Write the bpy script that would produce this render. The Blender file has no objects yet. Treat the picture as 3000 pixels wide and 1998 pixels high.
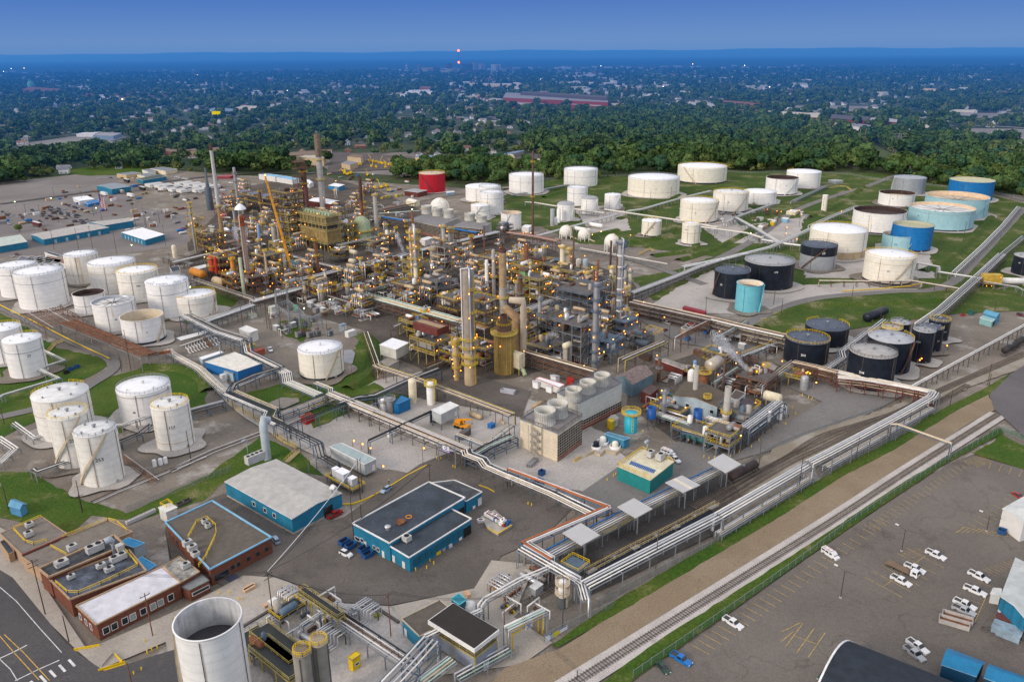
import bpy,math,random
import numpy as np
enum=enumerate;rng=range
from math import cos,sin,radians,atan2
from mathutils import Vector
Vc=Vector
random.seed(7);rnd=random.random;RN=np.random.RandomState(5)
PI=math.pi
scene=bpy.context.scene
COL=scene.collection
H=142.;FOC=2333.;CX,CY=1500.,999.
_roll=atan2(22,3000.);_tilt=math.atan((CY-152)*cos(_roll)/FOC)
_f=Vc((0,cos(_tilt),-sin(_tilt)));_r0=Vc((1,0,0));_u0=_r0.cross(_f)
_r=_r0*cos(_roll)-_u0*sin(_roll);_u=_r.cross(_f)
cam_d=bpy.data.cameras.new('camera');cam=bpy.data.objects.new('camera',cam_d);COL.objects.link(cam)
from mathutils import Matrix
_m=Matrix(((_r.x,_u.x,-_f.x,0),(_r.y,_u.y,-_f.y,0),(_r.z,_u.z,-_f.z,H),(0,0,0,1)))
cam.matrix_world=_m
cam_d.sensor_width=36;cam_d.lens=36*FOC/3000.;cam_d.clip_start=1;cam_d.clip_end=120000
scene.camera=cam
_W=[.0,.0,1.]
def prs(*a):return[a[k:k+2]for k in rng(0,len(a),2)]
def win(x0,y0,s=3.92):_W[:]=[x0,y0,s]
def fll(x,y):return _W[0]+x/_W[2],_W[1]+y/_W[2]
def G(x,y,z=.0):
 x,y=fll(x,y)
 d=_r*((x-CX)/FOC)-_u*((y-CY)/FOC)+_f
 return Vc((0,0,H))+d*((z-H)/d.z)
def PJ(p):
 v=Vc(p)-Vc((0,0,H));w=v.dot(_f)
 return CX+FOC*v.dot(_r)/w,CY-FOC*v.dot(_u)/w
def dpt(p):return(Vc(p)-Vc((0,0,H))).dot(_f)
def V2(a,z=0):return Vc((a[0],a[1],z))
GA=radians(49.3);EA=Vc((cos(GA),sin(GA),0));EB=Vc((sin(GA),-cos(GA),0))
GR=radians(39.);ER=Vc((cos(GR),sin(GR),0));EN=Vc((sin(GR),-cos(GR),0))
def scy(xl,xr,yt,yb,z0=.0):
 xl,a=fll(xl,yt);xr,b=fll(xr,yb);yt,yb=a,b
 _s=list(_W);_W[:]=[0,0,1]
 c=G((xl+xr)/2,yb,z0);_W[:]=_s
 r=(xr-xl)/2*dpt(c)/FOC;h=(yb-yt)*dpt(c)/FOC/cos(_tilt)*.9
 p=[c.x,c.y+r,r,max(h,1)]
 def ev(p):
  C=Vc((p[0],p[1],z0));d=Vc((p[0],p[1],0)).normalized();q=Vc((d.y,-d.x,0));t=Vc((0,0,p[3]))
  a,b=PJ(C-q*p[2]+t),PJ(C+q*p[2]+t)
  if a[0]>b[0]:a,b=b,a
  return np.array([(a[0]+b[0])/2-(xl+xr)/2,(b[0]-a[0])-(xr-xl),PJ(C+d*p[2]+t)[1]-yt,PJ(C-d*p[2])[1]-yb])
 for _ in rng(12):
  e=ev(p);J=np.zeros((4,4))
  for k in rng(4):
   q=list(p);q[k]+=.05;J[:,k]=(ev(q)-e)/.05
  st=np.linalg.solve(J,-e);p=[p[k]+float(st[k])for k in rng(4)]
  if np.abs(st).max()<1e-3:break
 return Vc((p[0],p[1],z0)),p[2],p[3]
MATS={}
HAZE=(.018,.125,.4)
def _haze(nt,shader):  # aerial haze painted into far surfaces: blue emission mixed in by distance from origin
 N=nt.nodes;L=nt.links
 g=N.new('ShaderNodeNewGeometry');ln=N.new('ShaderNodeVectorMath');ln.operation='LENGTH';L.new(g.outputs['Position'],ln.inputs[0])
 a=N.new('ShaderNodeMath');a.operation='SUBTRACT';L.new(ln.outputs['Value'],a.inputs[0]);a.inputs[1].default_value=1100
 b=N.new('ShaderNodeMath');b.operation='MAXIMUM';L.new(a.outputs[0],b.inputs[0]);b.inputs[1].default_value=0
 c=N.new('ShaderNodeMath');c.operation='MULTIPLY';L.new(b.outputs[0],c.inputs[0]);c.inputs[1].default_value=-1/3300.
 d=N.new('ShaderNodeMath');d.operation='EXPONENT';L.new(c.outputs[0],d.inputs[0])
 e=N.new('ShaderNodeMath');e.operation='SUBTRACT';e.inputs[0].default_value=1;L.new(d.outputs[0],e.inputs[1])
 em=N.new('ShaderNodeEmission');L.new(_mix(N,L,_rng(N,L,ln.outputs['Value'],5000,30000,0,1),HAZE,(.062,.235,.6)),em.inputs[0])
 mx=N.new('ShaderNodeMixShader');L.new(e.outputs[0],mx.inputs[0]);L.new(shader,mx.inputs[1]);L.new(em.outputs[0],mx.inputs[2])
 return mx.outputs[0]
def _new(name):
 m=bpy.data.materials.new(name);m.use_nodes=1;nt=m.node_tree;nt.nodes.clear()
 return m,nt,nt.nodes,nt.links
def nz_(N,L,vec,scale,detail=3,ro=.6,sth=None):
 if sth:
  mp=N.new('ShaderNodeMapping');L.new(vec,mp.inputs[0]);mp.inputs['Scale'].default_value=sth;vec=mp.outputs[0]
 n=N.new('ShaderNodeTexNoise');n.inputs['Scale'].default_value=scale;n.inputs['Detail'].default_value=detail;n.inputs['Roughness'].default_value=ro
 L.new(vec,n.inputs['Vector']);return n.outputs[0]
def _rng(N,L,v,a,b,c,d):
 r=N.new('ShaderNodeMapRange');L.new(v,r.inputs[0])
 for k,x in enum((a,b,c,d)):r.inputs[k+1].default_value=x
 return r.outputs[0]
def _mix(N,L,f,a,b,mode='MIX'):
 m=N.new('ShaderNodeMixRGB');m.blend_type=mode
 for k,x in enum((f,a,b)):
  if hasattr(x,'links')or hasattr(x,'is_linked'):L.new(x,m.inputs[k])
  elif k==0:m.inputs[0].default_value=x
  else:m.inputs[k].default_value=(*x,1)
 return m.outputs[0]
def mat(name,col=None,ro=.7,metal=.0,var=.16,scale=.35,sk=.0,sl=(.22,.11,.04),rbs=.0,rd=0,emit=.0,hz=0,world=0,rndm=.0,spc=.3,seam=.0):
 if name in MATS:return MATS[name]
 if col is None:raise KeyError(name)
 m,nt,N,L=_new(name);MATS[name]=m
 out=N.new('ShaderNodeOutputMaterial')
 if emit:
  e=N.new('ShaderNodeEmission');e.inputs[0].default_value=(*col,1);e.inputs[1].default_value=emit;L.new(e.outputs[0],out.inputs[0]);return m
 tc=N.new('ShaderNodeTexCoord');vec=tc.outputs['Object']
 if world:vec=N.new('ShaderNodeNewGeometry').outputs['Position']
 f=_rng(N,L,nz_(N,L,vec,scale,4),.3,.7,1-var,1+var)
 if rndm:
  oi=N.new('ShaderNodeObjectInfo');mm=N.new('ShaderNodeMath');mm.operation='MULTIPLY'
  L.new(f,mm.inputs[0]);L.new(_rng(N,L,oi.outputs['Random'],0,1,1-rndm,1+rndm),mm.inputs[1]);f=mm.outputs[0]
 f2=_rng(N,L,nz_(N,L,vec,scale*9,2),.3,.7,1-var*.5,1+var*.5)
 mm=N.new('ShaderNodeMath');mm.operation='MULTIPLY';L.new(f,mm.inputs[0]);L.new(f2,mm.inputs[1])
 cc=N.new('ShaderNodeCombineColor')
 for k in rng(3):L.new(mm.outputs[0],cc.inputs[k])
 c=_mix(N,L,1.,col,cc.outputs[0],'MULTIPLY')
 if sk:
  s=_rng(N,L,nz_(N,L,vec,1.,5,.65,(.55,.55,.045)),.66-.22*sk,.8,0,.85)
  c=_mix(N,L,s,c,sl)
 if rbs or seam:
  w=N.new('ShaderNodeTexWave');w.wave_type='BANDS';w.bands_direction='XYZ'[rd]if isinstance(rd,int)else'X'
  w.inputs['Scale'].default_value=rbs or seam;L.new(vec,w.inputs['Vector'])
  c=_mix(N,L,_rng(N,L,w.outputs['Fac'],.0,.25,.35 if rbs else .13,0),c,tuple(x*.45 for x in col))
 b=N.new('ShaderNodeBsdfPrincipled');L.new(c,b.inputs['Base Color']);b.inputs['Roughness'].default_value=ro
 b.inputs['Metallic'].default_value=metal;b.inputs['Specular IOR Level'].default_value=spc
 sh=b.outputs[0]
 if hz:sh=_haze(nt,sh)
 L.new(sh,out.inputs[0]);return m
def gmt(name,c1,c2,c3=None,s1=.02,s2=.25,s3=1.6,fine=.28,hz=0,t=(.42,.62),t3=(.6,.72),bump=.0,stain=None,crack=0):
 if name in MATS:return MATS[name]
 m,nt,N,L=_new(name);MATS[name]=m
 out=N.new('ShaderNodeOutputMaterial');vec=N.new('ShaderNodeNewGeometry').outputs['Position']
 c=_mix(N,L,_rng(N,L,nz_(N,L,vec,s1,5,.65),t[0],t[1],0,1),c1,c2)
 if c3:c=_mix(N,L,_rng(N,L,nz_(N,L,vec,s2,5,.7),t3[0],t3[1],0,1),c,c3)
 if stain:c=_mix(N,L,_rng(N,L,nz_(N,L,vec,.11,4,.6),.62,.72,0,.7),c,stain)
 if crack:
  v=N.new('ShaderNodeTexVoronoi');v.feature='DISTANCE_TO_EDGE';v.inputs['Scale'].default_value=crack;wv=N.new('ShaderNodeVectorMath');wn=N.new('ShaderNodeTexNoise');wn.inputs['Scale'].default_value=crack*3;L.new(vec,wn.inputs['Vector']);wv.operation='MULTIPLY_ADD';L.new(wn.outputs['Color'],wv.inputs[0]);wv.inputs[1].default_value=(.5/crack,)*3;L.new(vec,wv.inputs[2]);L.new(wv.outputs[0],v.inputs['Vector'])
  c=_mix(N,L,_rng(N,L,v.outputs['Distance'],.002,.011,.3,0),c,tuple(x*.4 for x in c1));c=_mix(N,L,_rng(N,L,nz_(N,L,vec,crack*.5,2),.54,.66,0,.3),c,tuple(x*.78 for x in c1))
 f=_rng(N,L,nz_(N,L,vec,s3,3,.7),.25,.75,1-fine,1+fine)
 f2=_rng(N,L,nz_(N,L,vec,s3*6,2,.6),.25,.75,1-fine*.6,1+fine*.6)
 mm=N.new('ShaderNodeMath');mm.operation='MULTIPLY';L.new(f,mm.inputs[0]);L.new(f2,mm.inputs[1])
 cc=N.new('ShaderNodeCombineColor')
 for k in rng(3):L.new(mm.outputs[0],cc.inputs[k])
 c=_mix(N,L,1.,c,cc.outputs[0],'MULTIPLY')
 b=N.new('ShaderNodeBsdfPrincipled');L.new(c,b.inputs['Base Color']);b.inputs['Roughness'].default_value=.9;b.inputs['Specular IOR Level'].default_value=.15
 if bump:
  bp=N.new('ShaderNodeBump');bp.inputs['Strength'].default_value=bump;bp.inputs['Distance'].default_value=.3
  L.new(f,bp.inputs['Height']);L.new(bp.outputs[0],b.inputs['Normal'])
 sh=b.outputs[0]
 if hz:sh=_haze(nt,sh)
 L.new(sh,out.inputs[0]);return m
def P(name,col=None,**k):return mat(name,col,**k)
WH=P('white_tank_paint',(.87,.86,.84),ro=.5,var=.07,sk=.26,sl=(.5,.36,.2),seam=.13,rd=2)
WW_=P('aged_white_tank_paint',(.82,.8,.74),ro=.55,var=.09,sk=.46,sl=(.46,.32,.18),seam=.13,rd=2)
CM=P('cream_tank_paint',(.84,.8,.69),ro=.55,var=.08,sk=.34,sl=(.5,.38,.22),seam=.13,rd=2)
RSW=P('rust_streaked_white_paint',(.8,.78,.72),ro=.6,var=.1,sk=.85,sl=(.42,.24,.08))
RW=P('white_tank_roof_paint',(.88,.89,.91),ro=.5,var=.07,scale=.2)
RA=P('stained_white_tank_roof',(.74,.74,.72),ro=.6,var=.16,scale=.4)
BL=P('black_tank_paint',(.011,.016,.028),ro=.45,var=.4,sk=.15,sl=(.09,.07,.07))
NV=P('blue_black_roof',(.07,.09,.13),ro=.5,var=.22)
GY_=P('grey_tank_roof',(.36,.37,.38),ro=.5,var=.12)
TEAL=P('teal_tank_paint',(.16,.52,.62),ro=.5,var=.08,sk=.12,sl=(.22,.42,.42))
LTEAL=P('pale_teal_tank_paint',(.33,.56,.62),ro=.5,var=.08,sk=.2,sl=(.5,.6,.55))
BLUE=P('blue_tank_paint',(.01,.17,.46),ro=.5,var=.14,sk=.15,sl=(.1,.26,.42),seam=.13,rd=2)
RED=P('red_tank_paint',(.47,.012,.03),ro=.45,var=.1)
GREYT=P('grey_tank_paint',(.38,.41,.45),ro=.4,var=.1,metal=.3)
TAN=P('tan_interior',(.55,.46,.33),ro=.8,var=.14,sk=.3,sl=(.35,.25,.16))
DI=P('dark_rusty_interior',(.045,.028,.026),ro=.85,var=.35,sk=.3)
YEL=P('yellow_safety_paint',(.74,.5,.012),ro=.55,var=.12)
RG=P('grey_galvanised_rail',(.33,.35,.37),ro=.5,metal=.3)
SI=P('aluminium_pipe_cladding',(.62,.63,.65),ro=.38,metal=.55,var=.08)
WP=P('white_pipe_paint',(.79,.78,.75),ro=.5,var=.12,sk=.25,sl=(.35,.28,.2))
BP=P('black_pipe_coating',(.022,.028,.036),ro=.4)
RS=P('rusty_steel',(.2,.085,.045),ro=.85,var=.45,scale=.5,sk=.3,sl=(.42,.26,.18))
BR=P('brown_rusted_pipe',(.13,.075,.05),ro=.8,var=.35)
ORAN=P('orange_primer_pipe',(.42,.13,.045),ro=.65,var=.15)
MINT=P('mint_pipe_paint',(.48,.68,.58),ro=.5)
BEIG=P('beige_pipe_paint',(.62,.52,.38),ro=.6)
BLUP=P('blue_pipe_paint',(.02,.15,.42),ro=.5)
ST=P('weathered_structural_steel',(.12,.11,.105),ro=.7,var=.3)
SG=P('grey_painted_steel',(.22,.24,.26),ro=.6,var=.2)
SB=P('blue_grey_steel',(.1,.15,.21),ro=.6,var=.2)
SY=P('ochre_painted_steel',(.42,.33,.09),ro=.65,var=.3,sk=.4)
CO=P('concrete',(.4,.37,.33),ro=.9,var=.2)
AL=P('aged_insulated_vessel_cladding',(.4,.37,.33),ro=.6,metal=.1,var=.12,sk=.35,sl=(.3,.22,.14))
GV=P('grey_column_cladding',(.29,.29,.3),ro=.5,metal=.2,var=.14,sk=.2)
TV=P('tan_insulated_vessel',(.52,.4,.25),ro=.65,var=.18,sk=.6,sl=(.3,.16,.06))
GRNV=P('pale_green_furnace_plate',(.36,.44,.28),ro=.7,var=.2,sk=.6,sl=(.3,.18,.06))
OCHV=P('rusted_yellow_furnace_plate',(.36,.235,.075),ro=.75,var=.3,scale=.15,sk=.6,sl=(.24,.12,.04),seam=.16,rd=2)
DR=P('dark_red_oxide',(.14,.035,.028),ro=.7,var=.25)
RE=P('red_paint',(.42,.025,.02),ro=.5)
CRANE=P('orange_crane_paint',(.7,.3,.02),ro=.45)
DB=P('dark_blue_grey_vessel',(.085,.11,.14),ro=.5,var=.2)
GL=P('dark_window_glass',(.02,.025,.03),ro=.12,spc=.6)
TY=P('tyre_rubber',(.015,.015,.015),ro=.9)
CHROME=P('bare_wheel_metal',(.45,.45,.46),ro=.35,metal=.7)
LENS=P('clear_headlight',(.75,.76,.74),ro=.2)
REDL=P('red_tail_light',(.5,.02,.02),ro=.3)
WOODP=P('creosoted_pole_wood',(.085,.06,.045),ro=.9,var=.3)
SO=mat('lit_sodium_lamp',(1.,.26,.025),emit=9)
S2=mat('lit_yellow_lamp',(1.,.55,.1),emit=8)
ME=mat('lit_mercury_lamp',(.72,1.,.42),emit=16)
REDGL=mat('lit_red_beacon',(1.,.06,.02),emit=14)
class MB:
 def __init__(s):s.v=[];s.f=[];s.m=[];s.s=[]
 def add(s,vs,fs,m=0,sm=0):
  o=len(s.v);s.v+=[tuple(v)for v in vs]
  for f in fs:s.f.append(tuple(i+o for i in f));s.m.append(m);s.s.append(sm)
  return s
 def box(s,c,size,ang=.0,m=0,z0=1,tx=None):
  hx,hy=size[0]/2,size[1]/2;za=c[2]if z0 else c[2]-size[2]/2;zb=za+size[2]
  ca,sa=cos(ang),sin(ang)
  q=[(c[0]+x*ca-y*sa,c[1]+x*sa+y*ca)for x,y in((-hx,-hy),(hx,-hy),(hx,hy),(-hx,hy))]
  return s.prm(q,za,zb,m)
 def prm(s,q,za,zb,m=0,mtop=None,cap=1):
  n=len(q);zz=lambda z,i:z[i]if isinstance(z,(list,tuple))else z
  vs=[(p[0],p[1],zz(za,i))for i,p in enum(q)]+[(p[0],p[1],zz(zb,i))for i,p in enum(q)]
  s.add(vs,[(i,(i+1)%n,n+(i+1)%n,n+i)for i in rng(n)],m)
  if cap:
   s.add(vs[n:],[tuple(range(n))],m if mtop is None else mtop);s.add(vs[:n],[tuple(reversed(range(n)))],m)
  return s
 def bar(s,a,b,w=.2,m=0,w2=None):
  return s.tb_([a,b],w/2*1.2,4,m,sm=0,cap=1,r1=(w2/2*1.2 if w2 else None))
 def tb_(s,pts,r,n=6,m=0,sm=1,cap=0,r1=None):
  pts=[Vc(p)for p in pts];rgs=[];k=len(pts)
  prev=None
  for i,p in enum(pts):
   d=(pts[min(i+1,k-1)]-pts[max(i-1,0)])
   if d.length<1e-6:d=Vc((0,0,1))
   d.normalize()
   a=d.cross(Vc((0,0,1)))
   if a.length<.05:a=prev if prev is not None else Vc((1,0,0))
   a=(a-d*a.dot(d)).normalized();prev=a;b=d.cross(a)
   sc=1.
   if 0<i<k-1:
    c=(pts[i]-pts[i-1]).normalized().dot((pts[i+1]-pts[i]).normalized());sc=min(1.25,1/max(.6,math.sqrt(max(.05,(1+c)/2))))
   rr=(r if r1 is None else r+(r1-r)*i/(k-1))*sc
   rgs.append([p+(a*cos(2*PI*(j+.5)/n)+b*sin(2*PI*(j+.5)/n))*rr for j in rng(n)])
  vs=[v for g in rgs for v in g]
  s.add(vs,[(i*n+j,i*n+(j+1)%n,(i+1)*n+(j+1)%n,(i+1)*n+j)for i in rng(k-1)for j in rng(n)],m,sm)
  if cap:s.add(rgs[0],[tuple(range(n))],m);s.add(rgs[-1],[tuple(reversed(range(n)))],m)
  return s
 def lth(s,c,prof,n=24,m=0,sm=1,a0=.0,a1=2*PI):
  full_=abs(a1-a0-2*PI)<1e-6;k=n if full_ else n+1;vs=[]
  for r,z in prof:
   for j in rng(k):
    t=a0+(a1-a0)*j/n;vs.append((c[0]+r*cos(t),c[1]+r*sin(t),c[2]+z))
  fs=[(i*k+j,i*k+(j+1)%k,(i+1)*k+(j+1)%k,(i+1)*k+j)for i in rng(len(prof)-1)for j in rng(n)]
  return s.add(vs,fs,m,sm)
 def bll(s,c,r,n=10,m=0):
  k=max(4,n//2);return s.lth(c,[(r*sin(PI*i/k)+1e-4,-r*cos(PI*i/k))for i in rng(k+1)],n,m)
 def hcy(s,a,b,r,n=12,m=0,dome=.35):
  a,b=Vc(a),Vc(b);d=(b-a).normalized();pts=[];rad=[]
  for t,q in((-dome,.35),(-dome*.6,.75),(0,1)):pts.append(a+d*(t*r));rad.append(r*q)
  for t,q in((0,1),(dome*.6,.75),(dome,.35)):pts.append(b+d*(t*r));rad.append(r*q)
  x=d.cross(Vc((0,0,1))).normalized();y=d.cross(x);vs=[]
  for p,q in zip(pts,rad):
   for j in rng(n):vs.append(p+(x*cos(2*PI*j/n)+y*sin(2*PI*j/n))*q)
  s.add(vs,[(i*n+j,i*n+(j+1)%n,(i+1)*n+(j+1)%n,(i+1)*n+j)for i in rng(5)for j in rng(n)],m,1)
  s.add(vs[:n],[tuple(range(n))],m);s.add(vs[-n:],[tuple(range(n))],m);return s
 def qd(s,a,b,c,d,m=0):return s.add([a,b,c,d],[(0,1,2,3)],m)
 def rl_(s,pts,h=1.1,w=.09,m=0,gap=2.2,closed=0):
  pts=[Vc(p)for p in pts]
  if closed:pts=pts+[pts[0]]
  for a,b in zip(pts,pts[1:]):
   u=Vc((0,0,1));L=(b-a).length
   s.bar(a+u*h,b+u*h,w,m);s.bar(a+u*h*.5,b+u*h*.5,w*.8,m)
   k=max(1,int(round(L/gap)))
   for i in rng(k+(0 if closed else 1)):
    p=a+(b-a)*(i/k);s.bar(p,p+u*h,w,m)
  return s
 def rrl(s,c,r,z,h=1.1,w=.1,m=0,a0=.0,a1=2*PI,n=28):
  k=max(3,int(n*(a1-a0)/(2*PI)));P_=[Vc((c[0]+r*cos(a0+(a1-a0)*i/k),c[1]+r*sin(a0+(a1-a0)*i/k),z))for i in rng(k+1)]
  u=Vc((0,0,1))
  s.tb_([p+u*h for p in P_],w/2,4,m,0);s.tb_([p+u*h*.55 for p in P_],w/2,4,m,0)
  for p in P_:s.bar(p,p+u*h,w*.9,m)
  return s
 def bl_(s,name,mats,parent=None,origin=None):
  if not s.v:return None
  o0=Vc(origin)if origin is not None else(parent['_o']if parent is not None and'_o'in parent else Vc((0,0,0)))
  o0=Vc(o0)
  me=bpy.data.meshes.new(name);v=np.array(s.v,dtype=np.float64)-np.array(o0)
  me.from_pydata(v.tolist(),[],s.f);me.polygons.foreach_set('use_smooth',s.s);me.polygons.foreach_set('material_index',s.m)
  for x in(mats if isinstance(mats,(list,tuple))else[mats]):me.materials.append(x)
  ob=bpy.data.objects.new(name,me);COL.objects.link(ob)
  if parent is not None:ob.parent=parent;
  else:ob.location=o0
  return ob
THS=[];LANDS=[]
def tng(name,label,cat,loc,gp=None,au=0):
 o=bpy.data.objects.new(name,None);COL.objects.link(o);o.location=loc;o.empty_display_size=.1
 o['_o']=list(loc);reg(o,label,cat,gp,au,loc);return o
def reg(o,label,cat,gp=None,au=0,loc=None):
 o['label']=label;o['category']=cat
 if gp:o['group']=gp
 THS.append((o,au,Vc(loc if loc is not None else o.location)));return o
def one(mb,name,mats,label,cat,gp=None,au=0):
 v=np.array(mb.v);o0=((v[:,0].min()+v[:,0].max())/2,(v[:,1].min()+v[:,1].max())/2,v[:,2].min())
 o=mb.bl_(name,mats,None,o0);return reg(o,label,cat,gp,au,o0)
def lnd(phrase,p):LANDS.append((phrase,*PJ(p)))
def stt(mb,name,mats):
 o=mb.bl_(name,mats,None,(0,0,0));o['kind']='structure';return o
def dup(root,loc,rotz,label,gp=None,au=1):
 r=root.copy();COL.objects.link(r);r.location=loc;r.rotation_euler=(0,0,rotz);reg(r,label,root['category'],gp or root.get('group'),au,loc)
 for ch in list(root.children):
  c=ch.copy();COL.objects.link(c);c.parent=r
  for g in ch.children:d=g.copy();COL.objects.link(d);d.parent=c
 return r
LY=[0]
def sht(name,polys,m,z=None,kind='structure'):
 b=MB();rg=random.Random(len(name)+len(polys))
 for poly in polys:
  LY[0]+=1;q=[V2(p if isinstance(p,Vector)else G(*p))for p in poly];vs=[]
  for a,c in zip(q,q[1:]+q[:1]):
   k=max(1,min(40,int((c-a).length/3.5)))if'grass'in name or'gravel'in name or'yard'in name else 1;j=min(.18 if'verge'in name or'road'in name else .9,(c-a).length*.04)if k>1 else 0
   vs+=[a.lerp(c,i/k)+Vc((rg.uniform(-j,j),rg.uniform(-j,j),0))*(i>0)+Vc((0,0,.012*LY[0]))for i in rng(k)]
  b.add(vs,[tuple(range(len(vs)))])
 o=b.bl_(name,m,None,(0,0,0));o['kind']=kind
 for p in o.data.polygons:
  if p.normal.z<0:p.flip()
 return o
def stp(name,path,w,m,z=None,jitter=.0):
 LY[0]+=1;z=.012*LY[0]if z is None else z
 P_=[V2(p if isinstance(p,Vector)else G(*p))for p in path];Q=smt(P_,6)
 b=MB();L_,R_=ofs(Q,w/2),ofs(Q,-w/2)
 for i in rng(len(Q)-1):b.qd(V2(R_[i],z),V2(R_[i+1],z),V2(L_[i+1],z),V2(L_[i],z))
 o=b.bl_(name,m,None,(0,0,0));o['kind']='structure';return o
def smt(P_,k=6):
 if len(P_)<3:return P_
 out=[]
 for i in rng(len(P_)-1):
  p0=P_[max(i-1,0)];p1=P_[i];p2=P_[i+1];p3=P_[min(i+2,len(P_)-1)]
  for j in rng(k):
   t=j/k;out.append(.5*((2*p1)+(p2-p0)*t+(2*p0-5*p1+4*p2-p3)*t*t+(3*p1-p0-3*p2+p3)*t**3))
 return out+[P_[-1]]
def ofs(P_,d):
 out=[]
 for i,p in enum(P_):
  a=V2(P_[max(i-1,0)]);b=V2(P_[min(i+1,len(P_)-1)]);t0=(V2(p)-a);t1=(b-V2(p))
  t0=t0.normalized()if t0.length>1e-6 else t1.normalized();t1=t1.normalized()if t1.length>1e-6 else t0
  t=(t0+t1);t=t.normalized()if t.length>1e-4 else t0;n=Vc((-t.y,t.x,0));c=max(.5,t.dot(t0))
  out.append(Vc(p)+n*(d/c))
 return out
def ins(x,y,poly):
 r=0;j=len(poly)-1
 for i in rng(len(poly)):
  a,b=poly[i],poly[j]
  if(a[1]>y)!=(b[1]>y)and x<(b[0]-a[0])*(y-a[1])/(b[1]-a[1])+a[0]:r=not r
  j=i
 return r
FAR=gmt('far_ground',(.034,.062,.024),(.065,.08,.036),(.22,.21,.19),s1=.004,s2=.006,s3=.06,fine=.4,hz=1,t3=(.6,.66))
YARD=gmt('gravel_yard',(.235,.205,.172),(.165,.143,.12),(.36,.335,.305),s1=.02,s2=.05,s3=1.1,fine=.24,t3=(.54,.66),stain=(.14,.125,.11))
UNIT=gmt('process_area_paving',(.085,.072,.062),(.125,.108,.092),(.2,.18,.155),s1=.05,s2=.12,s3=.9,fine=.3,stain=(.06,.05,.045))
ASPH=gmt('brown_grey_asphalt',(.118,.105,.094),(.152,.135,.12),(.09,.082,.076),s1=.03,s2=.08,s3=2.2,fine=.24,t3=(.55,.7),stain=(.1,.09,.082),crack=.05)
LOT=gmt('parking_lot_asphalt',(.152,.134,.117),(.185,.165,.145),(.12,.106,.094),s1=.02,s2=.06,s3=2.4,fine=.26,t3=(.56,.72),crack=.035)
ROADM=gmt('grey_road_asphalt',(.185,.176,.17),(.225,.215,.205),(.145,.14,.135),s1=.03,s2=.09,s3=1.8,fine=.2,crack=.06)
DARKA=gmt('dark_asphalt',(.085,.082,.085),(.105,.1,.1),(.13,.12,.115),s1=.03,s2=.1,s3=1.6,fine=.2)
BROWN=gmt('brown_gravel_road',(.25,.192,.128),(.29,.228,.158),(.205,.162,.115),s1=.04,s2=.2,s3=2.,fine=.28,crack=.09)
BALL=gmt('pale_rail_ballast',(.52,.485,.455),(.44,.41,.38),(.34,.315,.28),s1=.08,s2=.3,s3=3.,fine=.3)
DIRT=gmt('brown_ballast_and_weeds',(.25,.215,.165),(.35,.325,.28),(.15,.16,.065),s1=.05,s2=.09,s3=1.8,fine=.3)
CONCG=gmt('concrete_paving',(.43,.39,.335),(.35,.315,.275),(.27,.245,.215),s1=.06,s2=.15,s3=1.8,fine=.18,stain=(.2,.175,.15))
GRASS=gmt('mown_grass',(.045,.098,.012),(.085,.12,.02),(.2,.18,.085),s1=.03,s2=.06,s3=1.2,fine=.45,t3=(.57,.72),bump=.4)
GRASD=gmt('rough_dark_grass',(.045,.088,.014),(.092,.115,.026),(.25,.225,.14),s1=.035,s2=.035,s3=.9,fine=.48,t3=(.55,.68),bump=.5)
PG=gmt('pale_limestone_gravel',(.46,.43,.4),(.38,.355,.325),(.27,.25,.215),s1=.04,s2=.1,s3=1.2,fine=.24)
REDG=gmt('dark_work_yard',(.19,.172,.168),(.24,.22,.212),(.29,.27,.25),s1=.012,s2=.05,s3=.8,fine=.25)
b=MB();R_=58000.
b.qd((-R_,-400,-.25),(R_,-400,-.25),(R_,R_,-.25),(-R_,R_,-.25));stt(b,'ground',FAR)
b=MB();hz_=[165+14*sin(k*.31)+9*sin(k*.83+1)+5*sin(k*2.1)for k in rng(91)]
for k in rng(90):x0,x1=-18000+400*k,-17600+400*k;b.qd((x0,20000,-5),(x1,20000,-5),(x1,23000,hz_[k+1]),(x0,23000,hz_[k]))
stt(b,'hills',FAR)
win(0,0,1)
sht('yard_ground',[prs(-330,2150,-420,700,0,535,420,492,700,515,870,520,1210,542,1480,560,1620,540,2100,508,2300,505,2600,525,3100,588,3500,780,3500,2150)],YARD)
D=lambda:win(0,0,.784667)
D()
sht('yard_ground',[prs(0,420,260,395,300,470,430,500,440,560,300,580,0,590),prs(760,395,1000,410,980,350,700,355)],REDG)
sht('process_paving',[prs(430,560,560,430,730,400,870,440,960,480,1230,560,1450,640,1480,690,1430,760,1330,830,1180,870,1040,880,860,800,840,760,620,700,480,680,440,620),prs(1450,860,1640,800,1790,850,1800,960,1690,1050,1560,1020,1440,930)],UNIT)
sht('yard_ground',[prs(1150,885,1000,850,880,870,600,930,780,1060,1000,1100,1190,1120,1500,1140,1400,1000)],PG)
sht('grass_ground',[prs(190,885,330,845,430,850,478,890,470,935,420,958,400,930,280,960,200,975,170,930),prs(0,1085,70,1085,170,1140,290,1180,480,1092,600,1000,700,1050,745,1095,690,1085,620,1060,520,1105,470,1150,310,1198,210,1185,165,1225,60,1205,0,1190),prs(0,720,50,745,130,800,262,828,235,850,180,880,95,965,70,975,0,1000),prs(0,880,100,870,150,900,80,960,0,1010),prs(790,850,835,770,868,830,866,872,800,908,735,895),prs(560,905,690,872,765,900,700,930,620,955,575,930),prs(640,740,720,730,700,790,650,770),prs(330,690,520,640,560,680,500,735,430,745),prs(880,900,930,880,960,910,900,930),prs(120,395,330,370,420,385,380,400,200,405),prs(700,950,860,880,900,900,860,925,720,985)],GRASS)
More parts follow.
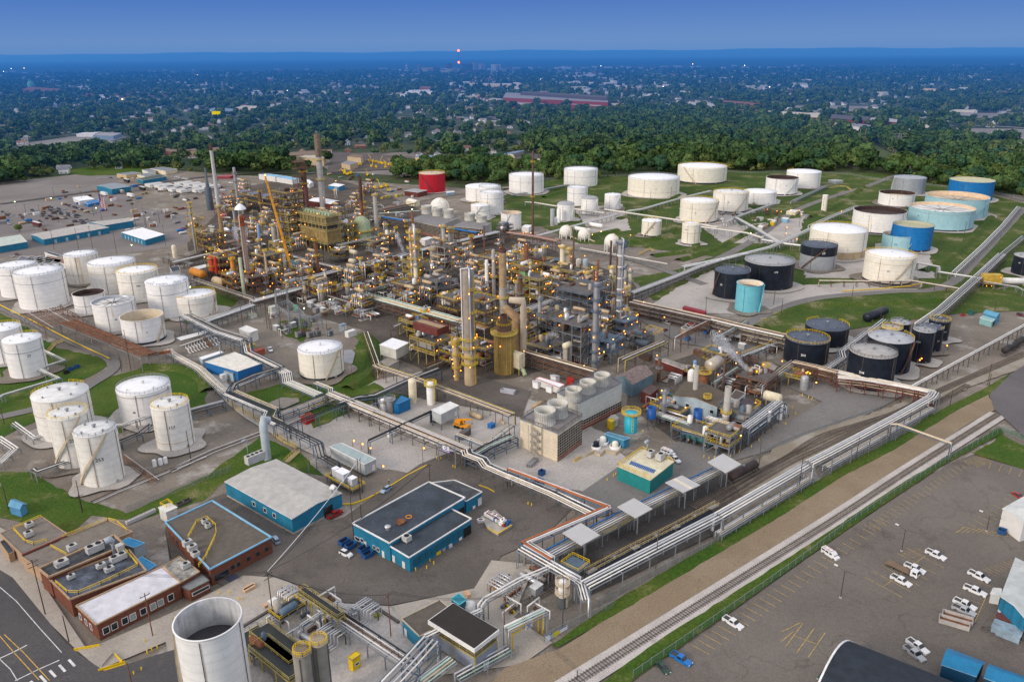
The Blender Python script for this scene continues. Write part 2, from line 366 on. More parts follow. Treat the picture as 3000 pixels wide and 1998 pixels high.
sht('grass_ground',[prs(1100,470,1280,410,1460,400,1760,395,2100,402,2360,470,2360,640,2200,700,1900,722,1680,705,1500,690,1452,640,1560,620,1640,590,1480,570,1330,560,1240,520,1130,530,1080,505)],GRASD)
sht('grass_slope',[prs(1730,740,1840,692,2000,690,2200,682,2360,655,2360,715,2200,722,2090,738,1900,765,1760,790)],GRASD)
sht('gravel_pad',[prs(1500,700,1560,660,1640,620,1660,690,1860,655,2000,650,2130,650,2100,670,1900,680,1760,725,1600,720),prs(1560,480,1660,460,1700,520,1850,500,1830,560,1660,560),prs(1840,590,1960,590,2130,560,2150,640,1850,640),prs(1320,480,1430,470,1450,530,1360,540)],PG)
sht('plant_road',[prs(540,1335,640,1215,700,1215,790,1190,965,1068,1060,1030,1180,1108,1320,1165,1250,1235,1150,1280,1110,1350,900,1392,770,1385,650,1335),prs(380,1215,480,1150,515,1135,665,1228,640,1290,520,1350,390,1290),prs(1150,950,880,900,1010,840,1220,900,1200,960)],ASPH)
sht('plant_road',[prs(1290,1165,1420,1075,1560,1015,1700,1050,1560,1110,1480,1160,1380,1190),prs(1470,1160,1700,1040,1890,925,1810,890,1840,870,2030,880,2120,890,1900,1000,1690,1060,1500,1180),prs(1480,705,1560,730,1700,760,1790,780,1700,840,1640,800,1560,790,1460,730)],ROADM)
stp('plant_road',prs(2354,478,2250,590,2170,660,2040,672,1860,690,1720,745,1620,800),7,ROADM)
stp('plant_road',prs(1460,690,1560,640,1720,560,1840,480,1990,430,2110,398,2354,462),7,ROADM)
stp('plant_road',prs(1220,560,1340,575,1460,600,1620,655),7,ROADM)
stp('plant_road',prs(0,705,130,770,260,832,200,890,120,930,0,960),6,ROADM)
stp('plant_road',prs(420,590,520,560,700,520,1000,455,1180,430),10,YARD)
stp('gravel_path',prs(480,860,560,940,640,990,760,1050),7,PG)
stp('plant_road',prs(0,470,150,450,330,425,560,400,800,400),9,DARKA)
sht('concrete_paving',[prs(560,1325,640,1330,770,1388,900,1396,1090,1355,1130,1290,1230,1300,1180,1420,1270,1480,1200,1530,900,1568,560,1568,400,1568,380,1470,500,1360),prs(190,1500,420,1400,560,1325,620,1345,470,1440,330,1500,220,1545)],CONCG)
sht('yard_ground',[prs(560,1400,690,1380,800,1390,900,1400,960,1500,1000,1600,600,1600)],PG)
sht('pavement',[prs(-60,1180,20,1225,190,1480,230,1540,180,1500,-60,1260)],CONCG)
sht('street',[prs(-80,1265,30,1330,160,1490,240,1545,420,1490,500,1600,-80,1700)],DARKA)
LINEY=P('yellow_road_paint',(.6,.36,.06),var=.3,scale=1.);LINEW=P('white_road_paint',(.66,.66,.64),var=.3,scale=1.)
win(0,1450,2.861)
def srp(bm,pts,w=.14,z=None):
 z=.012*(LY[0]+1)if z is None else z
 Q=[V2(p if isinstance(p,Vector)else G(*p),z)for p in pts];a,c=ofs(Q,w/2),ofs(Q,-w/2)
 for i in rng(len(Q)-1):bm.qd(V2(c[i],z),V2(c[i+1],z),V2(a[i+1],z),V2(a[i],z))
b=MB()
for s in(prs(0,1190,120,1330,330,1560),prs(40,1180,200,1330,420,1568)):srp(b,s,.2)
stt(b,'centre_line',LINEY);b=MB()
srp(b,prs(-10,1385,110,1330,230,1268),.35);srp(b,prs(0,1385,90,1470,150,1568),.2)
for k in rng(6):x,y=420+80*(2-k)-60,1390+45*k;srp(b,((x+60-20*k*0,y),(x+110,y+55)),.6)
srp(b,prs(130,1568,330,1470,500,1395),.3);srp(b,prs(0,780,140,900,330,1120,520,1330),.2)
stt(b,'crossing_marking',LINEW)
win(2300,1100,3.364)
W0=lambda F_:((F_[0]-2300)*3.364,(F_[1]-1100)*3.364)
sht('rail_yard_ground',[prs(-1000,1250,0,690,560,470,1050,320,1480,90,2000,-60,2360,-230,2360,-70,1900,90,1480,270,400,790,0,1010,-800,1480)],DIRT)
sht('grass_verge',[[W0((1615,1893)),W0((1800,1765)),(0,1240),(560,905),(1180,585),(1400,415),(1980,128),(2230,-20),(2050,205),(1720,345),(1080,745),(560,1015),(0,1378),W0((1800,1808)),W0((1632,1902))]],GRASS)
sht('gravel_road',[[W0((1480,1960)),W0((1640,1905)),W0((1800,1806)),(0,1375),(560,1010),(1080,740),(1700,350),(2000,200),(2080,340),(1800,490),(1440,730),(1050,970),(560,1335),(240,1520),W0((1800,1915)),W0((1690,1990)),W0((1600,2050)),W0((1400,2050))]],BROWN)
TRK=[W0((1640,2032)),W0((1708,1989)),(370,1505),(1225,945),(2100,392)]
stp('rail_ballast',TRK,6.6,BALL)
win(1500,1350,2.24);sht('loading_lane',[prs(300,640,700,425,1000,262,1400,60,1500,240,1344,480,700,800,520,880,420,760)],gmt('oil_dark_ballast',(.055,.052,.05),(.09,.085,.08),(.13,.12,.11),s1=.06,s2=.2,s3=1.6,fine=.3));win(2300,1100,3.364)
sht('grass_verge',[[W0((1740,2022)),W0((1900,1900)),W0((2300,1643)),(505,1500),(1140,1080),(1560,830),(2110,520),(2150,575),(1580,880),(1000,1260),(620,1520),W0((2300,1682)),W0((1900,1963)),W0((1835,2012))]],GRASS)
sht('parking_lot',[[W0((1850,2014)),W0((2300,1686)),(630,1525),(1000,1275),(1620,880),(1840,790),(2150,880),(2500,980),W0((3300,1500)),W0((3300,2200))]],LOT)
sht('grass_corner',[prs(1850,785,2135,590,2500,780,2500,975,2150,875)],GRASS)
sht('access_road',[prs(2230,-10,2010,200,2060,345,2115,392,2360,615,2600,800,2700,-300,2400,-120)],gmt('lilac_grey_asphalt',(.125,.118,.125),(.15,.14,.145),(.1,.095,.1),s1=.03,s2=.09,s3=1.8,fine=.2))
b=MB()
for a_,c_ in(prs(1840,790,2140,590),prs(1000,1285,1840,770)):srp(b,(a_,c_),.5,.14)
stt(b,'kerb',CO)
LINEO=P('faded_yellow_paint',(.52,.36,.1),var=.4,scale=1.2)
b=MB();win(2300,1100,3.364)
k=24
for i in rng(k):
 t=i/(k-1);x,y=1760-t*980,850+t*640;srp(b,((x,y),(x+62+60*t,y+52+10*t)),.13)
for i in rng(10):x,y=1770+16*i,850-6*i;srp(b,((x,y),(x+130,y+70)),.12)
for i in rng(4):x,y=2030+100*i,870+26*i;srp(b,((x,y),(x-28,y+62)),.12)
for i in rng(9):
 t=i/8;x,y=2200-400*t,1185+285*t;srp(b,((x,y),(x+140,y+70)),.11)
win(2300,1500,1.8)
for i in rng(29):
 t=i/15;x,y=520-545*t,25+365*t;srp(b,((x,y),(x+52+24*t,y+27+14*t)),.15)
for i in rng(6):x,y=635-36*i*1.2,195+25*i*1.25;srp(b,((x,y),(x+200,y+108)),.12)
srp(b,prs(738,238,522,398),.12)
for i in rng(5):srp(b,((600+20*i,232-8*i),(690+14*i,250-10*i)),.1)
for s in(prs(0,720,92,596,78,592,-20,640),prs(60,750,152,622),prs(120,775,210,645),prs(48,662,165,705),prs(-20,690,40,640)):srp(b,s,.16)
for i in rng(9):srp(b,((1040+18*i,300-6*i+8),(1110+18*i,345-8*i)),.1)
srp(b,prs(895,118,945,85,1090,130,1259,142),.12)
for i in rng(14):srp(b,((905+26*i,115+i*.6),(945+26*i,88+3*i)),.1)
srp(b,prs(1055,460,1000,585),.14)
for i in rng(4):srp(b,((1015-30*i,375+75*i*.6),(1078-24*i,400+78*i*.6)),.1)
stt(b,'parking_marking',LINEO)
TIE=P('weathered_sleeper',(.16,.135,.115),ro=.9,var=.3);RAILM=P('worn_rail_steel',(.12,.1,.09),ro=.5,metal=.4)
def trk(path,name='railway_track',label='',gp=None,au=1,tie=1):
 Q=smt([V2(p if isinstance(p,Vector)else G(*p))for p in path],5);Q=[V2(q,.012*LY[0]+.03)for q in Q]
 t=tng(name,label,'railway track',Q[0],gp,au)
 for s in(-1,1):
  b=MB();O=[Vc(q)+Vc((0,0,.24))for q in ofs(Q,.75*s)]
  for a,c in zip(O,O[1:]):b.bar(a,c,.13)
  b.bl_('rail',RAILM,t)
 if tie:
  b=MB();acc=.0
  for a,c in zip(Q,Q[1:]):
   d=(c-a);L=d.length;ang=atan2(d.y,d.x)
   while acc<L:
    p=a+d*(acc/L);b.box((p.x,p.y,p.z),(.26,2.6,.17),ang);acc+=.95
   acc-=L
  o=b.bl_('sleepers',TIE,t)
 return t
win(2300,1100,3.364)
trk(TRK,label='single railway track on pale ballast beside the parking lot',au=0)
trk(prs(-900,1310,-100,880,300,690,620,545,1100,370,1500,180,2360,-190),label='siding with a turnout by the refinery road fence',au=0)
trk(prs(-800,1340,0,830,330,620,700,500,1000,410),label='curved siding joining the turnout in the weedy rail yard',au=0)
trk(prs(-800,1380,0,900,330,740,700,560,1150,355,1500,165,2360,-215),label='straight middle siding under the paired white pipes',au=0)
trk(prs(-2600,2280,-1250,1560,0,1040,750,640,1400,330,1800,100),label='loading siding that runs below the white pipe bridge',au=0)
def brm(path,w=9.,h=1.8,name='grass_bund',closed=0):
 Q=[V2(G(*p))for p in path];Q=smt(Q,5);b=MB()
 rows=[ofs(Q,w/2),ofs(Q,w*.12),ofs(Q,-w*.12),ofs(Q,-w/2)];zz=(-.05,h,h,-.05)
 for k in rng(3):
  for i in rng(len(Q)-1):b.qd(V2(rows[k][i],zz[k]),V2(rows[k+1][i],zz[k+1]),V2(rows[k+1][i+1],zz[k+1]),V2(rows[k][i+1],zz[k]))
 o=b.bl_(name,GRASD,None,(0,0,0));o['kind']='structure'
 for p in o.data.polygons:
  if p.normal.z<0:p.flip()
D()
for p in(prs(1420,505,1500,480,1560,450),prs(1440,560,1530,545,1560,520,1600,570,1500,590),prs(1250,455,1340,430,1440,415),prs(1560,600,1640,575,1700,545,1740,520),prs(1700,545,1760,520,1790,495),prs(2120,625,2190,590,2280,500),prs(1740,755,1850,705,2000,700,2190,690),prs(1860,500,1930,470,1985,430),prs(1780,425,1850,415),prs(1350,545,1420,530),prs(800,895,850,860,860,800,835,772),prs(480,900,470,870,420,848,330,845),prs(210,1000,280,985)):
 brm(p)
def txm(txt,size,name='number'):
 cu=bpy.data.curves.new('number','FONT');cu.body=txt;cu.size=size;cu.align_x='CENTER';cu.resolution_u=2;cu.offset=size*.018
 ob=bpy.data.objects.new('number',cu);COL.objects.link(ob);dg=bpy.context.evaluated_depsgraph_get();dg.update()
 me=bpy.data.meshes.new_from_object(ob.evaluated_get(dg));bpy.data.objects.remove(ob);bpy.data.curves.remove(cu)
 return me
INK=P('black_stencil_paint',(.02,.02,.02));INKW=P('white_stencil_paint',(.8,.8,.78))
def ctx(t,C,r,z,txt,size,a,ink):
 me=txm(txt,size)
 for v in me.vertices:
  x,y=v.co.x,v.co.y;q=a+x/r;v.co=Vc(((r+.05)*cos(q),(r+.05)*sin(q),z+y))
 me.materials.clear();me.materials.append(ink);o=bpy.data.objects.new('number',me);COL.objects.link(o);o.parent=t;return o
TKB=[]
def tk(xl,xr,yt,yb,label,m=None,roof='cone',rm=None,bnd=None,bm=None,rl_=None,arc=None,sr=None,sm=None,num=None,na=.0,nz=.55,ns=None,dp_=None,im=None,gdr=(),name='storage_tank',pad=1,seg=48,top2=None,gp=None):
 C,r,h=scy(xl,xr,yt,yb);m=m or WH;rm=rm or RW;fa=atan2(-C.y,-C.x)
 TKB.append((C.x,C.y,r+1.5));t=tng(name,label,'storage tank',C,gp or'storage tanks of the refinery');z0=.0;b=MB()
 if bnd:bb=MB();bb.lth(C,[(r,0),(r,bnd*h),(r-.05,bnd*h)],seg);bb.bl_('base_band',bm or BL,t);z0=bnd*h
 b.lth(C,[(r+.015,z0),(r+.015,h)],seg)
 if roof in('open','float'):
  d=dp_ or h*.25;b.lth(C,[(r,h),(r+.28,h+.02),(r+.28,h-.25),(r,h-.3)],seg);b.lth(C,[(r,h),(r-.12,h),(r-.14,h-d)],seg,1)
  b.bl_('shell',[m,im or TAN],t);fb=MB();fb.lth(C,[(r-.15,h-d),(r*.88,h-d+.02),(r*.87,h-d+.3*(roof=='float')),(.01,h-d+.1)],seg);fb.bl_('floating_roof',rm,t)
  if roof=='float':
   lb=MB()
   for k in rng(10):
    q=2*PI*k/10;lb.bar(C+Vc((r*.86*cos(q),r*.86*sin(q),h-d+.3)),C+Vc((.5*cos(q),.5*sin(q),h-d+.45)),.25)
   lb.bl_('roof_rib',ST,t)
 else:
  b.bl_('shell',[m],t);rb=MB();k={'cone':.07,'dome':.28,'flat':.015}[roof]*r
  if roof=='dome':rb.lth(C,[(r*cos(i*PI/12)+.01,h+k*sin(i*PI/12))for i in rng(7)],seg)
  else:rb.lth(C,[(r,h-.25),(r+.12,h-.2),(r+.1,h),(r*.5,h+k*.6),(.6,h+k),(.02,h+k+.02)],seg)
  rb.bl_('roof',rm,t)
  if r>3:
   vb=MB();vb.lth(C+Vc((0,0,h+k)),prs(.45,0,.45,.8,.8,.85,.8,1.1,.02,1.3),10)
   for i in rng(4):
    q=fa+.5+1.6*i;p=C+Vc((r*.72*cos(q),r*.72*sin(q),h+.1));vb.lth(p,prs(.3,0,.3,.7,.5,.75,.02,.95),8)
   vb.bl_('roof_vent',RA if rm is RW else RG,t)
 if top2:tb=MB();tb.lth(C,[(r+.03,h*top2[0]),(r+.03,h*top2[1])],seg);tb.bl_('shell_band',top2[2],t)
 for g in gdr:gb=MB();gb.lth(C,[(r,h*g-.12),(r+.16,h*g-.1),(r+.16,h*g+.1),(r,h*g+.12)],seg);gb.bl_('wind_girder',TAN if m in(WW_,CM,RSW)else(RG if m is not BL else ST),t)
 for q in(fa+1.05,fa-.35):pb=MB();p=C+Vc(((r+.15)*cos(q),(r+.15)*sin(q),0));pb.tb_([p+Vc((0,0,.4)),p+Vc((0,0,h*.97))],.09,5);pb.bl_('riser_pipe',BR if m in(WH,WW_,CM,RSW)else ST,t)
 if rl_:
  hb=MB();arcs=arc or[(0,2*PI)]
  for a0,a1 in arcs:hb.rrl(C,r-.15,h,1.15,.13 if dpt(C)<420 else .18,0,fa+a0,fa+a1,36 if r>9 else 20)
  hb.bl_('handrail',rl_,t)
 if sr is not None:
  sb=MB();a0,da=sr;n=16;Pa,Pb=[],[]
  for i in rng(n+1):
   q=fa+a0+da*i/n;z=.3+(h-.3)*i/n;Pa.append(C+Vc(((r+.1)*cos(q),(r+.1)*sin(q),z)));Pb.append(C+Vc(((r+.95)*cos(q),(r+.95)*sin(q),z)))
  for i in rng(n):sb.qd(Pa[i],Pb[i],Pb[i+1],Pa[i+1]);sb.qd(Pb[i]-Vc((0,0,.25)),Pb[i+1]-Vc((0,0,.25)),Pb[i+1]+Vc((0,0,1.)),Pb[i]+Vc((0,0,1.)))
  sb.bl_('spiral_stair',sm or(TAN if m in(WW_,CM,RSW)else RA),t)
 if num:ctx(t,C,r,h*nz,num,(ns or max(1.3,h*.13))*.68,fa+na,INKW if m in(BL,RED,BLUE)else INK)
 ab=MB();q=fa+.6;p=C+Vc(((r+.05)*cos(q),(r+.05)*sin(q),1.2));ab.tb_([p,p+Vc((cos(q),sin(q),0))*.35],.55,10,0,1,1);ab.bl_('manhole',CO if m is not BL else ST,t)
 if pad and dpt(C)<900:
  pb=MB();k=40;ph=rnd()*6;rr=[r*1.1+4+1.2*sin(.471*i+ph)+1.1*sin(.785*i-ph)for i in rng(k)]
  pb.add([(C.x+rr[i]*cos(2*PI*i/k),C.y+rr[i]*sin(2*PI*i/k),.012*LY[0]+.02+.002*len(TKB))for i in rng(k)],[tuple(range(k))])
  o=pb.bl_('gravel_pad',PG if len(TKB)%3 else YARD,None,(0,0,0));o['kind']='structure'
 if num:lnd('tank '+num,(C.x,C.y,h*.5))
 return t
Y=YEL;Gy=RG
ARC=lambda c,w:[(c-w/2,c+w/2)]
win(0,450)
tk(-60,430,1232,1660,'wide white cone roof tank cut by the photo edge',WH,rl_=Gy,gdr=(.78,),sr=None)
tk(140,730,1290,1797,'big plain white cone roof tank at the head of the rusty pipe bridge',WH,rl_=Gy,gdr=(.76,))
tk(720,1118,1112,1510,'white tank with one broad ochre rust streak down its side',RSW,rl_=Gy,gdr=(.35,))
tk(995,1553,1182,1617,'broad white tank with faint rust streaks behind tank 243',WW_,rl_=Gy,gdr=(.72,))
tk(1327,1810,1287,1700,'white tank numbered 243 with yellow rail round its roof',WW_,rl_=Y,gdr=(.7,),num='243',na=-.05,nz=.55)
tk(1660,2157,1398,1897,'white tank with short grey rail sections on its roof edge',WH,rl_=Gy,arc=prs(-1.2,-.7,-.5,0,.3,.7,.9,1.3,2,4),gdr=(.7,))
win(500,800)
tk(35,513,182,522,'white tank numbered 57 with a yellow rail, nearest the pipe trestle',WW_,rl_=Y,num='57',na=-.3,nz=.36,gdr=(.72,),sr=(.75,.5))
win(0,800)
tk(825,1197,182,475,'small white open top tank with a dark rusty inside',WH,'open',DI,dp_=2.6,im=DI,gdr=(.45,))
tk(1045,1530,258,682,'white open top tank numbered 66 with a pale floating roof near its rim',WH,'float',RA,dp_=1.6,im=GREYT,num='66',nz=.45,sr=(1.1,.7))
tk(1370,1870,420,835,'white open top tank numbered 11 with a tan inside and dark base',WH,'open',GY_,bnd=.13,dp_=6.5,im=TAN,num='11',na=.12,nz=.48,sr=(.45,.9),sm=BEIG)
tk(-190,240,570,1045,'white yellow railed tank half out of the photo',WH,rl_=Y,arc=ARC(PI,3.4),gdr=(.75,))
tk(18,475,690,1215,'white cone roof tank standing in grass by the zigzag white pipe',WH,rl_=Y,arc=ARC(PI-.5,1.2),gdr=(.72,),num='23',na=.15,nz=.6)
win(0,1100)
tk(345,1015,90,760,'largest of the near white tanks with yellow rail only at the back',WW_,rl_=Y,arc=[(PI+.2,PI+1.3),(PI-1.1,PI-.4)],gdr=(.62,),rm=RA,name='storage_tank')
tk(1325,1950,12,575,'white tank numbered 58 with a grey rail right round its roof',WH,rl_=Gy,num='58',na=-.5,nz=.42,gdr=(.9,),sr=(.35,.8))
tk(532,1010,350,1075,'white tank numbered 251 between 253 and the largest tank',WW_,rl_=Y,rm=RA,num='251',na=-.0,nz=.55,sr=(-1.4,1.9),sm=BEIG)
tk(830,1330,525,1287,'white tank numbered 253, closest of the near tank group',WW_,rl_=Gy,rm=RA,num='253',na=-.05,nz=.52,sr=(-1.45,1.9),sm=BEIG)
tk(1722,2170,237,872,'white tank numbered 117 with a bright yellow back rail',WW_,rl_=Y,rm=RA,num='117',na=-.1,nz=.55,gdr=(.2,))
win(500,800)
tk(1455,1970,765,1247,'clean white tank with dark base band alone by the grassy bund',CM,rl_=Gy,bnd=.12,sr=(.1,.75),num='27',na=.85,nz=.72,ns=1.3)
win(1000,450)
tk(888,1190,200,460,'red tank with a tan roof',RED,'flat',P('tan_tank_roof',(.62,.47,.33)),rl_=Y,arc=ARC(PI,3.4),sr=(.1,-1.1),sm=BR)
tk(1425,1800,340,562,'wide plain white tank behind two narrower white tanks',WH)
tk(1578,1830,358,600,'white railed tank hemmed in between two others',WH,rl_=Gy)
tk(1592,1860,420,707,'tall smooth white tank by the white dome',WH,rl_=Gy,gdr=(.75,))
tk(1487,1710,567,762,'small white tank with a yellow rail behind the cooling tower',WH,rl_=Y,arc=ARC(PI,3.6),gdr=(.6,),sr=(-.9,1.))
tk(1832,2065,655,887,'white open top tank with a cream inside',WH,'open',TAN,dp_=2.5,im=TAN,sr=(-.8,.7))
tk(1925,2325,212,482,'white tank behind the tall thin brown mast',WH,rl_=Gy,bnd=.07,gdr=(.7,))
win(1500,450)
tk(597,985,150,387,'white tank against the wood by the grassy slope',WH,rl_=Gy,gdr=(.6,))
tk(636,870,370,610,'white tank tucked behind two grey domed tanks',WH,rl_=Gy,gdr=(.72,))
tk(520,720,560,782,'white tank with a grey domed roof next to the grey silos',WH,'dome',GY_,sr=(.5,.6))
tk(795,990,497,706,'white tank with a grey domed roof and sloping stair',WH,'dome',GY_,sr=(.2,.8))
tk(1065,1253,453,657,'small white cone roof tank by the pipe crossing',WH,sr=(.1,.9))
tk(1335,1930,225,517,'very wide cream white tank with a low rust line',CM,rl_=Gy,gdr=(.3,),num='14',na=.1,nz=.5,ns=2)
tk(1906,2474,105,357,'very wide cream tank with yellow rail along the wood',CM,rl_=Y,bnd=.1,sr=(-.2,-.6),num='102',na=-.4,nz=.55,ns=1.8)
tk(1493,1720,742,970,'small white tank 43 with black base on a grass square',CM,rl_=Y,arc=ARC(PI,2),bnd=.13,sr=(-.8,1.1),num='43',na=.15,nz=.58,ns=2)
tk(1957,2170,782,1060,'tall narrow white tank with yellow rail and pipe loop',CM,rl_=Y,bnd=.09,gdr=(.6,),num='304',na=-.6,nz=.72,ns=1.6)
win(2000,450,4.48)
tk(-28,475,572,930,'white tank with black base and long sloping stair by the track',CM,rl_=Y,bnd=.1,gdr=(.72,),sr=(.35,1.),num='42',na=-.15,nz=.5,ns=2)
tk(405,875,465,790,'white rust edged tank with dark base behind the sloping pipes',WW_,rl_=Y,bnd=.1,sr=(.2,.9),num='40',na=-.1,nz=.55,ns=2,rm=RA)
tk(800,1237,458,672,'low plain white tank partly behind the rust edged one',WH)
tk(1098,1525,283,557,'white tank with a dark open top and black base',WH,'open',DI,bnd=.1,dp_=3,im=DI,sr=(.2,.9),num='38',na=.3,nz=.6,ns=1.8)
tk(1368,1825,202,467,'smooth white tank with a yellow corner platform by the fence',WH,rl_=Y,arc=ARC(PI+1,.6))
tk(1840,1915,540,775,'slim white silo tank',CM,'flat',name='silo',pad=0)
tk(1680,2445,910,1405,'huge white tank with a bare tan lower half',CM,rl_=Y,arc=ARC(PI,3.8),top2=(.0,.3,TV),num='51',na=-.1,nz=.6,ns=2)
tk(1558,2042,1142,1552,'grey tank with a black upper band numbered 23',GREYT,rm=NV,rl_=ST,arc=ARC(PI,4),top2=(.62,1.,BL),num=None,sr=(-.9,1.3),sm=BR)
ctx(THS[-1][0],*scy(1558,2042,1142,1552)[:2],scy(1558,2042,1142,1552)[2]*.74,'23',2.2,atan2(-1,-.75)+.55,INKW)
tk(815,1480,1322,1810,'broad black tank numbered 613 with a pale grey roof',BL,rm=GY_,rl_=Gy,num='613',na=.3,nz=.72)
win(1850,750)
tk(960,1370,112,512,'black tank numbered 22 with a dark blue roof',BL,rm=NV,rl_=Gy,arc=ARC(PI-.6,2.4),num='22',na=-.6,nz=.52,sr=(-1.3,.6),sm=BR)
tk(1212,1517,270,664,'teal open top tank with a cream inside',TEAL,'open',BR,dp_=3.2,im=P('cream_interior',(.72,.63,.5)),sr=(.9,.5),sm=TEAL)
win(2500,450,4.48)
tk(530,968,282,552,'bare grey metal tank by the fence road',GREYT,rm=GREYT,sr=(-1.6,.6))
tk(1262,1870,309,638,'bright blue tank with a pale olive roof by the wood',BLUE,'open',P('olive_roof',(.5,.5,.32)),dp_=.5,im=TAN,rl_=Y,arc=ARC(PI+.7,.3))
tk(340,822,478,702,'white open top tank with dark inner wall by the grey tank',WH,'open',TAN,dp_=4,im=DI,num='74',na=-.2,nz=.6,ns=2)
tk(950,1800,497,866,'pale teal open tank with a peach rim, the farther of two',LTEAL,'float',P('peach_roof',(.62,.52,.4)),dp_=4,im=P('peach_interior',(.66,.5,.34)),sr=(.5,.8),sm=LTEAL)
tk(735,1615,637,1027,'pale teal open tank with black base, the nearer of two',LTEAL,'float',RA,bnd=.1,dp_=2.6,im=P('peach_interior'),gdr=(.86,),num='70',na=-.7,nz=.62,ns=2)
tk(5,710,685,1068,'white tank with a dark purple brown open top',WH,'open',DI,bnd=.1,dp_=3,im=DI)
tk(523,1068,882,1302,'bright blue tank with a greenish open top',BLUE,'open',P('olive_interior',(.42,.42,.3)),bnd=.1,dp_=2.2,im=P('olive_interior'),sr=(-1.5,.3),sm=BLUE)
tk(388,820,1017,1300,'pale teal open tank numbered 729',LTEAL,'open',BR,dp_=3,im=TAN,num='729',na=-.1,nz=.45,ns=2.2,sr=(.5,.7),sm=LTEAL)
tk(160,838,1252,1738,'big cream tank numbered 50 with yellow roof rail and black base',CM,rl_=Y,bnd=.1,gdr=(.78,),sr=(.1,.9),num='50',na=.0,nz=.52,ns=2.2)
tk(2110,2560,1300,1625,'black tank with a pale roof cut by the photo edge',BL,rm=GY_,num='20',na=-.6,nz=.65)
win(2400,750)
tk(820,1058,724,932,'small black tank with a grey roof behind the yellow railed one',BL,rm=GY_,rl_=Gy,arc=ARC(PI+1,2.5),num='209',na=.6,nz=.5,ns=1.4)
tk(715,966,782,1000,'small black tank with a tan roof ringed by yellow rail',BL,rm=P('tan_grey_roof',(.46,.42,.33)),rl_=Y)
tk(-155,352,717,1067,'blue black tank behind 203 with broken yellow rails',BL,rm=NV,rl_=Y,arc=[(PI+.5,PI+1.4),(1.5,2.6)])
tk(1265,1518,697,992,'black tank with a yellow crown rail, farthest of three in a row',BL,rm=NV,rl_=Y,num='212',na=.7,nz=.5,ns=1.4)
tk(1145,1440,772,1112,'black tank with a slate roof, middle of three in a row',BL,rm=NV,rl_=Y,arc=ARC(1.3,.8),num='211',na=.8,nz=.5,ns=1.4)
tk(1080,1347,808,1246,'black tank with a pale roof, nearest of three in a row',BL,rm=GY_,rl_=Gy,num='1231',na=-.35,nz=.66,ns=1.6)
tk(563,1098,852,1372,'black tank with a pale sectioned roof and yellow rails behind 204',BL,rm=P('sectioned_grey_roof',(.42,.44,.47),ro=.5,seam=.35,rd=0),rl_=Y,arc=[(PI-.3,PI+1.6),(1.4,2.6)],sr=(.6,.7),sm=BR)
win(1850,750)
tk(1770,2286,862,1282,'black tank numbered 203 with a bright yellow rail all round',BL,rm=NV,rl_=Y,num='203',na=-.1,nz=.48,ns=2.2)
win(2400,750)
tk(350,906,1007,1565,'black tank numbered 204 with a grey sectioned roof',BL,rm=P('sectioned_tan_roof',(.4,.39,.37),seam=.3,rd=0),rl_=ST,num='204',na=-.35,nz=.5,ns=2.2)
win(500,1650,3.364)
tk(25,690,357,1560,'tall white open tank nearest the camera with a stained grey inside',WH,'open',P('wet_dark_floor',(.05,.05,.055),ro=.5),dp_=7.5,im=P('stained_grey_interior',(.42,.43,.44),var=.2,sk=.6,sl=(.12,.12,.12)),sr=(-1.3,-.8),sm=BEIG,seg=64)
t_=tk(1197,1386,800,1560,'tall grey silo with yellow top rail and ladder, nearer of two',P('grey_brown_silo',(.3,.275,.24),sk=.2),'flat',P('brown_silo_roof',(.25,.2,.14),ro=.9),rl_=Y,name='silo',pad=0,gp='grey silos')
t_=tk(1366,1546,705,1440,'tall grey silo with yellow top rail, farther of two',P('grey_brown_silo'),'flat',P('tan_silo_roof',(.42,.36,.27),ro=.9),rl_=Y,name='silo',pad=0,gp='grey silos')
def sphere(cx,cy,rp,yb,label,legs=8):
 C,r,h=scy(cx-rp,cx+rp,cy-rp,yb);c=V2(C,max(r*1.02,h-r));t=tng('spherical_tank',label,'spherical tank',C,'white spherical tanks');fa=atan2(-C.y,-C.x)
 MB().bll(c,r,28).bl_('shell',WW_,t);TKB.append((C.x,C.y,r))
 for k in rng(legs):
  q=2*PI*k/legs;p=C+Vc((r*.97*cos(q),r*.97*sin(q),0));MB().tb_([p,V2(p,c.z+.2)],.35,6).bl_('leg',WP,t)
 b=MB();q0=fa+.9
 for k in rng(10):
  e0,e1=-.6+k*.2,-.4+k*.2;A=[c+Vc((cos(q0)*cos(e),sin(q0)*cos(e),sin(e)))*(r+.4)for e in(e0,e1)];b.bar(A[0],A[1],.8)
 b.bar(c+Vc((cos(q0)*.8,sin(q0)*.8,-.55))*(r+.4),V2(C+Vc((cos(q0+.25),sin(q0+.25),0))*(r+4.5),0),.9);b.bl_('stair',BEIG,t)
 MB().rrl(c,r*.25,r*1.,1.1,.14,n=14).bl_('handrail',YEL,t);lnd('the '+label.split(',')[0],c)
win(1500,450)
sphere(620,885,73,985,'white sphere on legs, first of three');sphere(832,925,71,1015,'white sphere on legs, middle of three');sphere(1150,992,86,1140,'largest white sphere behind the striped tower')
win(1000,450)
sphere(1127,640,114,760,'big white ball tank by the red tank',6)
CATS=dict(stack='chimney',process_tank='tank',chemical_tank='tank',basin='tank',flare_mast='mast',shipping_container='container',office_trailer='trailer',process_column='column')
def lpt(t,p,r=.42,m=None):
 if rnd()<.5:return
 MB().bll(p,r*.62,6).bl_('lamp',m or(SO if rnd()<.85 else S2),t)
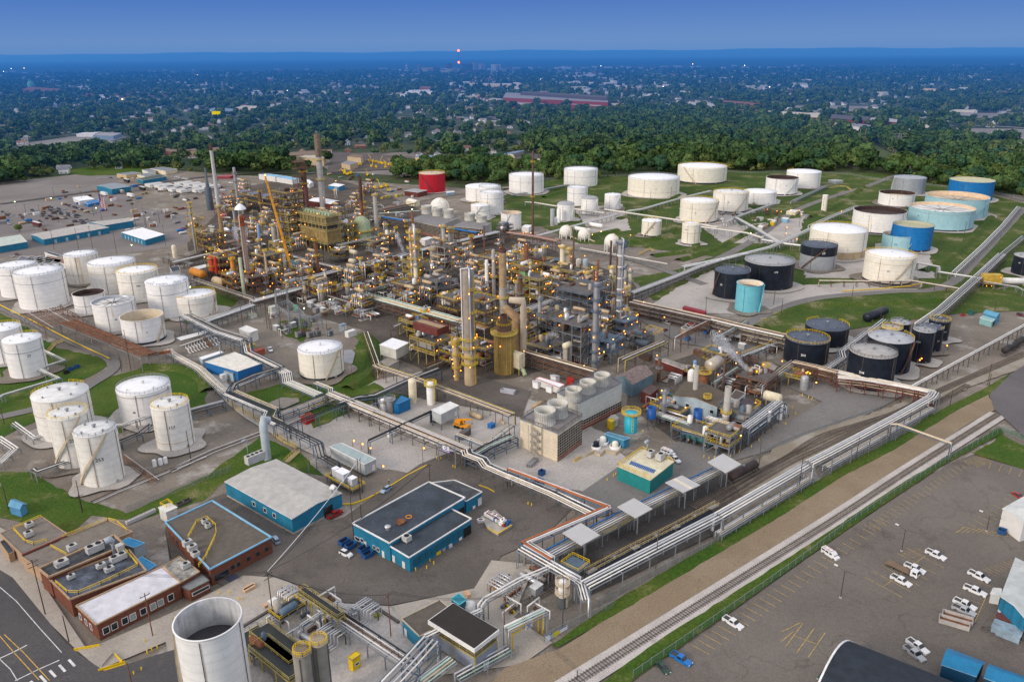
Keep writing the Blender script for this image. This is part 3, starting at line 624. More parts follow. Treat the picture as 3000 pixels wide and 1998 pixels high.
def plf(t,C,r,z,a0,a1,m=YEL,w=1.3,hr=1.15):
 b=MB();n=max(6,int(20*(a1-a0)/(2*PI)))
 b.lth(C,[(r,z),(r+w,z),(r+w,z-.22),(r,z-.22)],n,0,0,a0,a1);d=b.bl_('platform',m if m is not YEL else SY,t)
 h=MB();h.rrl(C,r+w-.08,z,hr,.13 if dpt(C)<480 else .17,0,a0,a1,max(12,int(r*7)));o=h.bl_('handrail',m,t);o.parent=d
def cln(xl,xr,yt,yb,label,m=None,bands=(),pl=(),pm=YEL,name='process_column',lmp=0,cat=None,top='dome',z0=.0,tpr=1.,ld=None,pipe=None,au=0,seg=20,lm=None,gp=None,rgs=()):
 C,r,h=scy(xl,xr,yt,yb,z0);m=m or AL;t=tng(name,label,cat or CATS.get(name)or name.replace('_',' '),C,gp,au);fa=atan2(-C.y,-C.x);TKB.append((C.x,C.y,r))
 cuts=[.0]+[x[0]for x in bands]+[1.];ms=[m]+[x[1]for x in bands]
 for k in rng(len(ms)):
  a,c=cuts[k],cuts[k+1];b=MB();ra,rc=r*(1+(tpr-1)*(1-a)),r*(1+(tpr-1)*(1-c))
  prof=[(ra,h*a),(rc,h*c)]
  if k==len(ms)-1:
   if top=='dome':prof+=[(rc*.85,h*c+rc*.3),(rc*.5,h*c+rc*.48),(.02,h*c+rc*.52)]
   elif top=='open':prof+=[(rc*.86,h*c),(rc*.84,h*c-rc*2.5)]
   elif top=='cone':prof+=[(rc*.4,h*c+rc*.6),(.02,h*c+rc*.6)]
   else:prof+=[(.02,h*c+.05)]
  b.lth(C,prof,seg);b.bl_('shell'if k==0 else'shell_section',ms[k],t)
 for g in rgs:b=MB();q=r*(1+(tpr-1)*(1-g));b.lth(C,[(q,h*g-.5),(q+.12,h*g-.45),(q+.12,h*g+.45),(q,h*g+.5)],seg);b.bl_('shell_ring',RA,t)
 for p in pl:
  fz,a0,aw=(p+(2*PI,))[:3]if isinstance(p,tuple)and len(p)==2 else(p if isinstance(p,tuple)else(p,.0,2*PI))
  q=r*(1+(tpr-1)*(1-fz));plf(t,C,q,h*fz,fa+a0-aw/2,fa+a0+aw/2,pm,max(.9,min(1.8,r*.55)))
 if ld is not None:
  b=MB();q=fa+ld;rr=r*tpr+.5;p=C+Vc((cos(q),sin(q),0))*rr;s=Vc((-sin(q),cos(q),0))*.35
  b.bar(p+s+Vc((0,0,1)),p+s+Vc((0,0,h*.97)),.14);b.bar(p-s+Vc((0,0,1)),p-s+Vc((0,0,h*.97)),.14)
  for i in rng(int(h/1.6)):b.bar(p-s+Vc((0,0,1+i*1.6)),p+s+Vc((0,0,1+i*1.6)),.16)
  b.bl_('ladder',pm,t)
 if pipe is not None:
  for(da,pr,pmm,ft)in pipe:
   b=MB();q=fa+da;p=C+Vc((cos(q),sin(q),0))*(r*tpr+pr+.3);u=Vc((0,0,1))
   b.tb_([C+u*(h+r*.5),C+u*(h+r*.5+pr*3),V2(p,C.z+h+r*.5+pr*3),V2(p,C.z+h*.9),V2(p,C.z+h*ft)]if ft<.5 else[V2(p,C.z+1),V2(p,C.z+h*ft)],pr,8);b.bl_('overhead_pipe',pmm,t)
 for i in rng(lmp):
  q=fa+(-.9+1.8*rnd());z=h*(.15+.8*(i+rnd()*.8)/max(1,lmp));lpt(t,C+Vc((cos(q)*(r+1.5),sin(q)*(r+1.5),z)))
 if lm:lnd(lm,(C.x,C.y,h*.6))
 return t,C,r,h
PALE=P('pale_grey_chimney',(.5,.49,.47),sk=.3,seam=.3,rd=2)
RSTC=P('rust_stained_chimney',(.36,.24,.13),var=.25,sk=.5,seam=.3,rd=2)
DKST=P('dark_rusted_stack',(.075,.035,.03),var=.3)
GRYC=P('grey_concrete_stack',(.4,.38,.34),sk=.3)
ORNG=P('orange_painted_vessel',(.62,.24,.03),ro=.55,sk=.2);REDO=P('red_orange_vessel',(.5,.06,.025),ro=.55)
LGRN=P('pale_green_column',(.42,.46,.32));CV=P('cream_vessel',(.72,.64,.46),sk=.3);LBLU=P('light_blue_vessel',(.2,.36,.6),ro=.5);TQ=P('turquoise_drum',(.05,.34,.52),ro=.45);BTQ=P('bright_turquoise_vessel',(.02,.45,.6),ro=.45,var=.06)
win(500,450)
cln(436,473,-112,1105,'tall pale chimney with a rusty lower half and dark tip',RSTC,[(.42,PALE),(.94,DKST)],[(.42,0,2*PI)],top='open',tpr=1.6,name='chimney',lm='the tall pale chimney',lmp=2)
cln(1640,1712,-225,640,'tallest grey chimney with a charred spiral top',P('grey_banded_chimney',(.42,.41,.4),sk=.2,seam=.25,rd=2),[(.7,P('charred_chimney_top',(.16,.12,.09),var=.4,sk=.6))],[(.4,0,2*PI),(.66,0,2*PI)],top='open',name='chimney',lmp=4,lm='the tallest grey chimney')
cln(1478,1545,95,650,'dark column inside a lattice derrick frame',BR,[],[(.3,0,2*PI),(.55,0,2*PI),(.8,0,2*PI)],lmp=3)
cln(1528,1572,378,905,'plain dark red stack leaning on the coker furnace',P('dark_maroon_stack',(.085,.03,.032)),name='stack',top='open')
t,C,r,h=cln(782,838,730,1530,'grey column with red platforms under a white canopy',AL,[(.88,RS)],[(.89,0,2*PI),(.965,0,2*PI),(1.,0,2*PI)],pm=P('orange_red_platform_paint',(.5,.1,.03)),ld=.3,lm='the column with red platforms',pipe=[(-.7,.35,BEIG,.05)])
MB().lth(C+Vc((0,0,h+5.2)),[(r+2.2,0),(r+1.6,1.4),(.4,3.6),(.02,3.6)],12).bl_('canopy',RW,t)
b=MB()
for k in rng(6):q=PI*k/3;b.bar(C+Vc((cos(q)*(r+1.5),sin(q)*(r+1.5),h)),C+Vc((cos(q)*(r+1.5),sin(q)*(r+1.5),h+5.2)),.25)
b.bl_('canopy_post',ST,t)
cln(985,1020,822,1092,'light blue slim column',LBLU,au=1)
cln(1146,1206,812,1078,'stubby grey column with a yellow top deck',AL,pl=[(.98,0,2*PI)],au=1)
cln(196,228,560,1140,'slim column hung with yellow landings left of the chimney',GV,pl=[(.78,0,4),(.9,0,5),(.98,0,2*PI)],ld=.9,lmp=3,lm='the slim column with yellow landings')
cln(386,466,392,655,'dark slate vacuum tower with a narrow upper neck',DB,rgs=(),lm='the dark slate tower')
t2,C2,r2,h2=cln(392,430,150,392,'slate upper neck',DB)
THS.pop();bpy.data.objects.remove(t2.children[0]);bpy.data.objects.remove(t2)
_t=[x[0]for x in THS if'dark slate vacuum'in x[0]['label']][0];b=MB();_c=Vc(_t['_o']);_C,r,h=scy(386,466,392,655)
b.lth(_c,[(r*.55,h),(r*.5,h*1.25),(r*.32,h*1.28),(r*.3,h*1.9),(.02,h*1.92)],16);b.bl_('upper_neck',DB,_t)
cln(708,742,165,740,'grey lamp hung column topped by three orange lights',GV,pl=[(.73,0,2*PI),(.9,0,2*PI)],pm=SG,lmp=9,lm='the lamp hung column')
cln(428,500,1185,1350,'red orange vessel on a frame',REDO,pl=[(.98,0,2*PI)],z0=6,au=1)
cln(488,535,1195,1380,'red vessel by the red orange one',P('crimson_vessel',(.38,.03,.02),ro=.5),z0=5,au=1)
cln(675,722,1195,1530,'orange column with a rusty foot',ORNG,pl=[(.96,0,2*PI)],au=1)
cln(772,812,1192,1640,'pale green bare column',LGRN,top='flat',au=1)
cln(1062,1086,1105,1560,'thin tan column',TV,au=1,pl=[(.3,0,2*PI),(.97,0,2*PI)])
cln(1222,1312,1105,1400,'cream segmented vessel',CV,rgs=(.3,.55,.8),pl=[(.98,0,2*PI)],au=1,lmp=2)
cln(2150,2190,262,760,'dark brown stack above a green furnace',DKST,[(.02,RS),(.45,DKST)],[(.1,0,2*PI)],name='stack',top='open',z0=8,lm='the dark brown stack',lmp=1)
cln(2092,2290,765,1060,'green domed furnace below the dark brown stack',GRNV,top='cone',name='furnace',lmp=4,pl=[(.62,0,2*PI)],seg=12)
cln(1982,2066,810,1030,'pale green round vessel by the coker furnace',GRNV,pl=[(.75,0,2*PI)],lmp=2)
cln(2318,2366,468,1000,'grey chimney column with a yellow cap',GRYC,pl=[(.985,0,2*PI),(.25,0,2*PI)],lmp=1,lm='the grey chimney with a yellow cap')
cln(5,60,1060,1220,'rust topped cream tank',CV,top='cone',au=1)
win(1000,450)
t,C,r,h=cln(768,878,870,1600,'crude distillation column wrapped in yellow platforms',AL,[(.75,TV)],[(.97,0,2*PI),(.86,0,2*PI),(.72,.3,4.6),(.55,0,2*PI),(.42,0,2*PI),(.3,.4,4.5)],lmp=14,ld=.9,lm='the yellow platformed column',pipe=[(.15,.7,SI,.02),(-.6,.3,BEIG,.1)])
MB().lth(C+Vc((0,0,h)),[(r*.25,0),(r*.25,h*.3),(.02,h*.3)],10).bl_('vent_stack',RS,t)
cln(1222,1282,850,1190,'grey column with yellow top and bottom decks',GV,pl=[(.88,0,2*PI),(.98,0,2*PI),(.08,0,2*PI)],ld=.8,lmp=4)
cln(1012,1085,1085,1345,'grey column with a yellow top landing',GV,pl=[(.98,0,2*PI)],au=1,lmp=2)
cln(614,636,850,1080,'thin rust brown column',BR,pl=[(.98,0,2*PI)],au=1,lmp=2)
cln(1806,1893,1085,2060,'grey stack with a rust stained upper half',GRYC,[(.55,P('rust_smeared_stack',(.42,.31,.18),var=.3,sk=.8)),(.96,DKST)],[(.42,0,2*PI)],name='stack',top='open',lm='the rust smeared stack',z0=0)
cln(1646,1686,1225,1700,'white slim column',WP,pl=[(.25,0,2*PI)],au=1,lmp=2)
cln(1724,1765,1105,1790,'pink grey slim column',AL,pl=[(.55,0,2*PI)],au=1,lmp=3)
cln(2188,2212,-20,945,'very tall thin brown mast',BR,pl=[(.88,0,2*PI),(.47,0,2*PI)],name='flare_mast',tpr=1.2,lm='the thin brown mast')
cln(2095,2145,1040,1280,'rust brown stack on a green heater box',RS,name='stack',top='open',z0=14)
win(1050,750)
t,C,r,h=cln(1184,1318,175,1500,'big grey tan column with a blue foot',P('brown_grey_column',(.31,.27,.225),sk=.6,sl=(.2,.13,.08)),[(.095,TV),(.3,P('brown_grey_column'))],[(.86,.9,1.8),(.66,.9,1.6),(.42,0,2*PI),(.345,0,2*PI),(.26,0,2*PI),(.2,0,2*PI)],lmp=9,ld=.95,lm='the big column with a blue foot',pipe=[(.25,.35,SI,.3),(.5,.25,SG,.25),(-1.2,.25,WP,.3)])
MB().lth(C,[(r*1.03,0),(r*1.03,h*.095)],24).bl_('foot',P('faded_blue_foot',(.2,.28,.38),var=.2),t)
t.children[0].data.materials[0]=TV
cln(1085,1150,945,1440,'yellow caged column standing close to the blue footed one',TV,pl=[(.96,0,2*PI),(.88,0,2*PI),(.62,0,2*PI),(.32,0,2*PI)],lmp=7,ld=-.5)
cln(952,1028,420,650,'white rust streaked vessel with a yellow cage top',RSW,pl=[(.93,0,2*PI)],au=1)
cln(570,662,1425,1700,'cream silo vessel',CV,[(.22,CV)],au=1);cln(778,870,1460,1720,'white silo vessel with a yellow ladder',WH,pl=[(1.,0,2*PI)],ld=.8,au=1)
win(1450,750)
t,C,r,h=cln(-8,216,835,1375,'big rusted yellow round furnace',OCHV,pl=[(.985,0,2*PI)],name='furnace',top='cone',lmp=2,seg=14,lm='the round yellow furnace')
for k in rng(14):
 q=2*PI*k/14;MB().bar(C+Vc((cos(q),sin(q),0))*(r+.1),C+Vc((cos(q)*(r+.1),sin(q)*(r+.1),h)),.35).bl_('stiffener',SY,t)
MB().lth(C+Vc((0,0,h)),[(r*.8,0),(r*.75,h*.18),(r*.4,h*.3),(r*.36,h*.42)],12).bl_('convection_hood',BR,t)
MB().rrl(C,r*.8,h*1.18,1.2,.16,n=20).bl_('handrail',YEL,t)
def dct(pts,r,m,label,name='flue_duct',au=0):
 b=MB();b.tb_(pts,r,10,cap=1);return one(b,name,m,label,'duct',au=au)
def up(xt,yt,yb):
 C,r,h=scy(xt-3,xt+3,yt,yb);return C+Vc((0,0,h))
a=up(165,505,1230);c=up(325,540,1240);dct([a,V2(c,a.z),V2(c,a.z-3),V2(c,3)],1.5,BEIG,'beige flue duct bending down by the round furnace')
a=up(110,590,1200);c=up(240,700,1230);dct([a,c,V2(c,c.z-4),V2(c,7)],1.9,RSTC,'rust blotched flue duct falling to the cream filter box')
c0=V2(up(250,1180,1340),0)
t=tng('filter_box','cream steel filter box on legs by the round furnace','filter',c0);MB().box(c0+Vc((0,0,3.2)),(4.2,6.5,6.8),GA).bl_('casing',CV,t)
for s1,s2 in prs(-1,-1,1,-1,1,1,-1,1):b=MB();p=c0+EA*1.9*s1+EB*2.9*s2;b.bar(p,p+Vc((0,0,3.2)),.4);b.bl_('leg',SY,t)
MB().tb_([c0+Vc((0,0,3)),c0+EB*4+Vc((0,0,2.2)),c0+EB*6.5-EA*1.5+Vc((0,0,.6))],1.,8,cap=1).bl_('outlet_duct',GRNV,t)
t,C,r,h=cln(285,395,255,560,'rusty green heater with a square cab on top',GRNV,name='furnace',lmp=6,pl=[(.98,0,2*PI)],top='flat',seg=10,lm='the rusty green heater')
MB().box(C+Vc((0,0,h+.2)),(r*1.3,r*1.3,5.5),GA).box(C+Vc((0,0,h+5.7)),(r*2.,r*2.,.6),GA,1).bl_('heater_cab',[P('green_cab_paint',(.2,.38,.18),var=.2),BR],t)
win(1500,450)
a=up(195,1205,1500);c=up(330,1235,1480);dct([a,c,V2(c,c.z-3),V2(c,5)],1.6,P('brown_duct',(.15,.08,.06),var=.2),'brown elbow duct leaving the rusty green heater')
win(1450,750)
t,C,r,h=cln(1135,1212,305,1300,'grey column with grey landings and thin brown vent',GV,pl=[(.98,0,2*PI),(.81,0,2*PI),(.68,0,2*PI),(.43,0,2*PI),(.33,0,2*PI),(.2,0,2*PI),(.08,0,2*PI)],pm=SB,lmp=8,ld=.4,lm='the grey landed column')
MB().lth(C+Vc((0,0,h)),[(r*.35,0),(r*.3,h*.22),(.02,h*.22)],10).bl_('vent_stack',RS,t)
t,C,r,h=cln(1410,1500,-170,905,'tall grey column with pale insulation rings',GV,rgs=(.07,.14,.26,.38,.5,.62,.74,.86),pl=[(.99,0,2*PI),(.95,.9,2),(.72,.9,2),(.45,0,2*PI),(.3,0,2*PI),(.1,0,2*PI)],pm=SB,lmp=8,lm='the tall ringed column',pipe=[(.35,.35,SI,.08),(-.9,.3,RS,.85)])
cln(1172,1200,40,250,'thin rusted stack',RS,name='stack',top='open',z0=9,au=1)
win(1500,450)
cln(1128,1152,1000,1310,'brown heater stack',DKST,name='stack',top='open',z0=10,au=1);cln(1206,1222,1012,1400,'thin brown heater stack',DKST,name='stack',top='open',au=1)
cln(978,1002,1225,1430,'rust red stack',RS,name='stack',top='open',z0=6,au=1);cln(700,720,945,1345,'brown lattice braced stack',BR,name='stack',top='open',au=1,lmp=2)
cln(625,688,1085,1340,'tan stepped vessel',TV,pl=[(.98,0,2*PI)],au=1,lmp=2)
for x in(1085,1165):cln(x,x+62,1400,1560,'yellow green cabin heater',GRNV,name='furnace',au=1,lmp=1,top='flat')
for x,m in((735,RSW),(812,P('pale_blue_vessel',(.38,.46,.52)))):cln(x,x+60,1215,1330,'upright drum',m,au=1)
win(1000,450)
cln(1378,1525,1350,1900,'broad silver topped vessel',GV,pl=[(.55,.4,3)],lmp=3,au=1,pipe=[(-.5,.6,SI,.6)])
cln(980,1012,1225,1400,'blue grey ribbed vessel',DB,au=1)
win(1900,1000)
cln(528,585,275,790,'slim ribbed grey boiler stack in front of the brown roof',GRYC,name='chimney',top='open',lm='the slim boiler stack')
t,C,r,h=cln(880,958,505,1040,'stout grey boiler stack on a tapered rusty base',GRYC,name='chimney',top='open',pl=[(.42,0,2*PI)],rgs=(.36,),lm='the stout boiler stack')
MB().lth(C,[(r*2.1,0),(r*2.,h*.04),(r*1.02,h*.2)],6).bl_('tapered_base',RSTC,t)
cln(868,892,190,600,'dark rusty boiler pipe stack',BR,name='stack',top='open');
cln(1750,1845,400,575,'ribbed silver vertical vessel',P('ribbed_silver_vessel',(.42,.44,.45),ro=.4,metal=.4,rbs=1.2,rd=0),au=1)
cln(585,700,330,520,'rust red tank with a yellow rail',RS,pl=[(1.,0,2*PI)],au=1,lmp=1,top='flat');cln(452,540,330,470,'white domed hopper',WH,top='cone',au=1);cln(515,555,220,300,'light blue capped vessel',WP,[(.5,LBLU)],z0=9,au=1)
for x0 in(-12,520):
 t,C,r,h=cln(x0,x0+105,735 if x0<0 else 760,900 if x0<0 else 925,'blue hopper tank on steel legs',P('royal_blue_paint',(.012,.09,.33),ro=.45),top='open',z0=5,au=1)
 for k in rng(4):q=PI/4+PI/2*k;MB().bar(V2(C+Vc((cos(q),sin(q),0))*r,0),V2(C+Vc((cos(q),sin(q),0))*r,5.2),.3).bl_('leg',ST,t)
 MB().rl_([C+EA*(r+.4)+EB*.8,C+EA*(r+1.4)+EB*.8],h,.2).bl_('ladder',YEL,t)
cln(1520,1592,735,840,'white horizontal banded vertical tank',WH,au=1);cln(1478,1538,835,905,'small white tank',WH,au=1);cln(1375,1415,800,930,'white vent silencer',WP,z0=3,au=1)
cln(150,320,590,680,'green rimmed round basin',P('teal_green_basin',(.05,.16,.14)),top='open',name='basin',au=1)
win(1450,1050)
t,C,r,h=cln(1492,1640,590,868,'turquoise tank with yellow rail and ladder',BTQ,top='flat',pl=[(1.,0,2*PI)],ld=.25,lm='the turquoise tank',name='process_tank')
for x,y,w,h_,m,l in((1130,950,68,98,BL,'black plastic chemical tank in a white tub'),(1203,895,78,100,WH,'white plastic chemical tank in a white tub'),(1345,950,75,95,CM,'cream plastic chemical tank in a white tub')):
 t,C,r,hh=cln(x,x+w,y,y+h_,l,m,name='chemical_tank',seg=16);MB().lth(C,[(r*1.7,0),(r*1.75,1.3),(r*1.62,1.3),(r*1.6,.1)],20).bl_('tub',WH,t)
win(1000,1050)
cln(765,858,235,470,'cream upright tank with a grey foot',CV,[(.25,CV)],lm='the cream upright tank',name='process_tank');cln(975,1070,270,505,'white upright tank with yellow ladder and cage',WH,pl=[(1.,0,2*PI)],ld=.9,name='process_tank')
cln(445,515,465,620,'small white vessel ringed by rails',WH,pl=[(.9,0,2*PI)],pm=RG,au=1);cln(515,598,445,640,'grey checkered vessel',GV,pl=[(.97,0,2*PI)],pm=RG,au=1)
win(0,1100)
for k,x in enum((1742,1812,1868)):cln(x,x+50,965-15*k,1050-18*k,'small white filter vessel on legs',WH,au=1,name='filter_vessel')
win(1100,1650,1.923)
t,C,r,h=cln(1030,1078,90,262,'white topped dark grey column with a tan cage',WP,name='process_column',pl=[(.97,0,2*PI),(.6,0,2*PI)],pm=BEIG,ld=.9);MB().lth(C,[(r*1.02,0),(r*1.02,h*.45)],20).bl_('dark_sleeve',P('dark_grey_sleeve',(.11,.13,.14)),t)
cln(668,692,425,495,'small white filter pot',WP,au=1)
def frm(xc,yb,lx,ly,lvs,label,m=None,ang=None,dkm=None,rlm=None,name='steel_structure',brc=1,au=0,lmp=0,cat='steel structure',fl=None,loc=None,gp=None):
 p0=V2(loc)if loc is not None else G(xc,yb);ang=GA if ang is None else ang;ea=Vc((cos(ang),sin(ang),0));eb=Vc((sin(ang),-cos(ang),0));m=m or SG
 t=tng(name,label,cat,p0,gp,au);nx=max(1,round(lx/6));ny=max(1,round(ly/6));top=lvs[-1];u=Vc((0,0,1));f=MB()
 at=lambda i,j:p0+ea*(lx*(i/nx-.5))+eb*(ly*(j/ny-.5))
 for i in rng(nx+1):
  for j in rng(ny+1):
   if 0<i<nx and 0<j<ny:continue
   f.bar(at(i,j),at(i,j)+u*top,.42)
 for z in lvs:
  for i in rng(nx+1):f.bar(at(i,0)+u*z,at(i,ny)+u*z,.38)
  for j in rng(ny+1):f.bar(at(0,j)+u*z,at(nx,j)+u*z,.38)
 if brc:
  zz=[0]+list(lvs)
  for k in rng(len(zz)-1):
   f.bar(at(0,ny)+u*zz[k],at(1 if nx else 0,ny)+u*zz[k+1],.22);f.bar(at(0,0)+u*zz[k],at(0,1)+u*zz[k+1],.22)
 f.bl_('frame',m,t)
 for k,z in enum(lvs):
  d=MB();q=[p0+ea*sx*lx/2+eb*sy*ly/2 for sx,sy in prs(-1,-1,1,-1,1,1,-1,1)];q.reverse();d.prm([(a.x,a.y)for a in q],z+.2,z+.32);o=d.bl_('deck',dkm or ST,t)
  if rlm:h=MB();h.rl_([V2(a,z+.3)for a in q],1.15,.13,0,2.4,1);h.bl_('handrail',rlm,t)
  if fl and k<len(lvs):
   n=fl
   for _ in rng(n):
    c=p0+ea*lx*(rnd()-.5)*.75+eb*ly*(rnd()-.5)*.75;rr=.5+rnd()*.8;w=MB();mm=random.choice((SI,AL,RS,GV,TV,SB,WP,BR))
    if rnd()<.6:dd=ea if rnd()<.5 else eb;w.hcy(c-dd*2.2+u*(z+.5+rr),c+dd*2.2+u*(z+.5+rr),rr,10);nm='exchanger_drum'
    else:w.lth(c+u*(z+.3),[(rr,0),(rr,3),(.02,3.6)],10);nm='vertical_drum'
    w.bl_(nm,mm,t)
 for i in rng(lmp):
  z=lvs[i%len(lvs)]+2.2;s=random.choice((-1,1));lpt(t,p0+ea*lx*(rnd()-.5)*1.02+eb*ly*.52+u*z,.4)
 return t,p0,ea,eb
win(500,450)
t,p,ea,eb=frm(1400,1040,15,20,[6,12,18,24,30,36,41],'dark brown coker structure of many open floors',P('dark_brown_steel',(.075,.05,.035),var=.35),dkm=P('dark_deck',(.08,.06,.05)),rlm=YEL,lmp=22,fl=3);lnd('the dark coker structure',p+Vc((0,0,20)))
t,p,ea,eb=frm(1500,660,7,7,[8,16,24,32,40,46],'tall open lattice derrick with rusty platforms',BR,rlm=BR,dkm=BR,lmp=3)
p0=G(1725,1075);t=tng('furnace','long ochre coker furnace with a yellow framed rack of lamps on its roof','furnace',p0);lnd('the long ochre furnace',p0+Vc((0,0,14)));u=Vc((0,0,1));fe=EB
L2,W2=36,13
MB().box(p0+u*7,(W2,L2,9),GA).bl_('firebox',P('ochre_furnace_panel',(.3,.215,.09),var=.3,sk=.5,seam=.25,rd=1),t)
MB().box(p0+u*16,(W2*.7,L2*.96,4.5),GA).bl_('convection_section',P('dark_convection_steel',(.05,.045,.04)),t)
MB().box(p0+u*20.5,(W2*.9,L2*.98,6),GA).bl_('upper_duct',P('olive_duct',(.2,.17,.09),var=.3,sk=.4),t)
for k in rng(9):
 for s in(-1,1):c=p0+EB*(L2*(k/8-.5))+EA*s*W2*.5;MB().bar(c,c+u*28,.5).bl_('column',SY,t)
for z in(6.5,16,20.5,26.5):
 b=MB();q=[p0+EA*sx*(W2/2+1.4)+EB*sy*(L2/2+1)for sx,sy in prs(-1,-1,1,-1,1,1,-1,1)];b.rl_([V2(a,z)for a in q],1.3,.2,0,2.6,1)
 for a,c in zip(q,q[1:]+q[:1]):b.bar(V2(a,z-.2),V2(c,z-.2),.4)
 b.bl_('walkway',P('cream_yellow_walkway',(.5,.4,.17)),t)
for k in rng(16):lpt(t,p0+EB*(L2*(rnd()-.5))+EA*-(W2/2+1.2)*random.choice((1,.4))+u*random.choice((3,8.5,18,22.5,28.5)),.45)
for k in rng(10):c=p0+EB*(L2*((k+.5)/10-.5))+u*26.6;MB().box(c,(5,2.2,1.8),GA).bl_('burner_hood',GRNV,t)
p1=p0-EB*(L2/2+4)-EA*2;MB().box(p1,(9,7,15),GA).bl_('end_tower',GRNV,t)
frm(0,0,10,9,[7,14,19,25],'pale lattice stair tower at the end of the ochre furnace',P('cream_steel',(.5,.45,.3)),loc=p1-EA*6,rlm=YEL,lmp=3)
t,p,ea,eb=frm(1010,640,12,74,[8,13],'long bank of air coolers above a pipe rack',ST,rlm=YEL,lmp=10,ang=GA,cat='air coolers')
for k in rng(11):MB().box(p+eb*(74*((k+.5)/11-.5))+u*13.4,(10,5.6,2.2),GA).bl_('cooler_bay',P('slate_cooler_bay',(.17,.2,.25),var=.2)if k%3 else BR,t)
frm(620,700,12,14,[5,10,15],'rusty lamp lit structure by the lamp hung column',RS,rlm=BR,lmp=12,fl=2)
for k,(x,y,lx,ly,lv,lb,mm,rl,lp)in enum([(460,1130,12,18,[5,10,15],'low brown structure below the tall pale chimney',BR,YEL,9),(320,1010,9,10,[6,12,18],'lamp lit structure with yellow landings by the slim column',SY,YEL,8),(620,1420,14,16,[5,10,15],'brown structure packed with red vessels',RS,YEL,8),(900,1330,13,16,[6,12,18],'maze of brown pipes under the red platform column',BR,BR,10),(1130,1420,14,14,[5,10,16],'grey green structure behind the orange crane',ST,YEL,9),(1290,1350,10,12,[5,10,15,20],'lamp strewn structure at the crane hook',SY,YEL,8),(1010,1560,16,14,[5,10],'low rusty structure in front of the crane',RS,BR,7),(2040,1060,10,14,[6,12,18],'yellow landing structure between the two furnaces',SY,YEL,8),(1980,1230,14,10,[4,8],'low pump shelter of dark steel by the long pipe rack',ST,YEL,6),(760,1560,12,12,[5,10],'dark cluttered structure at the foot of the pale green column',RS,YEL,6)]):
 frm(x,y,lx,ly,lv,lb,mm,rlm=rl,lmp=lp,fl=3)
win(1000,450)
for x,y,lx,ly,lv,lb,mm,rl,lp in[(1190,1420,12,13,[6,12,17,22],'cream braced structure right of the yellow platformed column',P('cream_beige_steel',(.45,.4,.32)),SG,9),(1040,1560,13,12,[9,14],'grey flat topped structure with a white drum',SG,SG,5),(420,1130,14,10,[5,9],'tan roofed pump shed with orange lamps',ST,YEL,9),(640,1400,8,8,[5,10],'small yellow railed platform left of the yellow platformed column',SG,YEL,2),(870,1560,12,12,[6,12,18],'lower cage of the yellow platformed column',SY,YEL,8),(1750,1500,13,15,[6,12,18],'brown structure around the two slim columns',BR,YEL,10),(2130,1560,14,14,[6,12,16],'ochre structure under the rusty green heater',SY,YEL,8),(1880,990,10,9,[5,9,12],'tangle of orange pipes where the racks cross',ST,SG,3),(560,1060,10,10,[5,9],'low lamp lit structure near the steam plume',BR,YEL,6)]:
 frm(x,y,lx,ly,lv,lb,mm,rlm=rl,lmp=lp,fl=3)
win(1050,750)
t,p,ea,eb=frm(850,1210,13,17,[7,12],'yellow railed structure under a dark red roofed cooler',SY,rlm=YEL,lmp=9,fl=3);lnd('the dark red cooler',p+u*14)
MB().box(p+u*16,(8,17,3.4),GA).bl_('cooler_box',DR,t);MB().box(p+u*19.4,(3.6,16.4,.15),GA).bl_('cooler_top',P('tan_cooler_top',(.36,.26,.15),var=.2),t)
MB().box(p+u*9+EB*1-EA*3,(6,10,2.5),GA).bl_('grey_exchanger',GV,t)
for x,y,lx,ly,lv,lb,mm,rl,lp in[(1130,700,15,16,[6,12],'brown low structure behind the blue footed column',BR,YEL,6),(1420,860,12,16,[6,12,18],'dark structure between the blue footed column and the furnace',BR,YEL,7),(1420,1250,10,14,[5,10],'dark manifold frame in front of the round furnace',ST,YEL,4),(640,900,10,12,[4,8],'low yellow caged structure along the rack',SY,YEL,3),(560,500,11,14,[5,10],'pipe maze at the foot of the yellow platformed column',BR,YEL,5),(900,520,12,14,[5,10,14],'grey steel tangle by the white streaked vessel',SG,SG,5)]:
 frm(x,y,lx,ly,lv,lb,mm,rlm=rl,lmp=lp,fl=3)
win(1450,750)
for x,y,lx,ly,lv,lb,mm,rl,lp,dm in[(1000,720,22,22,[8,14,18],'grey multi floor structure crowded with exchangers behind the landed column',SB,SB,10,None),(910,1190,12,16,[5,10,15,20],'open grey steel frame with a cream drum inside',SG,None,3,None),(1270,1180,12,14,[6,11],'blue decked structure by the foot of the landed column',SB,SG,6,SB),(580,1110,16,15,[5],'sunken dark basin frame with a small steam leak',ST,YEL,2,None),(700,900,17,13,[6,11],'grey pipe loop structure above the dark basin',SG,SG,3,None),(470,560,12,15,[6,12,17],'ochre structure by the brown elbow duct',SY,YEL,8,None),(640,250,16,18,[5,10],'pipe jungle left of the yellow green heaters',BR,YEL,8,None),(880,350,14,18,[6,11],'yellow railed structure in front of the heaters',SY,YEL,6,None),(1120,470,14,10,[6,11],'blue grey structure tucked behind the landed column',SB,SG,4,SB),(1460,900,12,12,[5,9],'low structure around the foot of the tall ringed column',SB,SG,5,SB),(1640,1050,10,10,[4,8],'cluster frame of silver drums by the rack',SG,SG,2,None),(180,350,12,13,[6,12],'brown structure between the rusty stack and the heater',BR,YEL,6,None)]:
 frm(x,y,lx,ly,lv,lb,mm,rlm=rl,lmp=lp,fl=4,dkm=dm)
win(1900,1000)
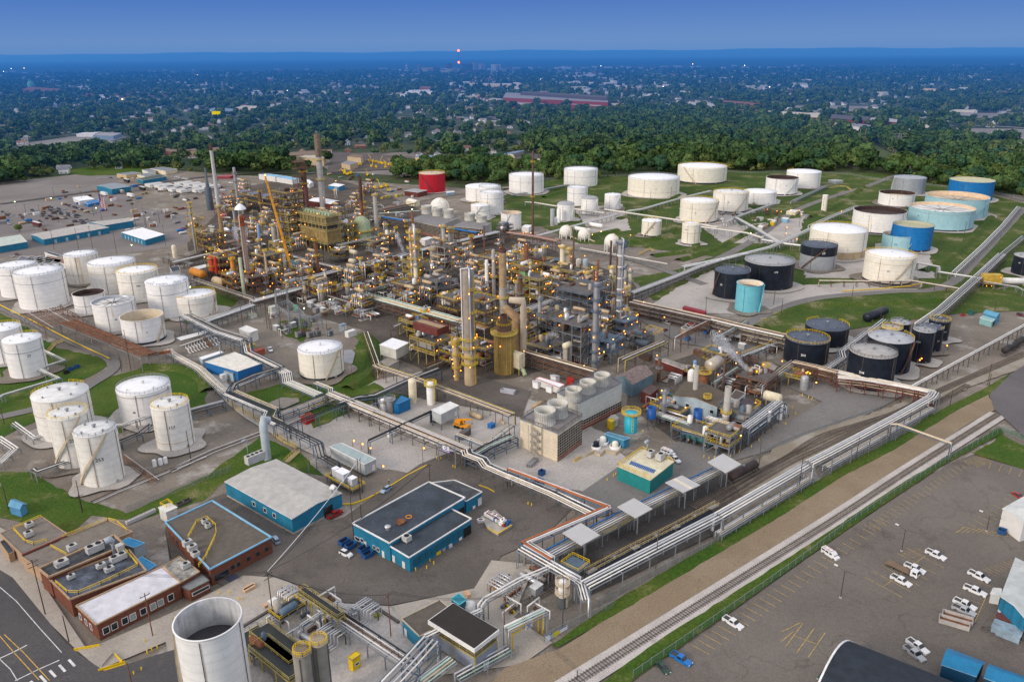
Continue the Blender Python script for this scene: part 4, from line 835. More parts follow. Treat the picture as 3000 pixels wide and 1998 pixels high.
for x,y,lx,ly,lv,lb,mm,rl,lp in[(840,1260,10,10,[4.5,8.5],'yellow railed boiler feed structure by the rail canopy',SG,YEL,1),(600,1150,10,20,[4.5],'teal exchanger deck with yellow rails',SB,YEL,1),(250,850,10,14,[4],'water treatment deck with yellow rails and a small steam wisp',SG,YEL,2),(780,330,8,12,[5,9],'frame carrying a silver drum behind the brown roof',ST,YEL,3),(1640,480,8,12,[4.5],'yellow platform rig below tank 203',SY,YEL,3),(1230,560,12,14,[4,7],'rusty pipe frame by the steaming vent',RS,BR,1),(1000,960,8,14,[4,7],'dark frame under the silver pipe bridge',SG,SG,0)]:
 frm(x,y,lx,ly,lv,lb,mm,rlm=rl,lmp=lp,fl=3)
win(500,1650,3.364)
for x,y,lx,ly,lv,lb,mm,rl in[(1080,930,5.5,17,[4.2],'long dark separator bay with ochre handrails, upper of two',SY,SY),(1080,1080,5.5,17,[4.2],'long dark separator bay with ochre handrails, lower of two',SY,SY),(1500,580,2.2,17,[6],'ochre railed catwalk by the silver pipes',SY,SY),(1165,560,8,5,[3.4],'yellow railed deck with two round white lids',SG,YEL),(850,860,7,9,[3],'pump frame with white elbow pipes behind the nearest tank',SG,SG)]:
 t,p,ea,eb=frm(x,y,lx,ly,lv,lb,mm,rlm=rl,fl=(2 if lx>6 else 0),dkm=P('dark_water_pit',(.03,.035,.035),ro=.4),brc=0)
win(1100,1650,1.923)
t,p,ea,eb=frm(500,500,8,15,[5.2],'air cooler with a black louvred top over blue grey walls',SY,rlm=SY,name='air_cooler')
MB().box(p+u*1.2,(8.2,15.2,3.9),GA).bl_('wall',P('blue_grey_siding',(.26,.29,.35),rbs=.8,rd=1),t);MB().box(p+u*7.2,(9,16,1.2),GA).bl_('fan_box',RA,t);MB().box(p+u*8.4,(8.6,15.4,.12),GA).bl_('louvre',P('black_brown_louvre',(.035,.028,.025),rbs=.9,rd=1),t)
def drm(xc,yc,zc,L,r,m,label,d=None,legs=1,au=1,name='drum'):
 c=G(xc,yc,zc);d=EB if d is None else d;t=tng(name,label,'drum',V2(c,0),None,au);MB().hcy(c-d*L/2,c+d*L/2,r,16).bl_('shell',m,t)
 if legs:
  for s in(-.3,.3):b=MB();q=c+d*L*s;b.box((q.x,q.y,0),(.6,r*1.5,max(.2,zc-r*.7)),atan2(d.y,d.x));b.bl_('saddle',CO,t)
 return t
win(500,450);drm(1450,1285,7,12,3.2,TQ,'turquoise lying drum',-EB*1.);drm(310,1370,5,14,2.6,ORNG,'orange lying drum');drm(560,1470,4,11,2.6,TV,'tan ribbed lying drum');drm(2090,1130,7,7,1.6,CV,'cream lying drum');drm(2085,1235,4,5,1.6,CV,'cream lying drum')
win(1900,1000);drm(755,255,8,8,2.9,P('tan_silver_drum',(.5,.44,.36),ro=.4,metal=.3),'silver lying drum on a frame',EA);drm(1425,640,3.5,6.5,2.2,CV,'cream lying tank',EB);drm(820,1030,6.5,7,1.1,RA,'white lying exchanger',EA);drm(580,1090,2.5,12,2.2,P('green_teal_drum',(.06,.22,.2),ro=.5),'teal lying drum',EB)
win(2400,750);drm(650,665,3,20,2.4,BL,'long black lying drum behind the black tanks',ER,au=0);drm(2150,285,3,34,2.,WP,'long white bullet drum by the yellow furnace',Vc((1,-.12,0)).normalized(),au=0)
win(1500,450);drm(950,820,3,15,1.7,WH,'white lying bullet tank',EB);drm(800,870,3,15,1.7,WH,'white lying bullet tank',EB)
win(1450,750);drm(828,1025,12,4,1.5,CV,'cream drum held in the open grey frame',EA);drm(1690,1000,5,6,1.7,DB,'slate lying drum',EB)
win(2400,750)
t=tng('furnace','yellow flame lit heater unit by the black edge tank','furnace',G(1960,350));c=G(1960,350);MB().box(c+u*2,(11,5,6),radians(-8)).bl_('casing',P('yellow_heater_casing',(.55,.36,.06),var=.3,rbs=.5,rd=0),t)
for k in rng(6):lpt(t,c+Vc((-4+1.6*k,-3,1.2+5.5*(k%2))),.35)
PROT=[]
def prt(kind):
 t=tng(kind[0],'x',kind[1],(0,0,0));THS.pop();return t
def mk():
 u=Vc((0,0,1));L=[]
 t=prt(('heat_exchanger','heat exchanger'))
 for k in rng(3):MB().hcy((-3.5,k*2.2-2.2,1.6),(3.5,k*2.2-2.2,1.6),.75,10).bl_('exchanger_shell',(SI,AL,RS)[k],t)
 b=MB()
 for k in rng(3):
  for s in(-2,2):b.box((s,k*2.2-2.2,0),(.5,1.2,1.))
 b.bl_('plinth',CO,t);b=MB()
 for k in rng(3):b.tb_([(2.6,k*2.2-2.2,2.2),(2.6,k*2.2-2.2,4),(2.6,4.5,4),(2.6,4.5,0)],.22,6)
 b.bl_('pipe',SI,t);L.append((t,'bank of three lying exchangers'))
 t=prt(('pump_skid','pump skid'));MB().box((0,0,0),(6,3,.4)).bl_('plinth',CO,t)
 for s in(-1.5,1.5):MB().hcy((s,-1,1.),(s,.6,1.),.5,8).bll((s,1.1,1.),.6,8).bl_('pump',DB if s<0 else BR,t)
 MB().tb_([(-1.5,1.2,1),(-1.5,1.2,3.2),(3.5,1.2,3.2),(3.5,1.2,0)],.2,6).tb_([(1.5,1.2,1),(1.5,1.2,2.6),(1.5,-4,2.6),(1.5,-4,0)],.18,6).bl_('pipe',WP,t);L.append((t,'pump skid with white pipes'))
 t=prt(('pressure_vessel','vessel'));MB().lth((0,0,0),prs(1.1,0,1.1,2,1.5,2.4,1.5,9,1.1,9.8,.02,10.1),14).bl_('shell',AL,t);MB().rrl((0,0,0),2.3,8.2,1.1,.14,n=12).lth((0,0,0),prs(1.5,8.2,2.4,8.2,2.4,8.,1.5,8.),12).bl_('platform',YEL,t)
 MB().tb_([(0,0,10),(0,0,11),(2.2,0,11),(2.2,0,.5)],.25,6).bl_('pipe',SI,t);MB().bll((1.8,-1.8,9),.26,6).bl_('lamp',SO,t);L.append((t,'upright vessel with a yellow top platform'))
 t=prt(('pipe_manifold','pipes'));b=MB()
 for k in rng(7):x=-3+k;b.tb_([(x,-4,.6),(x,-1.5+.3*k,.6),(x,-1.5+.3*k,3.2+.2*(k%3)),(x,4,3.2+.2*(k%3)),(x,4,.2)],.17,6)
 b.bl_('pipe',SI,t);b=MB()
 for k in rng(7):x=-3+k;b.box((x,-2.8,.3),(.5,.6,1.3))
 b.bl_('valve',RS,t);MB().bar((-4,2,3),(4,2,3),.3).bar((-4,2,0),(-4,2,3),.3).bar((4,2,0),(4,2,3),.3).bl_('support',ST,t);L.append((t,'row of silver pipe bends and valves'))
 t=prt(('pipe_manifold','pipes'));b=MB()
 for k in rng(5):z=1.2+.8*k;b.tb_([(-5,-2,z),(-1+.4*k,-2,z),(-1+.4*k,2,z),(5,2,z)],.2,6,k%2)
 b.bl_('pipe',[BR,RS],t);b=MB()
 for x in(-4.5,0,4.5):b.bar((x,-2,0),(x,-2,5.5),.3);b.bar((x,2,0),(x,2,5.5),.3);b.bar((x,-2,5.2),(x,2,5.2),.25)
 b.bl_('support',ST,t);MB().bll((4.5,2.3,6),.26,6).bl_('lamp',SO,t);L.append((t,'brown stacked pipe bends on a steel frame'))
 t=prt(('valve_platform','platform'));MB().box((0,0,2.6),(6,4,.2)).bl_('deck',ST,t);MB().rl_([(-3,-2,2.8),(3,-2,2.8),(3,2,2.8),(-3,2,2.8)],1.1,.14,0,2,1).bl_('handrail',YEL,t)
 for x in(-2.8,2.8):
  for y in(-1.8,1.8):MB().bar((x,y,0),(x,y,2.6),.3).bl_('leg',SG,t)
 MB().lth((-1,0,2.8),prs(.9,0,.9,2.2,.02,2.7),10).hcy((.2,0,3.8),(2.4,0,3.8),.7,8).bl_('drum',GV,t);L.append((t,'small yellow railed valve platform'))
 t=prt(('equipment_cabinet','cabinet'));MB().box((0,0,.3),(3.4,2.2,2.6)).bl_('cabinet',P('grey_cabinet',(.36,.37,.38)),t);MB().box((0,0,0),(3.8,2.6,.3)).bl_('plinth',CO,t);MB().box((0,0,2.9),(3.6,2.4,.12)).bl_('roof',RA,t);L.append((t,'grey equipment cabinet'))
 t=prt(('steel_structure','steel structure'));b=MB()
 for x in(-5,0,5):
  for y in(-4,4):b.bar((x,y,0),(x,y,13),.4)
 for z in(5,9,13):
  for y in(-4,4):b.bar((-5,y,z),(5,y,z),.35)
  for x in(-5,0,5):b.bar((x,-4,z),(x,4,z),.35)
 b.bar((-5,-4,0),(0,-4,5),.22);b.bar((0,-4,5),(5,-4,9),.22);b.bl_('frame',ST,t);b=MB()
 for z in(5,9):b.rl_([(-5,-4,z),(5,-4,z),(5,4,z),(-5,4,z)],1.1,.13,0,2.5,1)
 b.bl_('handrail',YEL,t)
 for k,(z,mm)in enum(((6.2,AL),(6.2,RS),(10.3,SI),(10.3,GV),(14,TV))):MB().hcy((-3.5,-2+4*(k%2),z),(3.5,-2+4*(k%2),z),.95,10).bl_('drum',mm,t)
 b=MB()
 for k in rng(5):x=-4+2*k;b.tb_([(x,4.4,0),(x,4.4,11-k),(x,-4.4,11-k),(x,-4.4,4)],.2,6)
 b.bl_('pipe',SI,t)
 for k in rng(4):MB().bll((-5+3.3*k,-4.6,7+4*(k%2)),.26,6).bl_('lamp',SO,t)
 L.append((t,'three storey steel rack of lying drums'))
 return L
PROT=mk()
zones=[]
def zn(poly,n,wts,lmp=0):zones.append(([tuple(G(*p)[:2])for p in poly],n,wts))
D()
zn(prs(470,560,560,440,660,480,700,600,780,640,700,690,600,690,500,660),96,(4,4,3,4,6,4,1,5))
zn(prs(650,470,860,440,960,500,1100,560,900,610,780,590),52,(4,4,3,4,5,3,2,3))
zn(prs(860,640,1000,590,1160,560,1300,610,1360,680,1120,760,1060,800,940,720),96,(4,4,3,4,6,4,1,5))
zn(prs(1180,780,1300,640,1440,660,1460,740,1380,840,1240,830),66,(5,4,2,5,5,4,1,4))
zn(prs(960,740,1060,770,1120,840,1040,860,960,800),22,(3,4,2,4,4,3,2,1))
zn(prs(1480,880,1640,850,1780,900,1740,980,1600,1000,1500,960),22,(3,5,1,5,4,4,2,1))
zn(prs(1640,770,1780,760,1800,850,1700,860),12,(3,4,1,5,3,3,3,0))
zn(prs(1560,470,1850,440,1900,520,1650,560),10,(0,3,0,5,2,2,4,0))
zn(prs(1680,500,1760,480,1800,530,1740,560),8,(1,3,0,5,3,3,4,0))
zn(prs(620,710,700,720,690,780,620,760),4,(0,2,0,2,0,0,5,0))
zn(prs(640,1360,780,1380,860,1440,700,1500,620,1430),10,(2,5,0,4,0,0,3,0))
zn(prs(1130,1360,1240,1330,1260,1420,1180,1420),5,(1,4,0,4,0,0,3,0))
zn(prs(240,520,420,470,470,540,380,560),6,(0,1,0,1,0,0,5,0))
zn(prs(560,640,760,640,900,610,940,680,840,740,700,710,600,680),80,(2,4,1,5,4,3,4,1))
for wx,wy,L in((1900,1000,((480,600,11),(680,640,11),(1050,760,9),(1290,350,7),(1400,290,6),(280,240,6))),(1450,1050,((1600,200,10),(1780,370,6),(650,750,13),(1000,500,12),(1300,300,12)))):
 win(wx,wy,3.92);TKB+=[(*G(a,c)[:2],r)for a,c,r in L]
used=[0]*len(PROT);placed=[]
SQ=[(a[0],a[1],1.)for a in()]
for poly,n,w in zones:
 xs=[p[0]for p in poly];ys=[p[1]for p in poly];k=0;tries=0
 while k<n and tries<4000:
  tries+=1;x,y=random.uniform(min(xs),max(xs)),random.uniform(min(ys),max(ys))
  if not ins(x,y,poly):continue
  if any((x-a)**2+(y-c)**2<(r+2.6)**2 for a,c,r in TKB)or any((x-a)**2+(y-c)**2<40 for a,c in placed):continue
  i=random.choices(range(8),w)[0];rz=GA+random.choice((0,PI/2,PI,-PI/2));placed.append((x,y));k+=1
  o,lb=PROT[i]
  if not used[i]:used[i]=1;o.location=(x,y,0);o.rotation_euler=(0,0,rz);reg(o,lb,o['category']if'category'in o.keys()else o.name.replace('_',' '),'process equipment on the paving',1,(x,y,0));
  else:dup(o,(x,y,0),rz,lb,'process equipment on the paving',1)
for zi,(poly,n,w)in enum(zones):
 if zi not in(0,1,2,3,5,13):continue
 xs=[p[0]for p in poly];ys=[p[1]for p in poly]
 for k in rng(n//5):
  for _ in rng(40):
   x,y=random.uniform(min(xs),max(xs)),random.uniform(min(ys),max(ys))
   if ins(x,y,poly)and not any((x-a)**2+(y-c)**2<(r+2)**2 for a,c,r in TKB):break
  else:continue
  TKB.append((x,y,1));r=random.uniform(.6,1.5);h=random.uniform(9,26 if zi in(0,2,3)else 14);m,nm=random.choice(((AL,'pale'),(GV,'grey'),(TV,'tan'),(BR,'brown'),(RS,'rusty'),(CV,'cream')));c=Vc((x,y,0));t=tng('process_column','slender %s column'%nm,'column',c,'slender columns among the units',1);MB().lth(c,[(r,0),(r,h),(r*.6,h+r*.5),(.02,h+r*.6)],12).bl_('shell',m,t)
  for f in(.55,.96):plf(t,c,r,h*f,0,2*PI,YEL if k%3 else SG,.9)
  lpt(t,c+Vc((-r-.8,-r-.8,h*.96+1.5)),.4)
u=Vc((0,0,1))
MIX=[SI,WP,BR,SI,BP,AL,WP,RS]
def rk(path,z,w,pps,label,posts=SG,gap=7.,lvs=1,au=0,lmp=0,name='pipe_rack',rl_=None,low=None,truss=0):
 Q=[G(p[0],p[1],p[2]if len(p)>2 else z)for p in path];t=tng(name,label,'pipe rack',V2(Q[0]),'pipe racks',au)
 n=len(pps);xs=[(-w/2+w*(k+.5)/n)for k in rng(n)]
 for k,(m,r)in enum(pps):
  O=ofs(Q,xs[k]);
  if k==0 or k==n-1:
   if O[0].z>1.5 and rnd()<.6:O=[V2(O[0],.3)]+O
   if O[-1].z>1.5 and rnd()<.6:O=O+[V2(O[-1],.3)]
  MB().tb_([o+u*(r+.02)for o in O],r,6).bl_('pipe',m,t)
 if low:
  for l in rng(1,lvs):
   for k,(m,r)in enum(low):MB().tb_([o-u*(2.4*l-r)for o in ofs(Q,-w/2+w*(k+.5)/len(low))],r,6).bl_('pipe',m,t)
 L_,R_=ofs(Q,w/2+.15),ofs(Q,-w/2-.15)
 if z>.9:
  for s in(L_,R_):
   for l in rng(lvs):
    b=MB()
    for a,c in zip(s,s[1:]):b.bar(a-u*(.25+2.4*l),c-u*(.25+2.4*l),.28)
    b.bl_('beam',posts,t)
  for i in rng(len(Q)-1):
   d=(Q[i+1]-Q[i]).length;k=max(1,round(d/gap))
   for j in rng(k+(i==len(Q)-2)):
    f=j/k;a=L_[i].lerp(L_[i+1],f);c=R_[i].lerp(R_[i+1],f);b=MB()
    b.bar(V2(a),a-u*.2,.34);b.bar(V2(c),c-u*.2,.34)
    for l in rng(lvs):b.bar(a-u*(.3+2.4*l),c-u*(.3+2.4*l),.3)
    if truss:b.bar(V2(a),c-u*2.4,.18)
    b.bl_('support_frame',posts,t)
 if rl_:
  MB().rl_([p+u*.1 for p in ofs(Q,w/2)],1.1,.12,0,2.5).bl_('handrail',rl_,t)
 for k in rng(lmp):
  i=random.randrange(len(Q)-1);p=L_[i].lerp(R_[i],random.choice((0,1))).lerp(L_[i+1],rnd())+u*1.5;lpt(t,p,.38)
 return t
S=lambda*a:[({'s':SI,'w':WP,'b':BP,'r':RS,'n':BR,'o':ORAN,'y':SY,'m':MINT,'e':BEIG,'a':AL,'u':BLUP,'g':GV,'h':YEL}[c],float(r))for c,r in a]
def pp(s,r=.25):return S(*[(c,r*.66*(.7+.6*((i*7)%5)/5))for i,c in enum(s)])
win(0,800)
rk(prs(470,430,760,600),6,22,pp('rnrsrnrnrrsrnrnr',.3),'broad spread of rusty pipes by the big plain white tank',gap=8)
rk(prs(775,560,1240,745,1715,945),7,8.5,pp('rrnrrnrrrn',.4),'long bridge of rusty red brown pipes on tall posts',gap=8,lmp=0)
rk(prs(1700,950,1960,905),5.5,5,pp('orrro',.3),'short orange rusty crossover at the end of the rusty bridge')
rk([(500,890,3.5),(735,1003,3.5),(430,1098,3.5),(675,1208,3.5),(30,1400,3.5),(-80,1480,3.5)],3.5,1.5,pp('ww',.34),'zigzag white pipe over the grass between the tanks',gap=12)
rk([(0,372,.8),(490,610,.8),(860,800,.8),(1262,990,.8)],.8,.5,S(('h',.32)),'straight yellow pipe along the kerb of the plant road')
win(500,800)
rk(prs(-30,880,0,920,330,1095,560,1310,640,1370),3,4.2,pp('wewwew',.3),'white pipe run curving down past the round grass mound',gap=8)
rk(prs(175,480,530,660,860,760),9,7,pp('swgbag',.42),'grey pipe trestle that starts at tank 57',SB,lvs=2,low=pp('bab',.3),truss=1)
rk(prs(860,770,890,910,1250,1085),6,5.5,pp('bwwnsb',.33),'bent rack of dark and white pipes above the white roofed blue building',SB)
rk(prs(1240,1090,940,1180,730,1275,690,1340),6,3.4,pp('bbab',.4),'dark grey twin pipes passing in front of the white roofed blue building',SB,gap=9)
rk(prs(1220,1105,980,1200,640,1345),3.2,4.,pp('www',.3),'low white pipes in front of the white roofed blue building',SB)
rk([(1230,1095,5),(1330,1150,5),(1345,1250,2.5),(1700,1400,2.5)],3,5.2,pp('wwwwww',.3),'sheaf of white pipes stepping down past the black based tank',SB)
rk(prs(380,560,945,365),6,4.5,pp('wwsbw',.4),'white pipes climbing from tank 57 to the long rack',SB,lvs=2,low=pp('bnb'))
rk(prs(930,330,1510,175),6.5,5,pp('swwnsw',.42),'white and silver pipes in front of the lamp lit units',ST,lvs=2,low=pp('nbn'),lmp=2)
rk(prs(260,70,540,160,960,300),5,4.5,pp('sens',.32),'rack of beige and silver pipes behind tank 57',ST,lvs=2,low=pp('rnr'))
rk(prs(2240,680,2400,1130),4,3,pp('enw',.3),'rack dropping down by the grassy bund',BR)
rk(prs(1660,1260,1840,1330,1830,1380,2030,1475),4,2.5,pp('wew',.26),'white pipes crossing behind the reflecting puddle',SB)
win(500,450)
rk(prs(1495,1440,1720,1390,2352,1225),8,6.5,pp('wsbwsnb',.45),'long main pipe rack, western stretch with silver pipes',ST,lvs=3,low=pp('nbnn',.3),lmp=1)
rk(prs(20,1250,380,1165,760,1090),6,4.5,pp('swwn',.32),'silver pipes in front of the red vessels',ST,lvs=2,low=pp('nbn'),lmp=4)
rk(prs(-60,1190,250,1270),4,4,pp('gggg',.3),'dark pipe ramp by the white tanks',ST)
rk(prs(1380,1170,1760,1270,2010,1330),6,5,pp('swnsb',.4),'silver pipes by the turquoise drum',ST,lvs=2,low=pp('rnr'),lmp=3)
rk(prs(820,480,1290,590),7,5,pp('enbe',.32),'beige pipes below the air cooler bank',ST,lvs=2,low=pp('nnb'),lmp=3)
win(1000,450)
rk(prs(0,1345,750,1150),8,6.5,pp('wsbwsnb',.45),'long main pipe rack, stretch behind the yellow platformed column',ST,lvs=3,low=pp('nbnn',.3))
rk(prs(900,1110,1330,1010,1790,900),8,6.5,pp('wswbsn',.45),'long main pipe rack, eastern stretch towards the cooling tower',ST,lvs=3,low=pp('nbbn',.35),lmp=2)
rk(prs(440,728,1000,815,1570,915),7,5,S(('u',.55),('u',.55),('n',.4),('g',.4)),'bright blue twin pipes in front of the old cooling tower',ST,lvs=3,low=pp('ngn',.35),lmp=3)
rk(prs(430,690,930,655),6,4,pp('wmb',.35),'white and green pipes leading to the thin mast lamp',ST,lmp=2)
win(1500,450)
rk(prs(-50,905,260,950,530,1005),8,5.5,pp('osnsor',.35),'rack with orange edge pipe below the white spheres',BR,lvs=2,low=pp('nbn'),truss=1,lmp=1)
rk(prs(150,560,250,565,720,640,1060,685),4,3,pp('wwe',.35),'white pipes crossing the tank farm behind the grey silos')
rk(prs(260,955,800,810,1210,700),4.5,3.5,pp('wsw',.38),'white pipes rising past the spheres to the crossing')
rk(prs(1060,645,1300,680,1960,775,2350,850),5,3.2,pp('wew',.38),'white pipe run passing behind tank 43')
rk(prs(1330,665,1500,640,1935,515,2290,430),4,3.5,pp('wsw',.38),'silver pipes along the very wide cream tank')
rk(prs(-10,480,650,360),3,3,pp('gwg',.32),'grey blue pipes by the tank behind the mast',SB)
rk(prs(780,1090,1200,1165,1780,1270),3,2.4,pp('ew',.32),'low pale pipes below the largest sphere')
win(2000,450,4.48)
rk(prs(560,905,720,830,1220,650),4,3.6,pp('sws',.4),'silver pipes sloping behind the rust edged tank')
rk(prs(1440,630,1700,510,1890,425),3,4,pp('sggs',.35),'paired grey blue pipes by the tank with a dark top',SB)
rk(prs(700,845,990,1005,1250,1165),5,4.5,pp('gwsw',.4),'grey pipe run descending to the big junction',SB)
rk(prs(240,965,840,1045,1050,1110),5,3,pp('wwe',.35),'white pipes entering the junction by the road')
rk(prs(0,1490,580,1375,1150,1230,1690,985),5,4.5,pp('wsws',.45),'wide silver pipe run passing the black tanks')
rk(prs(1680,950,1950,830,2200,730,2290,690),4,5,pp('wwgw',.4),'white pipe bundle behind the huge tan bottomed tank')
rk(prs(1040,1130,1320,1180,1550,1210),4.5,4,pp('wwsw',.38),'white pipes of the junction leading to tank 23')
win(2500,450,4.48)
rk(prs(1320,1568,1700,1215,1960,950,2170,700),3,3.6,pp('wsw',.4),'white pipes running uphill along the far road')
rk(prs(1680,1568,1950,1330,2240,1090),4,4,pp('sgs',.4),'pipe trestle beyond the far road',ST)
win(2400,750)
rk(prs(560,870,270,1100,290,1170,100,1300),6,4.5,pp('swsb',.36),'silver pipes threading between the black tanks',SB)
rk(prs(560,890,760,735),6,4,pp('sws',.36),'silver pipes passing the tan roofed black tank',SB)
rk(prs(1150,790,1400,615,1800,260,2100,-20),6,5.5,pp('wsgsw',.42),'big silver pipe rack climbing by the far road',ST,lvs=2,low=pp('gbg',.35))
rk(prs(1130,80,1375,125,1375,185,1900,265),5,2,pp('ww',.38),'white pipes stepping across the far road')
rk(prs(0,285,580,290,1060,285,1610,375),4,1.6,pp('we',.32),'pale pipe bridge in front of tank 50',BR)
rk(prs(1890,295,2270,355,2352,395),4,1,pp('w',.36),'white pipe below the bullet drum')
rk([(265,408,.8),(720,380,.8),(1040,350,.8),(1165,325,.8)],.8,.4,S(('h',.32)),'yellow kerb pipe in front of tank 50')
rk(prs(1075,1500,1700,1155,2360,795,2800,560),5,1.8,pp('ww',.42),'long straight white twin pipes by the rail yard',ST,gap=12)
rk(prs(0,1290,520,1400,1320,1568),6.5,4.2,pp('wwew',.4),'white pipes in front of tank 204',P('red_brown_steel',(.16,.05,.045)),lvs=2,low=pp('ene',.3))
win(1850,750)
rk(prs(0,520,480,625,930,725),8,5.5,pp('wnnse',.4),'tall brown pipe wall passing the red container',ST,lvs=4,low=pp('nbne',.42),lmp=2)
rk(prs(930,725,1300,815,1765,920),8,5.5,pp('wwnne',.4),'tall brown pipe wall leading to tank 203',ST,lvs=4,low=pp('nben',.42))
rk(prs(940,735,700,850,530,945),7,4,pp('wnrn',.36),'white edged branch rack on yellow footed posts',BR,gap=9)
rk(prs(375,985,0,1145,-110,1195),7,5,pp('enwby',.36),'tan pipes running down by the foot of the landed column',ST,lvs=2,low=pp('nbn'))
rk(prs(0,425,520,230,770,125,1100,20,1320,-30),5,5,pp('swswg',.42),'silver pipe road climbing from the tall ringed column',ST,lvs=2,low=pp('gbg',.3))
rk(prs(1475,1490,1690,1340,1865,1210),6,3.4,pp('seg',.36),'sloping pale pipes by the red garage',SG)
rk(prs(1860,1215,2120,1270,2360,1335),7,4,pp('eene',.36),'beige pipe rack below tank 203',BR,lvs=3,low=pp('nrn'))
rk(prs(1240,1170,1680,1000),3.5,4,pp('bswg',.3),'blue grey pipe table with loops along the plant road',SB,lvs=1,rl_=YEL)
win(1050,750)
rk(prs(0,425,640,600,1180,752),7.5,7,pp('mwyewnm',.42),'long rack of mint, white and ochre pipes below the yellow platformed column',ST,lvs=3,low=pp('nrnb',.36),lmp=2)
rk(prs(1190,755,1480,835),7.5,6,pp('weoyn',.4),'short rack stretch between the blue footed column and the furnace',ST,lvs=2,low=pp('nrn'))
rk(prs(400,815,680,690,860,640),6.5,4.5,pp('bwgn',.36),'dark and silver branch rack over the paving',ST,lvs=2,low=pp('nbn'))
win(1450,750)
rk(prs(335,1100,740,1215,1140,1330),7,5.5,pp('nnwyne',.4),'brown pipe wall with a yellow and white top behind the cooling tower',ST,lvs=3,low=pp('nrnb',.4),lmp=2)
rk(prs(330,640,720,475),6,5,pp('wswgs',.4),'white pipes rising from the beige duct',SG,lvs=2,low=pp('wgs'))
rk(prs(330,860,480,760,690,660),6.5,5.5,pp('wwswgw',.38),'pale pipe rack by the beige duct',SG,lvs=3,low=pp('wgsb'),lmp=2)
rk(prs(650,280,1120,385),7,5,pp('ngwbn',.42),'grey braced rack in front of the ochre structure',ST,lvs=3,low=pp('ggb',.5),truss=1)
rk(prs(720,290,1180,150),6.5,4,pp('wewn',.34),'pale rack running up to the yellow green heaters',ST,lmp=4)
rk(prs(620,740,1100,900),6,4,pp('wwsw',.34),'white pipes over the sunken basin',SG,lvs=2,low=pp('wgw'))
rk(prs(1270,900,1440,940),5,5,pp('gbbg',.4),'dark looped pipes by the slate drum',ST);rk(prs(130,300,260,250,620,40),6.5,4,pp('swn',.34),'silver pipes by the rusty green heater',ST,lmp=4)
win(500,1100)
rk(prs(650,200,1150,410,1110,490,1240,550),5,5,pp('wwbbbe',.36),'black and white pipe run stepping down the bank',SB,gap=8)
rk(prs(740,175,1225,380),5.5,1.8,pp('ee',.28),'pale twin pipes by the black and white run',SB,gap=10)
rk(prs(1240,555,1690,780,1730,930,1900,1025),5.5,3.6,pp('bbb',.42),'three black pipes curving down to the grey container building',SB,gap=9)
rk(prs(1350,590,1480,530,2060,295,2352,220),5.5,2.4,pp('bb',.42),'twin black pipes bridging the gravel yard',SB,gap=10)
rk(prs(1260,430,1780,240),4,4,pp('gegb',.32),'grey pipes along the reflecting puddle',SB,lvs=2,low=pp('bnb'))
rk(prs(1830,200,2352,415),5.5,5,pp('wewnse',.34),'white and tan pipes above the valve cluster',ST,lvs=2,low=pp('nrn'))
rk(prs(-10,1100,480,870,1040,660),.7,3.4,pp('wngw',.26),'low pipe track on sleepers in front of tank 117',ST)
rk(prs(230,400,610,300),4,4,pp('bgsg',.34),'grey pipes behind tank 117',SB,lvs=2,low=pp('nbn'))
win(0,1100)
rk(prs(385,1075,430,1105,870,955),3.5,1.8,pp('bwb',.3),'dark pipes passing in front of tank 251');rk(prs(1330,575,1400,570,1720,460),4.5,2,pp('ww',.34),'white pipes reaching tank 117')
rk(prs(1375,765,1600,675,1740,565),3,2.8,pp('bgb',.32),'grey pipe trench behind tank 117',SB);rk(prs(1390,920,1790,1215),.8,3.2,pp('rnrs',.25),'rusty ground pipes by tank 253')
rk([(1060,1460,.7),(1350,1330,.7),(1740,1175,.7),(2360,925,.7)],.7,2.4,pp('wgn',.26),'low pipe track around the grass in front of tank 253')
rk(prs(-20,720,170,845,-20,1020),2.5,3,pp('www',.34),'white pipes making an elbow at the photo edge');rk(prs(160,545,400,720,560,655),2.5,2,pp('ww',.34),'white elbow pipes behind tank 251')
win(1000,1050)
rk(prs(-10,520,200,455,390,430,800,245,1120,120),5.5,4.2,pp('bbgwb',.34),'dark pipe rack passing behind the blue shed',SB,lvs=2,low=pp('bnb'))
rk(prs(400,70,430,95,800,215,1385,430,1960,645),5.5,4,pp('eenwy',.32),'beige pipe rack crossing above the orange crane truck',ST)
rk(prs(140,520,740,765,1440,1055),5.5,5.2,pp('wenwse',.36),'main diagonal white pipe rack over the gravel yard',ST,lvs=2,low=pp('nwnb'))
rk(prs(1440,1055,1450,1100,1620,1165,1670,1235,1980,1370),5.5,4.6,pp('wewbs',.36),'diagonal white rack stepping past the gate sign',ST)
rk(prs(315,950,1030,620),5.2,1.,S(('b',.45)),'single black pipe bridge falling to the gravel',SB,gap=12)
rk(prs(1330,870,1640,990,1960,760),4.5,2,pp('we',.3),'pale pipes around the crane yard',SB);rk(prs(1480,1140,1700,1010,1980,890),4.5,5,pp('bgmgb',.32),'dark rack with a mint pipe by the near cooling tower',SB,lvs=2,low=pp('bgb'))
win(1450,1050)
win(1500,1350,2.24)
rk(prs(-25,92,260,212,525,342),5.5,4.6,pp('wewbs',.36),'diagonal white rack ending at the rail loading lane',ST)
rk(prs(-25,55,300,175,640,305),7,1.6,S(('o',.34),('w',.26)),'orange pipe on crossarm posts over the pale yard',SB,gap=11)
rk(prs(640,305,95,540,265,640),7,2.4,S(('o',.32),('w',.26),('s',.26)),'orange edged pipes turning at the loading corner',SB,gap=9)
rk(prs(220,620,560,440,870,285,1344,60),6,4.2,pp('swsgu',.32),'silver pipes along the tank car canopies',SG)
